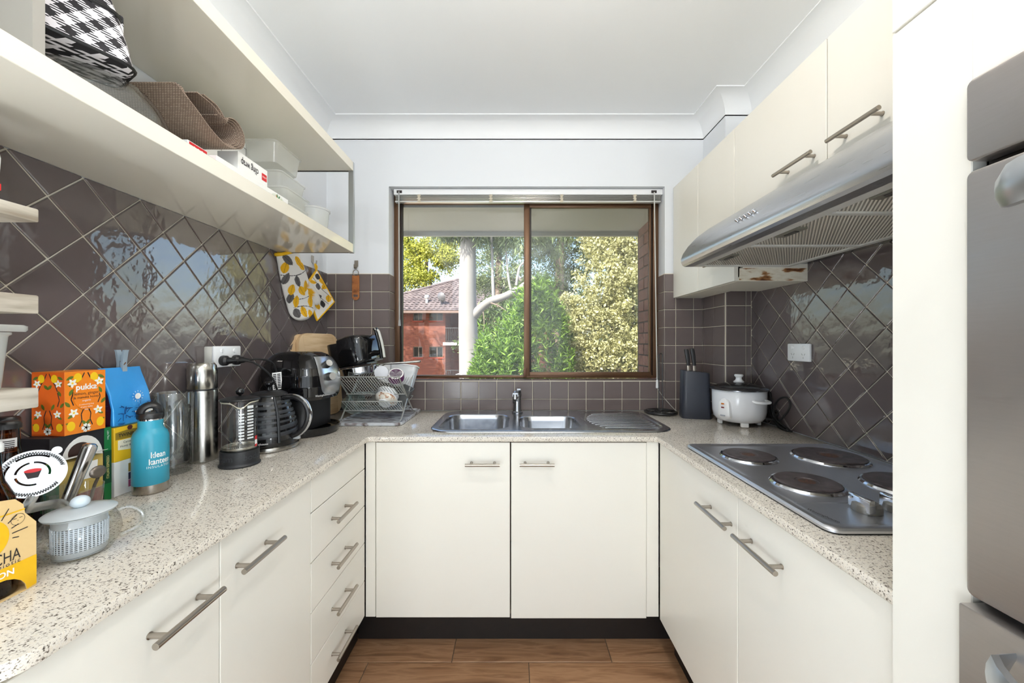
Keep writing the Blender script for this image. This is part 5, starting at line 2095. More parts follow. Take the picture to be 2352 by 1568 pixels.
plug_cord(-.03, -.014, [(-.955, 1.40, 1.215), (-.925, 1.455, 1.16), (-.925, 1.50, 1.08), (-.945, 1.53, .99), (-.975, 1.532, .925), (-.985, 1.50, .9045)], KETTLE)
plug_cord(.03, -.014, [(-.965, 1.45, 1.225), (-.95, 1.50, 1.21), (-.952, 1.535, 1.16), (-.962, 1.54, 1.10), (-.975, 1.545, 1.0), (-.995, 1.535, .93), (-1.02, 1.56, .9045)], FRYER)
t = FRYER
bm = B()
Mt = frame_mat((-.947, 1.528, 1.135), (.85, .5, .1), (-.05, 0, 1))
flat(bm, [(-.016, -.034), (.016, -.034), (.016, .034), (-.016, .034)], Mt, 0)
flat(bm, [(-.016, .034), (.016, .034), (.016, -.034), (-.016, -.034)], Mt, -.0006, 0)
tg = part('cord_tag', bm, WHITE_CARD, t, smooth=False)
bm = B()
for k in range(9):
    for j in range(2):
        flat(bm, [(-.013 + j * .014, -.029 + k * .0066), (-.002 + j * .014, -.029 + k * .0066), (-.002 + j * .014, -.0245 + k * .0066), (-.013 + j * .014, -.0245 + k * .0066)], Mt, .0004)
part('tag_print', bm, INK, tg, smooth=False)

# =================================================================== BOXES AND BAG BY THE LEFT WALL
ORANGE = mat('orange_card', s(238, 132, 24), .45)
DEEP_OR = mat('deep_orange_card', s(226, 98, 22), .45)
LEMON = mat('lemon_print', s(246, 200, 20), .45)
LEAF_PR = mat('leaf_print_green', s(92, 112, 34), .45)
BRANCH = mat('branch_print', s(44, 30, 40), .45)
PETAL = mat('petal_print', s(248, 246, 236), .45)
PETAL_C = mat('petal_centre', s(250, 206, 50), .45)


def flower(bm, M, cx, cy, r, rot, d):
    for k in range(5):
        flat(bm, leafshape(cx, cy, r, r * .55, rot + k * 2 * PI / 5), M, d + k * .00003, 3)
    flat(bm, ell(cx, cy, r * .22, r * .22, 0, 8), M, d + .0003, 4)


def botanic(parent, M, w, h, half):
    """lemon, leaf and blossom print for one face, mirrored about its middle"""
    bm = B()
    for sg in ((-1, 1) if half else (-1, 1)):
        for (x, y, L_, W_, a) in ((.30, .93, .20, .09, -.5), (.12, .80, .2, .1, -2.3), (.40, .62, .2, .09, 2.0), (.38, .44, .2, .09, .9), (.2, .50, .22, .09, -2.0), (.44, .26, .2, .08, 2.6), (.3, .14, .2, .09, .4), (.1, .2, .2, .08, -2.2), (.42, .84, .14, .07, -1.9)):
            flat(bm, leafshape(sg * x * w, (y - .5) * h, L_ * w, W_ * w, a if sg > 0 else PI - a), M, .0003, 0)
        for pts in (((.04, .98), (.10, .90), (.22, .80), (.30, .70)), ((.05, .40), (.12, .30), (.10, .2), (.16, .10)), ((.30, .68), (.36, .56), (.30, .46))):
            for (xa, ya), (xb, yb_) in zip(pts[:-1], pts[1:]):
                d_ = Vector((xb - xa, yb_ - ya)).normalized() * .012
                flat(bm, [((xa * sg - d_.y * sg) * w, (ya + d_.x - .5) * h), ((xa * sg + d_.y * sg) * w, (ya - d_.x - .5) * h), ((xb * sg + d_.y * sg) * w, (yb_ - d_.x - .5) * h), ((xb * sg - d_.y * sg) * w, (yb_ + d_.x - .5) * h)], M, .00035, 1)
        for (x, y) in ((.20, .90), (.36, .13)):
            flat(bm, ell(sg * x * w, (y - .5) * h, .10 * w, .13 * w, 0, 14), M, .0004, 2)
        for (x, y) in ((.33, .82), (.30, .34), (.0, .07)):
            flower(bm, M, sg * x * w, (y - .5) * h, .13 * w, .4 * sg, .0006)
    return part_print('botanical_print', bm, parent)


def part_print(name, bm, parent):
    return part(name, bm, [LEAF_PR, BRANCH, LEMON, PETAL, PETAL_C], parent, smooth=False)


OX0, OX1, OY_0, OY_1, OZ0, OZ1 = -1.066, -.994, .846, .931, 1.0805, 1.222
t = thing('tea_box', 'orange herbal tea box printed with lemons and white blossoms, on top of the coffee box', 'box', (-1.03, .888, OZ0))
bm = B()
box(bm, OX0, OX1, OY_0, OY_1, OZ0, OZ1, .0006, 1)
part('carton', bm, ORANGE, t)
bm = B()
flat(bm, [(-.036, -.0705), (.036, -.0705), (.036, .0705), (-.036, .0705)], frame_mat(((OX0 + OX1) / 2, OY_0, (OZ0 + OZ1) / 2), (1, 0, 0), (0, 0, 1)), .0003)
part('side_panel', bm, DEEP_OR, t, smooth=False)
MF = frame_mat((OX1, (OY_0 + OY_1) / 2, (OZ0 + OZ1) / 2), (0, 1, 0), (0, 0, 1))
botanic(t, MF, .084, .14, True)
botanic(t, frame_mat(((OX0 + OX1) / 2, OY_0 - .0004, (OZ0 + OZ1) / 2), (1, 0, 0), (0, 0, 1)), .071, .14, True)
bm = B()
flat(bm, ell(0, .018, .027, .036, 0, 24), MF, .0012)
part('name_panel', bm, ORANGE, t, smooth=False)
text('pukka', .0185, WHITE_INK, t, MF @ Matrix.Translation((0, .034, .0016)), bold=.0005)
text('lemon, ginger', .0095, INK, t, MF @ Matrix.Translation((0, .0195, .0016)))
text('& manuka honey', .0078, INK, t, MF @ Matrix.Translation((0, .0105, .0016)))
text('organic', .0062, WHITE_INK, t, MF @ Matrix.Translation((0, .003, .0016)))
for k, q in enumerate(('A welcoming mug', 'of spicy vitality', 'bliss')):
    text(q, .0042, WHITE_INK, t, MF @ Matrix.Translation((0, -.006 - k * .006, .0016)))

CX0, CX1, CY0, CY1, CZ0, CZ1 = -1.066, -1.0, .824, .950, WT, 1.080
t = thing('coffee_box', 'black coffee bag box with a white cup and green Italian espresso stripe', 'box', (-1.03, .887, CZ0))
bm = B()
box(bm, CX0, CX1, CY0, CY1, CZ0, CZ1, .0006, 1)
part('carton', bm, mat('coffee_black', s(30, 26, 30), .45), t)
MF = frame_mat((CX1, (CY0 + CY1) / 2, (CZ0 + CZ1) / 2), (0, 1, 0), (0, 0, 1))
bm = B()
flat(bm, [(.046, -.0895), (.0628, -.0895), (.0628, .0895), (.046, .0895)], MF, .0004)
part('green_stripe', bm, GREEN_PR, t, smooth=False)
bm = B()
flat(bm, [(.046, -.048), (.0628, -.048), (.0628, .032), (.046, .032)], MF, .0007)
part('dark_stripe_panel', bm, mat('dark_green_print', s(14, 66, 38), .5), t, smooth=False)
text('ITALIAN ESPRESSO', .0085, mat('gold_ink', s(200, 190, 120), .5), t, MF @ Matrix.Translation((.0545, -.008, .001)) @ Matrix.Rotation(PI / 2, 4, 'Z'), squeeze=.8, bold=.0002)
text('144g NET', .0058, WHITE_INK, t, MF @ Matrix.Translation((.0545, .07, .001)) @ Matrix.Rotation(PI / 2, 4, 'Z'))
bm = B()
flat(bm, ell(.0, .026, .043, .056, 0, 28), MF, .0005)
part('white_cup_print', bm, WHITE_INK, t, smooth=False)
bm = B()
flat(bm, ell(-.006, .046, .024, .022, 0, 24), MF, .0008)
part('coffee_print', bm, mat('coffee_brown', s(56, 32, 24), .4), t, smooth=False)
bm = B()
flat(bm, ell(.006, -.036, .036, .040, 0, 28), MF, .0011)
part('gold_rim', bm, mat('pale_rim', s(236, 220, 190), .5), t, smooth=False)
bm = B()
flat(bm, ell(.006, -.036, .033, .037, 0, 28), MF, .0013)
part('gold_oval', bm, mat('gold_brown_print', s(190, 128, 52), .4), t, smooth=False)
text('minims', .024, INK, t, MF @ Matrix.Translation((.012, -.036, .0016)) @ Matrix.Rotation(PI / 2, 4, 'Z'), squeeze=.85, bold=.0006)
text('BAGS', .011, WHITE_INK, t, MF @ Matrix.Translation((.038, .0, .0016)) @ Matrix.Rotation(PI / 2, 4, 'Z'), bold=.0004)
bm = B()
flat(bm, ell(.030, -.080, .010, .0088, 0, 18), MF, .0015)
part('blue_roundel', bm, mat('navy_print', s(40, 52, 96), .5), t, smooth=False)
text('18', .012, WHITE_INK, t, MF @ Matrix.Translation((.030, -.080, .0018)), bold=.0004)

t = thing('opened_carton', 'small open green and gold carton in front of the coffee box', 'box', (-.99, .845, WT))
bm = B()
box(bm, -.990, -.958, .806, .892, WT, 1.030, .0006, 1)
part('carton', bm, mat('gold_card', s(190, 164, 84), .5), t)
bm = B()
box(bm, -.9905, -.9575, .8055, 0.800, .93, 1.0305)
part('green_corner', bm, GREEN_PR, t)
bm = B()
flat(bm, [(-.014, -.016), (.020, -.018), (.022, .020), (-.012, .020)], frame_mat((-.9576, .858, 1.0), (0, 1, 0), (0, 0, 1)), .0004)
part('white_sticker', bm, WHITE_CARD, t, smooth=False)
bm = B()
prism(bm, [(-.990, 1.0305), (-.945, 1.040), (-.944, 1.041), (-.990, 1.032)], 'y', .81, .89)
part('flap', bm, WHITE_CARD, t)
bm = B()
box(bm, -.9578, -.9572, .812, .890, .905, .955)
part('label_band', bm, mat('dark_red_brown', s(120, 50, 30), .5), t)

# two tea boxes, one on the other
def tea(z0, z1, lab, yellow):
    y0, y1 = .957, 1.034
    t = thing('tea_box', lab, 'box', (-1.035, .995, z0), group='small tea boxes')
    bm = B()
    box(bm, -1.068, -1.0, y0, y1, z0, z1, .0006, 1)
    part('carton', bm, mat('yellow_card', s(244, 196, 40), .45) if yellow else WHITE_CARD, t)
    MF = frame_mat((-1.0, (y0 + y1) / 2, (z0 + z1) / 2), (0, 1, 0), (0, 0, 1))
    GOLD = mat('olive_gold', s(150, 124, 44), .45)
    bm = B()
    if yellow:
        flat(bm, [(-.036, .012), (.036, .012), (.036, .030), (.0, .034), (-.036, .030)], MF, .0004)
        part('gold_banner', bm, GOLD, t, smooth=False)
        bm = B()
        flat(bm, [(-.030, -.014), (.0, -.018), (.030, -.014), (.030, .010), (-.030, .010)], MF, .0004)
        part('cream_panel', bm, mat('cream_panel', s(246, 238, 214), .5), t, smooth=False)
        bm = B()
        flat(bm, ell(0, .038, .007, .006, 0, 14), MF, .0006)
        part('crest', bm, mat('crest_red', s(96, 40, 40), .5), t, smooth=False)
        text('TWININGS', .0118, INK, t, MF @ Matrix.Translation((0, .0215, .0008)), bold=.0002)
        text('Camomile,', .0078, INK, t, MF @ Matrix.Translation((0, .003, .0008)))
        text('Honey & Vanilla', .0078, INK, t, MF @ Matrix.Translation((0, -.0065, .0008)))
        bm = B()
        flower(bm, MF, .024, -.026, .014, .3, .0006)
        part('flower_print', bm, [LEAF_PR, BRANCH, LEMON, PETAL, PETAL_C], t, smooth=False)
        bm = B()
        flat(bm, [(.030, -.040), (.0385, -.040), (.0385, .040), (.030, .040)], MF, .0003)
        part('green_edge', bm, mat('bright_green', s(90, 160, 40), .5), t, smooth=False)
    else:
        flat(bm, [(-.004, .010), (.036, .010), (.036, .032), (-.004, .032)], MF, .0004)
        part('olive_banner', bm, GOLD, t, smooth=False)
        text('TWININGS', .0118, INK, t, MF @ Matrix.Translation((.003, .021, .0008)), align='LEFT', bold=.0002)
        bm = B()
        flat(bm, [(-.004, -.010), (.036, -.010), (.036, .008), (-.004, .008)], MF, .0004)
        part('navy_banner', bm, mat('navy_banner', s(40, 34, 66), .5), t, smooth=False)
        text('Sleep', .0115, WHITE_INK, t, MF @ Matrix.Translation((.003, -.001, .0008)), align='LEFT')
        bm = B()
        flat(bm, [(-.004, -.029), (.036, -.029), (.036, -.011), (-.004, -.011)], MF, .0004)
        part('plum_banner', bm, mat('plum_banner', s(160, 76, 112), .5), t, smooth=False)
        text('Camomile &', .0055, WHITE_INK, t, MF @ Matrix.Translation((.001, -.0165, .0008)), align='LEFT')
        text('Lemon Balm', .0055, WHITE_INK, t, MF @ Matrix.Translation((.001, -.0235, .0008)), align='LEFT')
    return t


tea(WT, .9868, 'white tea box with olive, navy and plum bands, under the yellow tea box', False)
tea(.9872, 1.073, 'yellow camomile tea box standing on the white one', True)

# blue coffee bag with a grey clothes peg
t = thing('coffee_bag', 'shiny blue coffee bag with line drawings standing on the yellow tea box', 'bag', (-1.03, 1.0, 1.0735))
BLUEF = mat('blue_foil', s(52, 150, 222), .28, .2, bump=(40, .3, .004))
PURP = mat('purple_foil', s(56, 22, 48), .35, bump=(50, .2, .003))
rings = []
for (z, d, w, xs, ys) in ((1.0735, .026, .046, 0, 0), (1.078, .030, .050, 0, 0), (1.12, .031, .052, .0, 0), (1.155, .026, .053, -.002, 0), (1.185, .016, .054, -.006, .002), (1.207, .006, .054, -.008, .004), (1.222, .0025, .053, -.012, .006)):
    rings.append([(-1.033 + xs + p[0], 1.008 + ys + p[1], z) for p in rrect(-d, d, -w, w, min(.006, d * .8), 3)])
bm = B()
loft(bm, rings)
bag = part('bag_body', bm, BLUEF, t)
bm = B()
loft(bm, [[(-1.0605, .9535, 1.075), (-1.0065, .9535, 1.075)], [(-1.062, .9525, 1.12), (-1.0035, .9525, 1.12)], [(-1.058, .9522, 1.155), (-1.011, .9522, 1.155)], [(-1.051, .9533, 1.185), (-1.0255, .9533, 1.185)], [(-1.043, .955, 1.205), (-1.039, .955, 1.205)]], False, False, cyclic=False)
part('side_gusset', bm, PURP, t, smooth=False)
MG = frame_mat((-1.034, .9512, 1.11), (1, 0, 0), (0, 0, 1))
text('K ROAST', .0085, BLUEF, t, MG @ Matrix.Translation((0, .014, .0005)))
bm = B()
for (a, b_, c, d_) in ((-.026, .026, .019, .0195), (-.026, .026, .008, .0085), (-.016, -.0155, -.03, .008), (.012, .0125, -.03, .008), (-.012, .008, -.004, -.0035), (-.012, .008, -.024, -.0235), (-.012, -.0115, -.024, -.004), (.0075, .008, -.024, -.004)):
    flat(bm, [(a, c), (b_, c), (b_, d_), (a, d_)], MG, .0006)
part('gusset_lines', bm, mat('blue_line', s(70, 90, 170), .5), t, smooth=False)
MF = frame_mat((-1.0012, 1.008, 1.12), (0, 1, 0), (-.0, 0, 1))
bm = B()
rr_ = random.Random(3)
for k in range(44):
    x, y, a = rr_.uniform(-.045, .045), rr_.uniform(-.042, .008), rr_.choice((0, 0, PI / 2, .8, -.7))
    l_ = rr_.uniform(.008, .018)
    c_, s__ = math.cos(a), math.sin(a)
    flat(bm, [(x, y), (x + l_ * c_, y + l_ * s__), (x + l_ * c_ - .0013 * s__, y + l_ * s__ + .0013 * c_), (x - .0013 * s__, y + .0013 * c_)], MF, .002)
part('line_drawing', bm, mat('navy_line', s(22, 52, 120), .5), t, smooth=False)
bm = B()
for k in range(12):
    a = k * 2 * PI / 12
    flat(bm, [(.010 + .010 * math.cos(a), .026 + .010 * math.sin(a)), (.010 + .015 * math.cos(a - .06), .026 + .015 * math.sin(a - .06)), (.010 + .015 * math.cos(a + .06), .026 + .015 * math.sin(a + .06))], MF, .0005)
flat(bm, ell(.010, .026, .008, .008), MF, .0006)
flat(bm, [(.0, -.012), (.048, -.006), (.050, -.018), (.006, -.026)], MF, .0022)
part('white_drawing', bm, WHITE_INK, t, smooth=False)
bm = B()
flat(bm, [(.020, .0), (.050, .004), (.050, -.006), (.020, -.010)], MF, .0026)
part('cream_sticker', bm, mat('cream_sticker', s(232, 208, 160), .5), t, smooth=False)

t = thing('clothes_peg', 'pale grey plastic clothes peg clipped to the top of the blue bag', 'peg', (-1.043, 1.02, 1.20))
PEG = mat('grey_blue_plastic', s(146, 162, 174), .35)
for sg in (-1, 1):
    bm = B()
    loft(bm, [[(-1.046 + sg * q + dx, 1.020 + dy, z) for dx, dy in ((-.0028, -.006), (.0028, -.006), (.0028, .006), (-.0028, .006))] for q, z in ((.0062, 1.196), (.0062, 1.218), (.005, 1.232), (.009, 1.262), (.011, 1.268))])
    part('jaw', bm, PEG, t)
bm = B()
tube(bm, [(-1.046 + .009 * math.cos(a), 1.020 + .002 * math.sin(3 * a), 1.232 + .006 * math.sin(a)) for a in [2 * PI * k / 20 for k in range(20)]], .0012, 6, cyclic=True)
part('spring', bm, mat('rusty_wire', s(120, 84, 60), .5, .8), t)

# ------------------------------------------------------------------ bottles behind
AMBER = glassy('amber_glass', (.30, .13, .04), 1.5, .04, .05, (.1, .04, .02))


def bottle(x, y, lab, m, cap_m, h=.234, label_m=True, group=None):
    t = thing('glass_bottle', lab, 'bottle', (x, y, WT), group=group)
    bm = B()
    lathe(bm, [(0, .0), (.028, .0), (.0298, .003), (.030, .12), (.027, .148), (.0175, .172), (.0155, .19), (.0148, h - .012), (.0158, h - .010), (.0158, h - .006), (.0135, h - .004)], (x, y, WT), 32)
    part('bottle_glass', bm, m, t)
    bm = B()
    lathe(bm, [(.0172, h - .012), (.0172, h - .002), (.0145, h + .002), (0, h + .003)], (x, y, WT), 28, fn=lambda a, r_, z: (r_ * (1 + (.035 * math.cos(21 * a) if z < h - .001 else 0)), z))
    part('cap', bm, cap_m, t)
    if label_m:
        bm = B()
        for k in range(8):
            a, b_ = -1.5 + k * .2, -1.5 + (k + 1) * .2
            bm.faces.new([bm.verts.new((x + .0158 * math.cos(q), y + .0158 * math.sin(q), WT + z)) for q, z in ((a, .178), (b_, .178), (b_, .205), (a, .205))])
        l_ = part('neck_label', bm, WHITE_CARD, t, smooth=False)
        bm = B()
        for j in range(6):
            for k in range(7):
                a, b_ = -1.4 + k * .18, -1.4 + (k + 1) * .18
                z = .181 + j * .0036
                bm.faces.new([bm.verts.new((x + .0161 * math.cos(q), y + .0161 * math.sin(q), WT + zz_)) for q, zz_ in ((a, z), (b_, z), (b_, z + .0016), (a, z + .0016))])
        part('barcode_print', bm, INK, l_, smooth=False)
    return t


bottle(-1.033, .780, 'clear glass bottle with black crown cap and striped neck label, beside the orange tea box', GLASS, BLACK, group='crown-capped bottles')
bottle(-.972, .735, 'brown glass bottle with black crown cap at the left edge behind the cocktail strainer', AMBER, BLACK, group='crown-capped bottles')

# ------------------------------------------------------------------ kombucha carrier with brown bottles
KR = mat('kraft_card', s(222, 190, 134), .7, bump=(200, .1, .0006))
KX0, KX1, KY_0, KY_1 = -.890, -.764, .478, .612
t = thing('drink_carrier', 'kraft and yellow cardboard bottle carrier with a sun print, lower left corner', 'carton', (-.83, .545, WT))
bm = B()
prof = [(KY_0, .902), (KY_0, 1.01), (KY_0 + .012, 1.03), (KY_0 + .028, 1.052), (KY_1 - .05, 1.053), (KY_1 - .026, 1.048), (KY_1 - .016, 1.036), (KY_1 - .014, 1.022), (KY_1, 1.002), (KY_1, .902)]
prof2 = prof + [(KY_1 - .012, .902)] + [((KY_1 - .012 - .035) + .035 * math.cos(a), .902 + .030 * math.sin(a)) for a in [PI * k / 10 for k in range(1, 10)]] + [(KY_1 - .082, .902)]
prism(bm, prof2, 'x', KX1 - .0012, KX1)
part('front_panel', bm, KR, t)
bm = B()
prism(bm, prof, 'x', KX0, KX0 + .0012)
part('back_panel', bm, KR, t)
bm = B()
box(bm, KX0 + .0012, KX1 - .0012, KY_1 - .0012, KY_1, .902, 1.0)
part('end_panel', bm, KR, t)
bm = B()
box(bm, KX0, KX1, KY_0, KY_1, .9005, .902)
part('floor_panel', bm, KR, t)
MF = frame_mat((KX1, KY_1 - .067, .95), (0, 1, 0), (0, 0, 1))
bm = B()
poly = [(-.067, .000), (.067, .000), (.067, -.046), (.055, -.048)] + [(.020 + .035 * math.cos(a), -.048 + .030 * math.sin(a)) for a in [PI * k / 10 for k in range(1, 10)]] + [(-.015, -.048), (-.067, -.048)]
flat(bm, poly, MF, .0004)
part('yellow_band', bm, YELLOW, t, smooth=False)
bm = B()
flat(bm, [(-.067, .0775), (.052, .0775), (.053, .0795), (-.067, .0795)], MF, .0004)
part('yellow_line', bm, YELLOW, t, smooth=False)
bm = B()
flat(bm, ell(.010, .048, .024, .028, 0, 24), MF, .0005)
part('sun_print', bm, YELLOW, t, smooth=False)
bm = B()
flat(bm, ell(.004, .046, .015, .018, 0, 20), MF, .0008)
part('sun_centre', bm, mat('pale_blue_print', s(224, 232, 236), .5), t, smooth=False)
bm = B()
for a, r0, r1 in ((-.2, .028, .036), (.06, .027, .046), (.35, .028, .037), (.7, .029, .043), (1.05, .030, .047), (1.35, .034, .050), (1.75, .034, .046), (2.2, .03, .05)):
    c_, q_ = math.cos(a), math.sin(a)
    flat(bm, [(0.010 + r0 * c_ + .0007 * q_, .046 + r0 * q_ - .0007 * c_), (0.010 + r1 * c_ + .0007 * q_, .046 + r1 * q_ - .0007 * c_), (0.010 + r1 * c_ - .0007 * q_, .046 + r1 * q_ + .0007 * c_), (0.010 + r0 * c_ - .0007 * q_, .046 + r0 * q_ + .0007 * c_)], MF, .0006)
for k in range(20):
    a, b_ = 2 * PI * k / 20, 2 * PI * (k + 1) / 20
    flat(bm, [(.044 + .0085 * math.cos(a), .066 + .0085 * math.sin(a)), (.044 + .0085 * math.cos(b_), .066 + .0085 * math.sin(b_)), (.044 + .0080 * math.cos(b_), .066 + .0080 * math.sin(b_)), (.044 + .0080 * math.cos(a), .066 + .0080 * math.sin(a))], MF, .0006)
flat(bm, [(.0385, .0675), (.0425, .0675), (.0425, .0682), (.0385, .0682)], MF, .0006)
flat(bm, [(.0455, .0675), (.0495, .0675), (.0495, .0682), (.0455, .0682)], MF, .0006)
flat(bm, [(.0430, .064), (.045, .064), (.045, .0645), (.043, .0645)], MF, .0006)
part('ray_lines', bm, INK, t, smooth=False)
text('KOMBUCHA', .024, INK, t, MF @ Matrix.Translation((.047, .0135, .0008)), align='RIGHT', squeeze=.62)
text('probiotic', .0088, INK, t, MF @ Matrix.Translation((.047, .003, .0008)), align='RIGHT', spacing=1.3)
text('LEMON', .0125, WHITE_INK, t, MF @ Matrix.Translation((.040, -.0105, .0008)), align='RIGHT', bold=.0003)
for (x, y, lab) in ((-.797, .578, 'brown bottle in the carrier nearest the glass teapot'), (-.858, .578, 'brown bottle in the back row of the carrier'), (-.797, .513, 'brown bottle in the carrier at the near end, left edge')):
    tb = thing('glass_bottle', lab, 'bottle', (x, y, .9025), group='brown bottles in the carrier')
    bm = B()
    lathe(bm, [(0, .0), (.028, .0), (.0298, .003), (.030, .12), (.027, .148), (.0175, .172), (.0145, .19), (.0138, .222), (.0148, .224), (.0148, .228), (.0, .229)], (x, y, .9025), 28)
    part('bottle_glass', bm, AMBER, tb)
    bm = B()
    lathe(bm, [(.0165, .218), (.0165, .229), (.014, .233), (0, .234)], (x, y, .9025), 24)
    part('cap', bm, WHITE_PL, tb)

# ------------------------------------------------------------------ glass teapot with infuser
ex_, ey = -.797, .703
t = thing('glass_teapot', 'small clear glass teapot with a frosted infuser and lid, on the near left worktop', 'teapot', (ex_, ey, WT))
bm = B()
lathe(bm, [(0, .001), (.036, .001), (.042, .004), (.051, .020), (.055, .038), (.052, .056), (.046, .068), (.044, .073), (.045, .076)], (ex_, ey, WT), 44)
part('glass_body', bm, GLASS, t)
bm = B()
lathe(bm, [(0, .004), (.034, .004), (.0352, .006), (.0356, .016)], (ex_, ey, WT), 40)
lathe(bm, [(.0356, .058), (.036, .074), (.047, .0755), (.0475, .0765)], (ex_, ey, WT), 40)
part('infuser', bm, FROSTED, t)
bm = B()
lathe(bm, [(.0353, .006), (.0345, .018), (0, .018)], (ex_, ey, WT), 40)
part('infuser_base', bm, glassy('smoky_plastic', (.5, .56, .62), 1.4, .25, .5, (.42, .48, .54)), t)
bm = B()
for k in range(40):
    a = 2 * PI * k / 40
    p0, p1 = Vector((ex_ + .0354 * math.cos(a), ey + .0354 * math.sin(a), WT + .016)), Vector((ex_ + .0357 * math.cos(a), ey + .0357 * math.sin(a), WT + .058))
    cyl(bm, p0, p1, .0011, n=5)
for q in range(12):
    z = .018 + q * .0034
    tube(bm, [(ex_ + .0356 * math.cos(2 * PI * k / 32), ey + .0356 * math.sin(2 * PI * k / 32), WT + z) for k in range(32)], .0008, 4, cyclic=True)
part('infuser_mesh', bm, mat('mesh_white', s(206, 214, 222), .4), t, kind='stuff')
bm = B()
lathe(bm, [(.0, .0772), (.046, .0772), (.0485, .0785), (.046, .0805), (.03, .084), (.012, .086), (0, .086)], (ex_, ey, WT), 44)
ld = part('lid', bm, FROSTED, t)
bm = B()
ball(bm, (ex_, ey, WT + .0955), .0115, (1.15, 1.15, .95))
part('lid_knob', bm, mat('frosted_white', s(206, 218, 226), .35), ld)
hd = Vector((.86, .5, 0)).normalized()
o = Vector((ex_, ey, WT))
bm = B()
tube(bm, spline([o + hd * .044 + Vector((0, 0, .068)), o + hd * .066 + Vector((0, 0, .072)), o + hd * .084 + Vector((0, 0, .056)), o + hd * .080 + Vector((0, 0, .034)), o + hd * .054 + Vector((0, 0, .022))], 6), .0042, 10)
part('handle', bm, GLASS_THICK, t)
bm = B()
hd2 = -hd
tube(bm, spline([o + hd2 * .05 + Vector((0, 0, .03)), o + hd2 * .066 + Vector((0, 0, .045)), o + hd2 * .076 + Vector((0, 0, .066))], 5), .007, 10)
part('spout', bm, GLASS, t)

# ------------------------------------------------------------------ mixing glass with bar tools
qx, qy = -.912, .792
t = thing('mixing_glass', 'short clear glass holding bar tools behind the teapot', 'glass', (qx, qy, WT))
bm = B()
lathe(bm, [(0, .0), (.036, .0), (.038, .003), (.044, .086), (.0445, .088), (.0428, .087), (.0362, .008), (0, .008)], (qx, qy, WT), 40)
part('glass_wall', bm, GLASS, t)
t = thing('muddler', 'steel rod muddler leaning in the mixing glass', 'muddler', (qx, qy, .912))
a, b_ = Vector((-.930, .778, .914)), Vector((-.893, .808, 1.075))
d = (b_ - a).normalized()
bm = B()
tube(bm, [a, a + d * .003, a + (b_ - a) * .5, b_ - d * .012, b_ - d * .005, b_ - d * .001, b_], [.008, .0095, .0105, .0125, .0118, .008, .002], 20)
part('rod', bm, mat('muddler_steel', s(190, 188, 186), .18, 1.0), t)
t = thing('cocktail_strainer', 'round slotted steel cocktail strainer with a coil spring, in the mixing glass', 'strainer', (qx + .01, qy - .02, .914))
sc_ = Vector((-.884, .703, 1.047))
nz_ = Vector((.80, -.56, .18)).normalized()
ux = Vector((0, 0, 1)).cross(nz_).normalized()
uy = nz_.cross(ux)
MS = frame_mat(sc_, ux, uy)
STR = mat('strainer_steel', s(212, 214, 216), .22, 1.0)


def arcband(r0, r1, a0_, a1_, n=16):
    return [(r1 * math.cos(a0_ + (a1_ - a0_) * k / n), r1 * math.sin(a0_ + (a1_ - a0_) * k / n)) for k in range(n + 1)] + [(r0 * math.cos(a1_ + (a0_ - a1_) * k / n), r0 * math.sin(a1_ + (a0_ - a1_) * k / n)) for k in range(n + 1)]


tt = bmesh.new()
loops = [ell(0, 0, .042, .042, 0, 48), arcband(.0185, .0215, -.3, 1.5), arcband(.0185, .0215, 1.75, 3.0), arcband(.0185, .0215, 3.3, 4.9), arcband(.031, .034, .9, 2.2), arcband(.031, .034, 2.5, 3.4)]
for lp in loops:
    vs = [tt.verts.new((p[0], p[1], 0)) for p in lp]
    for k in range(len(vs)): tt.edges.new((vs[k], vs[(k + 1) % len(vs)]))
bmesh.ops.triangle_fill(tt, use_beauty=True, edges=tt.edges[:])
ex = bmesh.ops.extrude_face_region(tt, geom=tt.faces[:])
bmesh.ops.translate(tt, verts=[g for g in ex['geom'] if isinstance(g, bmesh.types.BMVert)], vec=(0, 0, .0012))
tt.transform(MS)
bm = B()
merge(bm, tt)
lathe(bm, [(0, .0), (.007, 0), (.007, .0013), (0, .0013)], (0, 0, 0), 18, mat=MS @ Matrix.Translation((.029, .036, 0)))
part('disc', bm, STR, t)
bm = B()
pts = []
for k in range(300):
    a = .2 + 5.4 * k / 299
    pts.append(MS @ Vector(((.0365 + .0028 * math.cos(k * 1.25)) * math.cos(a), (.0365 + .0028 * math.cos(k * 1.25)) * math.sin(a), .0018 + .0028 * abs(math.sin(k * 1.25)))))
tube(bm, pts, .0006, 4)
part('coil_spring', bm, mat('coil_dark', s(120, 122, 124), .3, 1.0), t)
bm = B()
flat(bm, [(-.006, -.008), (.006, -.008), (.010, .004), (-.010, .004)], MS, .0018)
part('dark_mark', bm, INK, t, smooth=False)
bm = B()
flat(bm, ell(0, .0055, .0105, .0035, 0, 14), MS, .0020)
part('red_mark', bm, RED, t, smooth=False)
bm = B()
tube(bm, spline([MS @ Vector((0, -.040, .0006)), MS @ Vector((-.004, -.06, -.004)), Vector((-.906, .765, .965)), Vector((-.914, .790, .918))], 6), .006, 8, flat=(.0095, .0022))
part('handle', bm, STR, t)
t = thing('bar_spoon', 'dull steel spoon with an oval bowl sticking out of the mixing glass', 'spoon', (qx, qy, .914))
bm = B()
tube(bm, [Vector((-.898, .800, .914)), Vector((-.880, .803, .99)), Vector((-.872, .802, 1.005))], .0028, 8)
ball(bm, (-.870, .800, 1.018), .017, (.35, .95, .75), 16)
part('spoon', bm, mat('dull_steel', s(120, 112, 104), .4, .9), t)

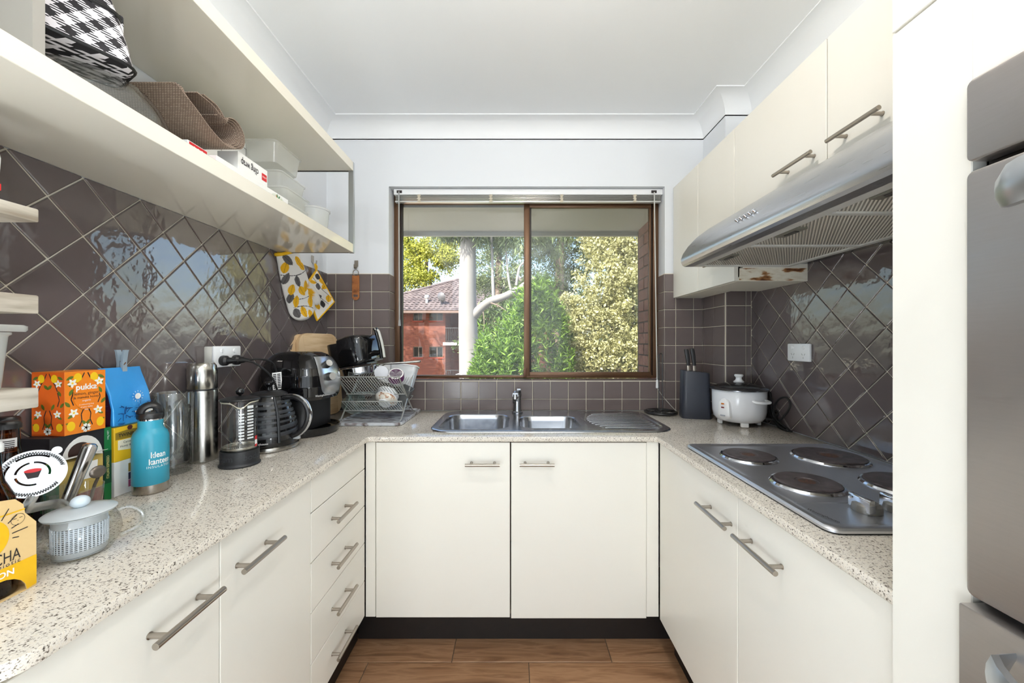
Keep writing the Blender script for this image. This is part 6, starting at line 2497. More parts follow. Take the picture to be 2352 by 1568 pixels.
# =================================================================== RIGHT SIDE OF THE WORKTOP
# ---- paper towel stand (empty)
t = thing('paper_towel_stand', 'empty black wire paper towel stand in the right corner under the window', 'stand', (.800, 2.098, WT))
bm = B()
tube(bm, [(.800 + .080 * math.cos(2 * PI * k / 40), 2.098 + .080 * math.sin(2 * PI * k / 40), WT + .008) for k in range(40)], .0075, 8, cyclic=True)
tube(bm, [(0.800 + .035 * math.cos(2 * PI * k / 28), 2.098 + .035 * math.sin(2 * PI * k / 28), WT + .010) for k in range(28)], .0028, 6, cyclic=True)
for k in range(6):
    a = PI * k / 3
    pts = [(0.800 + r_ * math.cos(a + w), 2.098 + r_ * math.sin(a + w), WT + .010) for r_, w in ((.0, 0), (.035, .0), (.06, .25), (.077, .35))]
    tube(bm, spline(pts, 4), .0028, 6)
part('base', bm, BLACK, t)
bm = B()
tube(bm, [(.7905, 2.098, WT + .01), (.7905, 2.098, WT + .318)] + [(0.800 - .0095 * math.cos(a), 2.098, WT + .318 + .0095 * math.sin(a)) for a in [PI * k / 8 for k in range(1, 8)]] + [(.8095, 2.098, WT + .318), (.8095, 2.098, WT + .01)], .0027, 8)
part('rod', bm, BLACK, t)

# ---- knife block
t = thing('knife_block', 'tapered dark grey knife block with two black handled knives', 'knife block', (.937, 1.99, WT))
MK = Matrix.Translation((.937, 1.99, WT)) @ Matrix.Rotation(math.radians(-14), 4, 'Z')
bm = B()
R = lambda a, b_, z, dx=0: [MK @ Vector((p[0] + dx, p[1], z + p[0] * (-.10 if z > .1 else 0))) for p in rrect(-a, a, -b_, b_, .024, 6)]
loft(bm, [R(.071, .050, 0), R(.072, .051, .003), R(.066, .046, .235, -.002), R(.064, .044, .2385, -.002)])
part('block', bm, mat('block_dark', s(46, 50, 60), .42), t)
for k, (dx, h_) in enumerate(((-.030, .112), (-.002, .116))):
    tk = thing('knife', ('knife in the block with its black handle nearer the window' if k == 0 else 'knife in the block with its black handle nearer the rice cooker'), 'knife', MK @ Vector((dx, -.005, .242)), group='knives in the block')
    bm = B()
    MH = MK @ Matrix.Translation((dx, -.005, .242)) @ Matrix.Rotation(math.radians(-5), 4, 'Y')
    loft(bm, [[MH @ Vector((p[0] + o_, p[1], z)) for p in rrect(-a, a, -b_, b_, .004, 3)] for a, b_, z, o_ in ((.008, .006, .026, 0), (.0085, .0065, .04, 0), (.0105, .0075, .075, -.001), (.011, .0075, h_ - .01, -.003), (.009, .006, h_, -.004))])
    part('grip', bm, BLACK, tk)
    bm = B()
    loft(bm, [[MH @ Vector((p[0], p[1], z)) for p in rrect(-a, a, -b_, b_, .003, 3)] for a, b_, z in ((.0095, .0055, .0), (.0085, .0058, .012), (.008, .006, .027))])
    part('bolster', bm, STEEL_H, tk)

# ---- rice cooker
rx, ry = 1.072, 1.832
t = thing('rice_cooker', 'round white rice cooker with a glass lid beside the knife block', 'rice cooker', (rx, ry, WT))
RCW = mat('white_enamel', s(232, 234, 238), .18)
bm = B()
lathe(bm, [(0, .016), (.075, .016), (.095, .022), (.108, .038), (.1135, .065), (.115, .11), (.1155, .160), (.1135, .166), (.110, .168), (.108, .166)], (rx, ry, WT), 60)
part('body', bm, RCW, t)
for k in range(4):
    a = -PI / 2 - .25 + k * PI / 2
    bm = B()
    box(bm, -.016, .016, -.008, .008, .0, .02, .002, 1, mat=Matrix.Translation((rx + .082 * math.cos(a), ry + .082 * math.sin(a), WT)) @ Matrix.Rotation(a + PI / 2, 4, 'Z'))
    part('foot', bm, WHITE_PL, t)
bm = B()
lathe(bm, [(.119, .164), (.1245, .166), (.1245, .169), (.119, .1735), (.108, .179), (.104, .180)], (rx, ry, WT), 60)
part('lid_rim', bm, mat('lid_rim_steel', s(110, 112, 118), .2, .9), t)
bm = B()
lathe(bm, [(.106, .179), (.08, .189), (.045, .197), (.0, .200)], (rx, ry, WT), 60)
part('lid_glass', bm, glassy('smoked_lid_glass', (.42, .44, .44), 1.5, .02, .06, (.3, .32, .32)), t)
bm = B()
lathe(bm, [(0, .196), (.022, .198), (.024, .202), (.016, .208), (.0125, .216), (.0135, .222), (.019, .228), (.0195, .233), (.016, .2365), (0, .237)], (rx, ry, WT), 28)
part('lid_knob', bm, WHITE_PL, t)
# side handle and control panel, facing left/front
def rc(a, r_, z): return Vector((rx + r_ * math.cos(a), ry + r_ * math.sin(a), WT + z))
ah = math.radians(-72)
bm = B()
tube(bm, spline([rc(ah - .30, .113, .124), rc(ah - .27, .130, .120), rc(ah - .12, .139, .119), rc(ah + .12, .139, .119), rc(ah + .27, .130, .120), rc(ah + .30, .113, .124)], 6), .007, 10, flat=(.010, .0065))
part('side_handle', bm, WHITE_PL, t)
ap = math.radians(-150)
bm = B()
rows = []
for i in range(17):
    q = i / 16
    z = .030 + q * .100
    w = .30 * math.sqrt(max(.01, 1 - (2 * q - 1) ** 6)) * (1.0 - .25 * q)
    rows.append([rc(ap + (-1 + 2 * j / 10) * w, .1145 + .014 * math.sqrt(max(0, 1 - (-1 + 2 * j / 10) ** 4)) * min(1, 4 * q + .1, 4 * (1 - q) + .1), z) for j in range(11)])
loft(bm, rows, False, False, cyclic=False)
cp = part('control_panel', bm, WHITE_PL, t)
for z, m_, w in ((.106, mat('amber_lamp', s(214, 120, 30), .3), .05), (.089, mat('dark_red_lamp', s(120, 24, 30), .3), .05), (.052, mat('grey_switch', s(160, 166, 174), .3), .085)):
    bm = B()
    bb = [rc(ap + a, .1295, z + dz) for a, dz in ((-w, -.003), (w, -.003), (w, .003), (-w, .003))]
    f = bm.faces.new([bm.verts.new(q) for q in bb])
    ex = bmesh.ops.extrude_face_region(bm, geom=[f])
    bmesh.ops.translate(bm, verts=[g for g in ex['geom'] if isinstance(g, bmesh.types.BMVert)], vec=(.002 * math.cos(ap), .002 * math.sin(ap), 0))
    part('indicator', bm, m_, cp)
bm = B()
c0 = rc(math.radians(-35), .112, .035)
dv = Vector((math.cos(math.radians(-35)), math.sin(math.radians(-35)), 0))
cyl(bm, c0 - dv * .004, c0 + dv * .012, .009, .006, n=14)
part('cord_grommet', bm, BLACK, t)

t = thing('coiled_cord', 'black power cord bundled in loops beside the rice cooker', 'power cord', (1.185, 1.72, WT))
c1 = c0 + dv * .0125
bm = B()
tube(bm, spline([c1, c1 + Vector((.022, -.022, .0)), (1.192, 1.702, .955), (1.202, 1.672, 1.01), (1.200, 1.69, 1.045), (1.196, 1.735, 1.03), (1.19, 1.76, .985), (1.19, 1.745, .94), (1.195, 1.70, .918), (1.198, 1.665, .906), (1.195, 1.655, .9045), (1.185, 1.68, .9045), (1.184, 1.74, .93), (1.19, 1.775, .99), (1.195, 1.79, 1.04), (1.197, 1.80, 1.055), (1.196, 1.815, 1.03), (1.19, 1.795, .98), (1.186, 1.75, .925), (1.188, 1.712, .9055), (1.196, 1.70, .905), (1.200, 1.73, .915), (1.201, 1.77, .96)], 8), .0042, 8)
part('cord', bm, RUBBER, t)
bm = B()
tube(bm, [(1.193 + .016 * math.cos(a), 1.752 + .006 * math.cos(a), .962 + .014 * math.sin(a)) for a in [2 * PI * k / 16 for k in range(16)]], .0035, 6, cyclic=True)
part('cord_tie', bm, RUBBER, t)

# =================================================================== CEILING LAMPS AND ADDED FILL LAMPS (above and behind the camera)
def ceiling_lamp(x, y, watts, col, lab):
    t = thing('ceiling_lamp', lab, 'lamp', (x, y, ZC - .12), group='ceiling lamps')
    bm = B()
    lathe(bm, [(0, .12), (.07, .12), (.07, .105), (.03, .095), (.03, .085), (0, .085)], (x, y, ZC - .12), 28)
    part('ceiling_rose', bm, WHITE_PL, t)
    ld = bpy.data.lights.new('bulb', 'POINT')
    ld.energy = watts
    ld.color = col
    ld.shadow_soft_size = .03
    lo = bpy.data.objects.new('bulb', ld)
    COL.objects.link(lo)
    lo.parent = t
    lo.location = (0, 0, .015)


ceiling_lamp(.126, .78, LAMP_KITCHEN, (1.0, .92, .82), 'warm ceiling lamp over the kitchen aisle')
ceiling_lamp(.164, -.75, LAMP_DINING, (.92, .97, 1.0), 'cool ceiling lamp behind the camera')
ceiling_lamp(.215, -2.4, LAMP_REAR_FILL, (.95, .98, 1.0), 'added fill lamp on the ceiling at the rear of the room')  # unseen lamp added for general fill

def fill_lamp(FX, FY, watts, where):  # unseen low bulb and its table, added to brighten ceiling and undersides
    t = thing('fill_lamp_table', 'added low table for the fill lamp behind the camera, %s hand side' % where, 'table', (FX, FY, 0))
    bm = B()
    lathe(bm, [(0, .43), (.20, .43), (.205, .44), (.20, .45), (0, .45)], (FX, FY, 0), 32)
    part('fill_lamp_table_top', bm, WHITE_PL, t)
    for k in range(3):
        bm = B()
        a = 2 * PI * k / 3
        cyl(bm, (FX + .17 * math.cos(a), FY + .17 * math.sin(a), 0), (FX + .13 * math.cos(a), FY + .13 * math.sin(a), .43), .012, .016, n=10)
        part('leg', bm, WHITE_PL, t)
    t = thing('fill_lamp', 'added bare bulb fill lamp behind the camera, %s hand side' % where, 'lamp', (FX, FY, .4505))
    bm = B()
    lathe(bm, [(0, 0), (.08, 0), (.08, .012), (.02, .03), (.016, .13), (.028, .15), (0, .15)], (FX, FY, .4505), 28)
    part('base', bm, WHITE_PL, t)
    ld = bpy.data.lights.new('bulb', 'POINT')
    ld.energy = watts
    ld.color = (.90, .96, 1.0)
    ld.shadow_soft_size = .13
    lo = bpy.data.objects.new('bulb', ld)
    COL.objects.link(lo)
    lo.parent = t
    lo.location = (0, 0, .262)


fill_lamp(-.80, -.92, LAMP_FILL, 'left')
fill_lamp(.92, -.85, LAMP_FILL * 1.25, 'right')

# =================================================================== OUTSIDE: our own building
BRICK_DARK = ramp_mat('dark_brick', 30, [(.3, s(104, 66, 58)), (.5, s(128, 84, 74)), (.7, s(146, 100, 86))], rough=.85, detail=5, bump=.4, rand=True, rnd_amt=.12)
MORTAR = mat('dark_mortar', s(78, 66, 60), .9)
bm = B()
box(bm, -6, -1.2, 2.2, 2.33, -6, 2.66)
box(bm, 1.34, 6, 2.2, 2.33, -6, 2.66)
box(bm, -1.2, 1.34, 2.2, 2.33, -6, -.1)
solo('wall_outside', bm, mat('facade_brick', s(112, 66, 52), .9), (0, 2.3, -6), kind='structure')
bm = B()
box(bm, -6, 6, 2.345, 2.86, 2.115, 2.16)
box(bm, -6, 6, 2.86, 2.885, 2.085, 2.30)
sof = solo('eave', bm, mat('soffit_sheet', s(196, 197, 196), .8, var=(2.5, .3, s(176, 177, 174))), (0, 2.6, 2.115), 'pale grey fibre sheet eave above the outside of the window', 'eave')
bm = B()
box(bm, -6, 6, YREAR - .2, 2.885, 2.67, 2.75)
solo('roof_slab', bm, mat('roof_dark', s(70, 60, 56), .9), (0, 0, 2.67), kind='structure')

wx = .915
bm = B()
box(bm, wx + .004, wx + .22, 2.345, 2.86, -2, 2.11)
wing = solo('brick_wing_wall', bm, MORTAR, (wx, 2.6, -2), 'dark brown brick wing wall just outside the right of the window', 'wall')
bm = B()
box(bm, -.004, .06, -.1135, .1135, -.0345, .0345, .002, 1)
brick_me = to_mesh('brick', bm, BRICK_DARK)
bm = B()
box(bm, -.004, .06, -.052, .052, -.0345, .0345, .002, 1)
half_me = to_mesh('brick', bm, BRICK_DARK)
for r_ in range(16):
    z = .93 + r_ * .0775
    if z > 2.1: break
    ys = ((2.462, 1), (2.702, 1)) if r_ % 2 else ((2.402, 0), (2.58, 1), (2.76, 0))
    ys = ((2.462, 1), (2.702, 1), (2.846, 2)) if r_ % 2 else ((2.402, 0), (2.582, 1), (2.764, 3))
    for y, kd in ys:
        if kd == 2: continue
        o = bpy.data.objects.new('brick', brick_me if kd in (1,) else half_me)
        COL.objects.link(o)
        o.parent = wing
        o.location = (random.uniform(-.0015, .0015), y - 2.6, z + 2)

# ------------------------------------------------------------------ ground and neighbour building
bm = B()
box(bm, -80, 80, 2.4, 140, -6.3, -6)
solo('ground', bm, ramp_mat('garden_ground', .5, [(.3, s(120, 120, 92)), (.6, s(168, 160, 140)), (.8, s(186, 178, 164))], .95), (0, 30, -6), kind='structure')

BY = 26.0
BRICK_FAR = bpy.data.materials.new('red_brick_courses')
BRICK_FAR.use_nodes = True
nt = BRICK_FAR.node_tree
p = nt.nodes['Principled BSDF']
p.inputs['Roughness'].default_value = .9
tc = nt.nodes.new('ShaderNodeTexCoord')
sp = nt.nodes.new('ShaderNodeSeparateXYZ')
cb = nt.nodes.new('ShaderNodeCombineXYZ')
nt.links.new(tc.outputs['Object'], sp.inputs[0])
nt.links.new(sp.outputs[0], cb.inputs[0])
nt.links.new(sp.outputs[2], cb.inputs[1])
bk = nt.nodes.new('ShaderNodeTexBrick')
bk.inputs['Color1'].default_value = (*s(108, 58, 42), 1)
bk.inputs['Color2'].default_value = (*s(86, 42, 31), 1)
bk.inputs['Mortar'].default_value = (*s(96, 64, 52), 1)
bk.inputs['Scale'].default_value = 1
bk.inputs['Brick Width'].default_value = .24
bk.inputs['Row Height'].default_value = .086
bk.inputs['Mortar Size'].default_value = .008
nt.links.new(cb.outputs[0], bk.inputs['Vector'])
nt.links.new(bk.outputs['Color'], p.inputs['Base Color'])

t = thing('apartment_building', 'red brick apartment block with a brown tiled hip roof seen through the left pane', 'building', (-5, BY, -6))
bm = B()
xr_, xw = -4.70, [(-6.885, -6.25), (-5.80, -4.86)]
zw = [(2.78, 3.45), (.30, 1.03)]
# front wall built round its windows
xs = [-12, -6.885, -6.25, -5.80, -4.86, xr_]
zs_ = [-6, .30, 1.03, 2.78, 3.45]
for i in range(5):
    for j in range(4):
        if i in (1, 3) and j in (1, 3): continue
        box(bm, xs[i], xs[i + 1], BY, BY + .3, zs_[j], zs_[j + 1])
box(bm, xr_ - .3, xr_, BY + .3, BY + 2.3, -6, 3.45)
box(bm, xr_ - .3, 3.0, BY + 2.3, BY + 2.6, -6, 3.45)
box(bm, -1.5, 3.0, BY + .2, BY + .5, -6, 3.45)
bmesh.ops.remove_doubles(bm, verts=bm.verts, dist=1e-5)
part('walls', bm, BRICK_FAR, t)
ROOFM = ramp_mat('brown_roof_tiles', 2.2, [(.3, s(70, 62, 64)), (.5, s(92, 82, 82)), (.75, s(116, 104, 102))], .8, detail=5)
rc0, rc1 = Vector((-4.16, 30.0, 6.25)), Vector((2.5, 30.0, 6.25))
e0, e1 = Vector((-11.3, 25.4, 3.42)), Vector((4.0, 25.4, 3.42))
bm = B()
loft(bm, [[e0, e1, rc1, rc0], [q + Vector((0, .1, -.16)) for q in (e0, e1, rc1, rc0)]])
b0, b1 = Vector((-11.3, 34.6, 3.42)), Vector((4.0, 34.6, 3.42))
loft(bm, [[b0, e0, rc0], [q + Vector((0, 0, -.16)) for q in (b0, e0, rc0)]])
loft(bm, [[b1, b0, rc0, rc1], [q + Vector((0, 0, -.16)) for q in (b1, b0, rc0, rc1)]])
rf = part('roof', bm, ROOFM, t, smooth=False)
TILE_R = ROOFM
bm = B()
for k in range(19):      # each course a row of lapped tiles with scalloped lower edge
    q0, q1 = k / 19, (k + 1) / 19
    a0_, a1_ = e0.lerp(rc0, q0), e1.lerp(rc1, q0)
    c0_, c1_ = e0.lerp(rc0, q1), e1.lerp(rc1, q1)
    n_ = max(4, int((a1_ - a0_).length / .33))
    lo, hi = [], []
    for j in range(n_ * 4 + 1):
        w = j / (n_ * 4)
        wave = .035 * (1 - abs(math.cos(PI * j / 4)))
        up_ = Vector((0, -.53, .85)) * (.045 + wave)
        lo.append(bm.verts.new(a0_.lerp(a1_, w) + up_))
        hi.append(bm.verts.new(c0_.lerp(c1_, w) + Vector((0, -.53, .85)) * (.01 + wave)))
    for j in range(n_ * 4): bm.faces.new((lo[j], lo[j + 1], hi[j + 1], hi[j]))
part('tile_courses', bm, ROOFM, rf, smooth=False, kind='stuff')
bm = B()
tube(bm, [rc0 + Vector((0, 0, .05)), rc1 + Vector((0, 0, .05))], .11, 8)
tube(bm, [e0 + Vector((0, 0, .08)), rc0 + Vector((0, 0, .05))], .11, 8)
part('ridge_caps', bm, ROOFM, rf)
bm = B()
box(bm, -11.3, 4.0, 25.28, 25.42, 3.26, 3.42)
box(bm, -11.3, 4.0, 25.42, 26.0, 3.28, 3.32)
part('gutter', bm, mat('gutter_brown', s(96, 78, 70), .6), t)
GLD = mat('dark_glass', s(14, 16, 20), .2, spec=.2)
for (xa, xb) in xw:
    for (za, zb) in zw:
        bm = B()
        fw = .05
        box(bm, xa, xb, BY + .06, BY + .12, za, za + fw)
        box(bm, xa, xb, BY + .06, BY + .12, zb - fw, zb)
        box(bm, xa, xa + fw, BY + .06, BY + .12, za + fw, zb - fw)
        box(bm, xb - fw, xb, BY + .06, BY + .12, za + fw, zb - fw)
        xm_ = xa + (xb - xa) * .56
        box(bm, xm_ - .025, xm_ + .025, BY + .06, BY + .12, za + fw, zb - fw)
        w_ = part('window', bm, mat('far_window_frame', s(88, 76, 66), .5), t)
        bm = B()
        box(bm, xa + fw, xb - fw, BY + .08, BY + .10, za + fw, zb - fw)
        part('pane', bm, GLD, w_)
        bm = B()
        box(bm, xa - .05, xb + .05, BY - .05, BY + .06, za - .09, za)
        part('window_sill', bm, mat('sill_brick', s(120, 52, 40), .9), w_)
bm = B()
box(bm, xr_ - .15, -1.5, BY - .1, BY + 2.3, 1.12, 1.32)
box(bm, xr_ - .15, -1.5, BY - .1, BY + 2.3, -1.75, -1.55)
part('balcony_slab', bm, mat('white_concrete', s(226, 222, 214), .8), t)
bm = B()
for zb_ in (1.32, -1.55):
    box(bm, xr_, -1.5, BY - .04, BY, zb_ + .95, zb_ + 1.0)
    box(bm, xr_, -1.5, BY - .04, BY, zb_ + .06, zb_ + .10)
    for k in range(24):
        x = xr_ + .06 + k * .13
        box(bm, x, x + .025, BY - .035, BY - .01, zb_ + .10, zb_ + .95)
part('balcony_railing', bm, mat('rail_black', s(40, 38, 38), .5), t)
bm = B()
box(bm, -4.1, -3.3, BY + 2.27, BY + 2.3, -1.5, .6)
box(bm, -4.1, -3.3, BY + 2.27, BY + 2.3, 1.4, 3.3)
part('balcony_door', bm, mat('door_pale', s(150, 150, 156), .4), t)
bm = B()
lathe(bm, [(0, .0), (.2, .05), (.34, .16)], (0, 0, 0), 20, mat=Matrix.Translation((-5.05, 25.9, 4.35)) @ Matrix.Rotation(math.radians(-75), 4, 'X') @ Matrix.Rotation(.5, 4, 'Y'))
tube(bm, [(-5.05, 26.0, 4.3), (-4.98, 26.1, 3.75)], .03, 6)
part('satellite_dish', bm, mat('dish_grey', s(82, 82, 86), .5), t)
bm = B()
cyl(bm, (-6.05, 26.4, 3.9), (-6.05, 26.4, 4.35), .09, n=10)
ball(bm, (-6.05, 26.4, 4.45), .17, n=12)
part('roof_vent', bm, mat('vent_pale', s(206, 204, 200), .4, .3), t)

# ------------------------------------------------------------------ trees and shrubs
def leaf_mesh(name, C, m, L_, W_, rng, droop=0.0, jitter=.35, up=0.0, outward=None):
    n = len(C)
    d = rng.normal(size=(n, 3))
    if outward is not None:
        d = d * .8 + outward * 1.2
    d[:, 2] += up - droop
    d /= np.linalg.norm(d, axis=1)[:, None]
    r_ = rng.normal(size=(n, 3))
    s_ = np.cross(d, r_)
    s_ /= np.linalg.norm(s_, axis=1)[:, None] + 1e-9
    nn = np.cross(d, s_)
    sz = (1 + rng.uniform(-jitter, jitter, n))[:, None]
    V = np.empty((n, 4, 3), dtype=np.float32)
    V[:, 0] = C
    V[:, 1] = C + d * L_ * sz * .45 + s_ * W_ * sz * .5 + nn * W_ * sz * .12
    V[:, 2] = C + d * L_ * sz
    V[:, 3] = C + d * L_ * sz * .45 - s_ * W_ * sz * .5 + nn * W_ * sz * .12
    me = bpy.data.meshes.new(name)
    me.vertices.add(n * 4)
    me.vertices.foreach_set('co', V.ravel())
    me.loops.add(n * 4)
    me.loops.foreach_set('vertex_index', np.arange(n * 4, dtype=np.int32))
    me.polygons.add(n)
    me.polygons.foreach_set('loop_start', np.arange(0, n * 4, 4, dtype=np.int32))
    me.update(calc_edges=True)
    me.materials.append(m)
    return me


def foliage(parent, name, C, m, L_, W_, rng, **k):
    C = C - np.array(MW[parent.name].translation)
    o = bpy.data.objects.new(name, leaf_mesh(name, C.astype(np.float32), m, L_, W_, rng, **k))
    COL.objects.link(o)
    o.parent = parent
    o['kind'] = 'stuff'
    return o


def clumps(rng, centre, radii, n_clump, n_leaf, r_clump, shell=.6):
    """leaf positions gathered in clumps near the surface of an ellipsoid"""
    d = rng.normal(size=(n_clump, 3))
    d /= np.linalg.norm(d, axis=1)[:, None]
    rad = shell + (1 - shell) * rng.random(n_clump)
    K = np.array(centre) + d * rad[:, None] * np.array(radii)
    pts = K[rng.integers(0, n_clump, n_clump * n_leaf)]
    q = rng.normal(size=pts.shape)
    q /= np.linalg.norm(q, axis=1)[:, None]
    return pts + q * (rng.random(len(pts))[:, None] ** .5) * r_clump


def branches(parent, specs_, m, name='trunk'):
    bm = B()
    for pts, r0, r1 in specs_:
        P = spline(pts, 6)
        tube(bm, P, [r0 + (r1 - r0) * k / (len(P) - 1) for k in range(len(P))], 12)
    return part(name, bm, m, parent)


rng = np.random.default_rng(11)
GUM = ramp_mat('white_gum_bark', 1.6, [(.32, s(104, 101, 97)), (.5, s(124, 122, 118)), (.75, s(112, 109, 104))], .8, stretch=(1, 1, .35), detail=6, bump=.15)
GUM_LEAF = leaf_mat('gum_leaf', s(56, 72, 44), s(118, 134, 92), .3)
BARK = ramp_mat('brown_bark', 3, [(.3, s(74, 62, 54)), (.6, s(112, 98, 86)), (.8, s(140, 126, 112))], .9, detail=6)

# white gum right in front, forked branch to the right
gy_ = 9.0
t = thing('gum_tree', 'white trunked gum tree with a bare forked branch in front of the brick building', 'tree', (-1.08, gy_, -6))
sx_ = gy_ / 880
at = lambda px, py, Y: ((px - 1182) * Y / 880, Y, 1.287 - (py - 787) * Y / 880)
branches(t, [(((-1.03, gy_, -6), (-1.05, gy_, -2), (-1.07, gy_, .6), (-1.10, gy_, 1.8), (-1.105, gy_, 2.8), (-1.09, gy_, 3.8), (-1.05, gy_, 5.2)), .27, .165)], GUM)
branches(t, [((at(1084, 730, gy_), at(1100, 712, gy_ - .1), at(1125, 692, gy_ - .2), at(1160, 680, gy_ - .2), at(1200, 657, gy_ - .1), at(1228, 640, gy_)), .115, .06),
             ((at(1174, 668, gy_ - .2), at(1168, 640, gy_ - .2), at(1164, 600, gy_), at(1160, 540, gy_)), .03, .018),
             ((at(1186, 655, gy_ - .2), at(1190, 628, gy_ - .2), at(1194, 612, gy_), at(1204, 604, gy_)), .034, .02),
             ((at(1134, 688, gy_ - .2), at(1132, 650, gy_ - .2), at(1131, 600, gy_), at(1128, 520, gy_)), .04, .025)], GUM, 'branch')
branches(t, [((at(1120, 693, gy_ - .2), at(1145, 702, gy_ - .4), at(1165, 716, gy_ - .5)), .02, .008), ((at(1110, 716, gy_ - .2), at(1112, 750, gy_ - .3), at(1104, 775, gy_ - .3)), .012, .004)], BARK, 'twig')
C = np.vstack([clumps(rng, at(px, py, gy_ + dy), (rx_, .9, rz_), nc, 46, .17, .2) for px, py, dy, rx_, rz_, nc in ((1040, 525, .3, .5, .35, 22), (1085, 515, -.2, .55, .5, 26), (1130, 530, .5, .6, .45, 24), (1180, 535, .2, .5, .5, 20), (1250, 545, 1.0, .6, .5, 22), (1010, 500, .5, .6, .3, 16))])
foliage(t, 'hanging_leaves', C, GUM_LEAF, .20, .032, rng, droop=1.5)

# young green shrub under the window: stiff upright shoots
def shoots(specs_, rng, per=.011, spread=.05):
    out, dirs = [], []
    for (base, tip) in specs_:
        base, tip = np.array(base), np.array(tip)
        L_ = np.linalg.norm(tip - base)
        n = int(L_ / per)
        q = rng.random(n) ** .8
        pts = base + (tip - base) * q[:, None]
        ax = (tip - base) / L_
        a = rng.random(n) * 2 * PI
        rad = np.stack([np.cos(a), np.sin(a), np.zeros(n)], 1)
        out.append(pts)
        dirs.append(rad * .8 + ax * .7)
    return np.vstack(out), np.vstack(dirs)


GREEN1 = leaf_mat('bright_green_leaf', s(30, 66, 18), s(134, 170, 66), .35)
t = thing('green_shrub', 'bright green shrub with upright leafy shoots in front of the window', 'shrub', (.2, 5.4, -6))
sp_ = []
r2 = random.Random(21)
tops = [(1113, 745), (1122, 752), (1105, 770), (1098, 800), (1092, 825), (1135, 770), (1150, 735), (1165, 715), (1178, 700), (1190, 690), (1200, 660), (1215, 640), (1232, 632), (1240, 628), (1255, 622), (1262, 640), (1275, 665), (1285, 690), (1292, 720), (1300, 750), (1305, 800), (1160, 760), (1145, 790), (1130, 815), (1118, 800)]
for (a, b_) in tops:
    for k in range(5):
        px = a + r2.uniform(-14, 14)
        py = b_ + r2.uniform(0, 46) * (k > 0) + r2.uniform(-2, 6)
        Y = 5.4 + r2.uniform(-.5, .5)
        tip = at(px, py, Y)
        sp_.append(((tip[0] + r2.uniform(-.12, .12), Y + r2.uniform(-.1, .1), tip[2] - r2.uniform(.35, .6)), tip))
for k in range(330):
    px = r2.uniform(1085, 1305)
    lo_ = min((abs(px - a) + (0), b_) for a, b_ in tops)[1]
    py = r2.uniform(lo_ + 8, 900)
    Y = 5.4 + r2.uniform(-.55, .45)
    tip = at(px, py, Y)
    sp_.append(((tip[0] + r2.uniform(-.12, .12), Y + r2.uniform(-.1, .2), tip[2] - r2.uniform(.25, .45)), tip))
C, D = shoots(sp_, rng, .0085)
foliage(t, 'leaves', C, GREEN1, .085, .017, rng, outward=D)
branches(t, [((a[0] * .3 + .25, 5.4, -3), ((a[0] + b_[0]) / 2, (a[1] + b_[1]) / 2, a[2] - .4), a) for a, b_ in []] or [(((.2, 5.5, -6), (.2, 5.5, -1), (.15, 5.5, .6)), .05, .03), (((.2, 5.5, -1), (-.1, 5.4, .2), (-.2, 5.4, 1.0)), .03, .012), (((.2, 5.5, -1), (.5, 5.5, .4), (.55, 5.5, 1.4)), .03, .012)], BARK)

# pale flowering shrub on the right
PALE = leaf_mat('pale_olive_leaf', s(106, 106, 52), s(246, 244, 196), .35)
t = thing('pale_shrub', 'dense pale olive shrub filling the right window pane', 'shrub', (1.45, 6.0, -6))
C = np.vstack([clumps(rng, at(px, py, Y), (rx_, ry_, rz_), nc, 44, .085, .5) for px, py, Y, rx_, ry_, rz_, nc in
               ((1400, 640, 6.1, .55, .5, .95, 210), (1380, 760, 5.9, .62, .5, .75, 210), (1460, 700, 6.0, .5, .5, 1.3, 210), (1340, 820, 5.9, .45, .4, .5, 120), (1430, 850, 5.8, .6, .4, .5, 120), (1390, 560, 6.2, .4, .4, .5, 80), (1310, 720, 6.2, .22, .3, .35, 50), (1470, 560, 6.1, .4, .4, .6, 90))])
foliage(t, 'leaves', C, PALE, .046, .026, rng)
branches(t, [((at(1400, 1000, 6.0), at(1395, 850, 6.1), at(1410, 700, 6.1), at(1400, 580, 6.2)), .03, .012), ((at(1420, 1000, 6.0), at(1450, 800, 6.1), at(1455, 640, 6.1)), .03, .012), ((at(1380, 950, 6.0), at(1350, 820, 6.1), at(1330, 740, 6.1)), .02, .008), (((1.45, 6.0, -6), (1.5, 6.0, -2), at(1400, 1000, 6.0)), .07, .035)], BARK, 'stems')

# far trees
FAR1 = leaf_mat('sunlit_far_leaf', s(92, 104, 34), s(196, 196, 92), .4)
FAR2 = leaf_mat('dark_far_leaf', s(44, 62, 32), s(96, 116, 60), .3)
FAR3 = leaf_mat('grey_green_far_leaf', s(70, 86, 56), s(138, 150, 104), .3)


def far_tree(lab, blobs, m, Y, trunk, L_=.28, W_=.11, n=70, rcl=.55, name='tree'):
    t = thing(name, lab, 'tree', (trunk[0][0], Y, -6), group='trees beyond the window')
    C = np.vstack([clumps(rng, at(px, py, Y + dy), (rx_, rx_ * .8, rz_), nc, n, rcl, .5) for px, py, dy, rx_, rz_, nc in blobs])
    foliage(t, 'crown', C, m, L_, W_, rng)
    branches(t, [(trunk, .35, .14)], BARK)
    return t


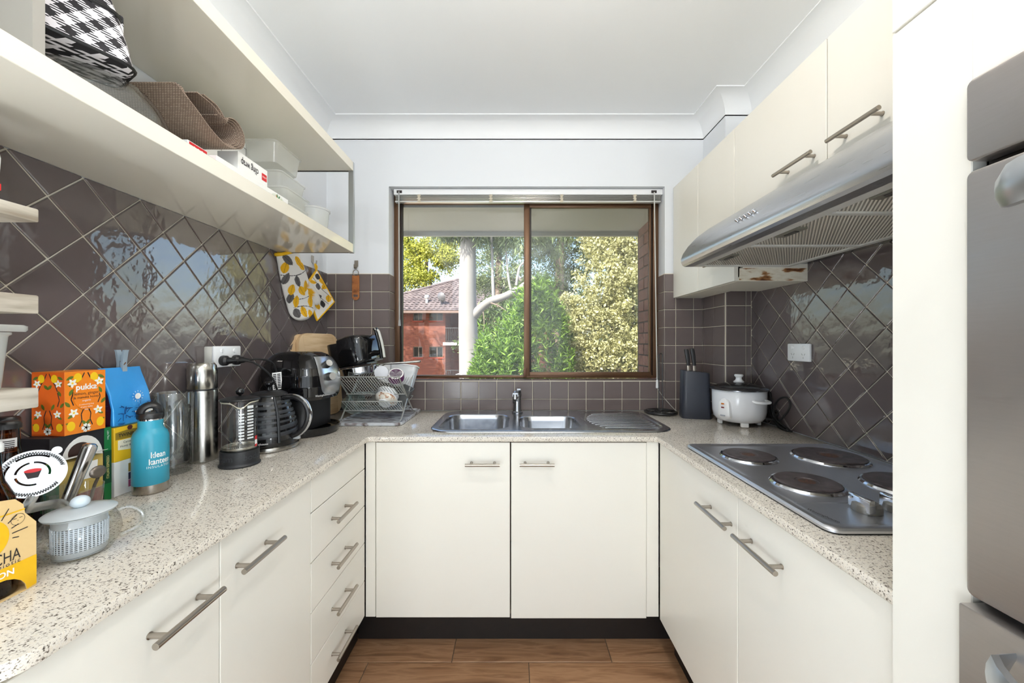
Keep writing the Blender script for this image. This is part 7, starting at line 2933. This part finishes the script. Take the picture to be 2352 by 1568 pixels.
far_tree('sunlit yellow-green tree rising behind the brown tiled roof', ((990, 575, 0, 1.7, 1.4, 34), (950, 610, .5, 1.4, 1.1, 26), (1030, 600, -.5, 1.3, 1.2, 26), (925, 570, 1, 1.5, 1.4, 24), (975, 640, 0, 1.6, .7, 22), (1035, 550, 1, 1.4, 1.2, 22), (930, 650, 0, 1.0, .8, 14)), FAR1, 36.0, ((-8.0, 36, -6), (-8.0, 36, 3), (-7.9, 36, 8)), .26, .13, 80, .62)
far_tree('dark tree with hanging foliage left of the sunlit one, behind the roof', ((960, 500, 0, 2.2, 1.6, 34), (1040, 500, 2, 2.2, 1.4, 30), (900, 520, 0, 2, 2, 30)), FAR2, 39.0, ((-9.5, 39, -6), (-9.2, 39, 4), (-8.8, 39, 13)), .3, .12, 70, .7)
far_tree('dark green tree behind the bare branch of the gum', ((1120, 560, 0, 1.1, 1.1, 30), (1165, 585, .5, 1.1, 1.0, 30), (1110, 630, 0, .9, .8, 24), (1180, 640, 0, 1.0, .9, 26), (1140, 680, 1, 1.0, .7, 20)), FAR3, 20.0, ((-1.0, 20, -6), (-.9, 20, 1), (-.8, 20, 7)), .2, .05, 74, .42)
far_tree('dark tree seen between the window stile and the pale shrub', ((1235, 560, 0, .9, .9, 28), (1290, 590, .5, .9, 1.0, 30), (1330, 560, 0, .8, .9, 26), (1260, 640, 0, .9, .8, 26), (1320, 650, .5, .8, .9, 24), (1235, 700, 0, .8, .8, 20), (1285, 720, 0, .8, .8, 20)), FAR2, 15.0, ((1.6, 15, -6), (1.7, 15, 1), (1.8, 15, 5.5)), .17, .035, 84, .34)
far_tree('shaded dark shrubbery low behind the gum branch', ((1130, 740, 0, 1.2, .9, 30), (1180, 730, 0, 1.0, 1.0, 30), (1110, 800, 0, 1.2, 1.0, 26), (1170, 820, 0, 1.2, 1.0, 26)), FAR2, 17.0, ((-.8, 17, -6), (-.8, 17, -2), (-.8, 17, 1.5)), .2, .06, 70, .42, 'bush')
far_tree('leafy tree behind the pale shrub at the right', ((1380, 540, 0, 1.4, 1.3, 30), (1450, 600, 0, 1.4, 1.4, 30), (1420, 720, 0, 1.5, 1.3, 30), (1480, 800, 0, 1.5, 1.3, 24), (1380, 830, 0, 1.5, 1.3, 24)), FAR3, 17.0, ((4.6, 17, -6), (4.6, 17, 0), (4.5, 17, 6)), .22, .08, 70, .5)
t = thing('tree', 'open crowned tree outside the frame that dapples the brick building with shade', 'tree', (-11.6, 19.0, -6), group='trees beyond the window')
C = np.vstack([clumps(rng, c, r_, nc, 60, .5, .1) for c, r_, nc in (((-11.0, 19.0, 7.0), (2.6, 1.6, 2.2), 26), ((-9.6, 19.6, 4.6), (1.6, 1.2, 1.6), 12), ((-12.0, 18.6, 10.0), (2.6, 1.6, 2.2), 24))])
foliage(t, 'crown', C, FAR2, .3, .13, rng)
branches(t, [(((-11.6, 19, -6), (-11.4, 19, 1), (-11.0, 19, 9)), .3, .1)], BARK)
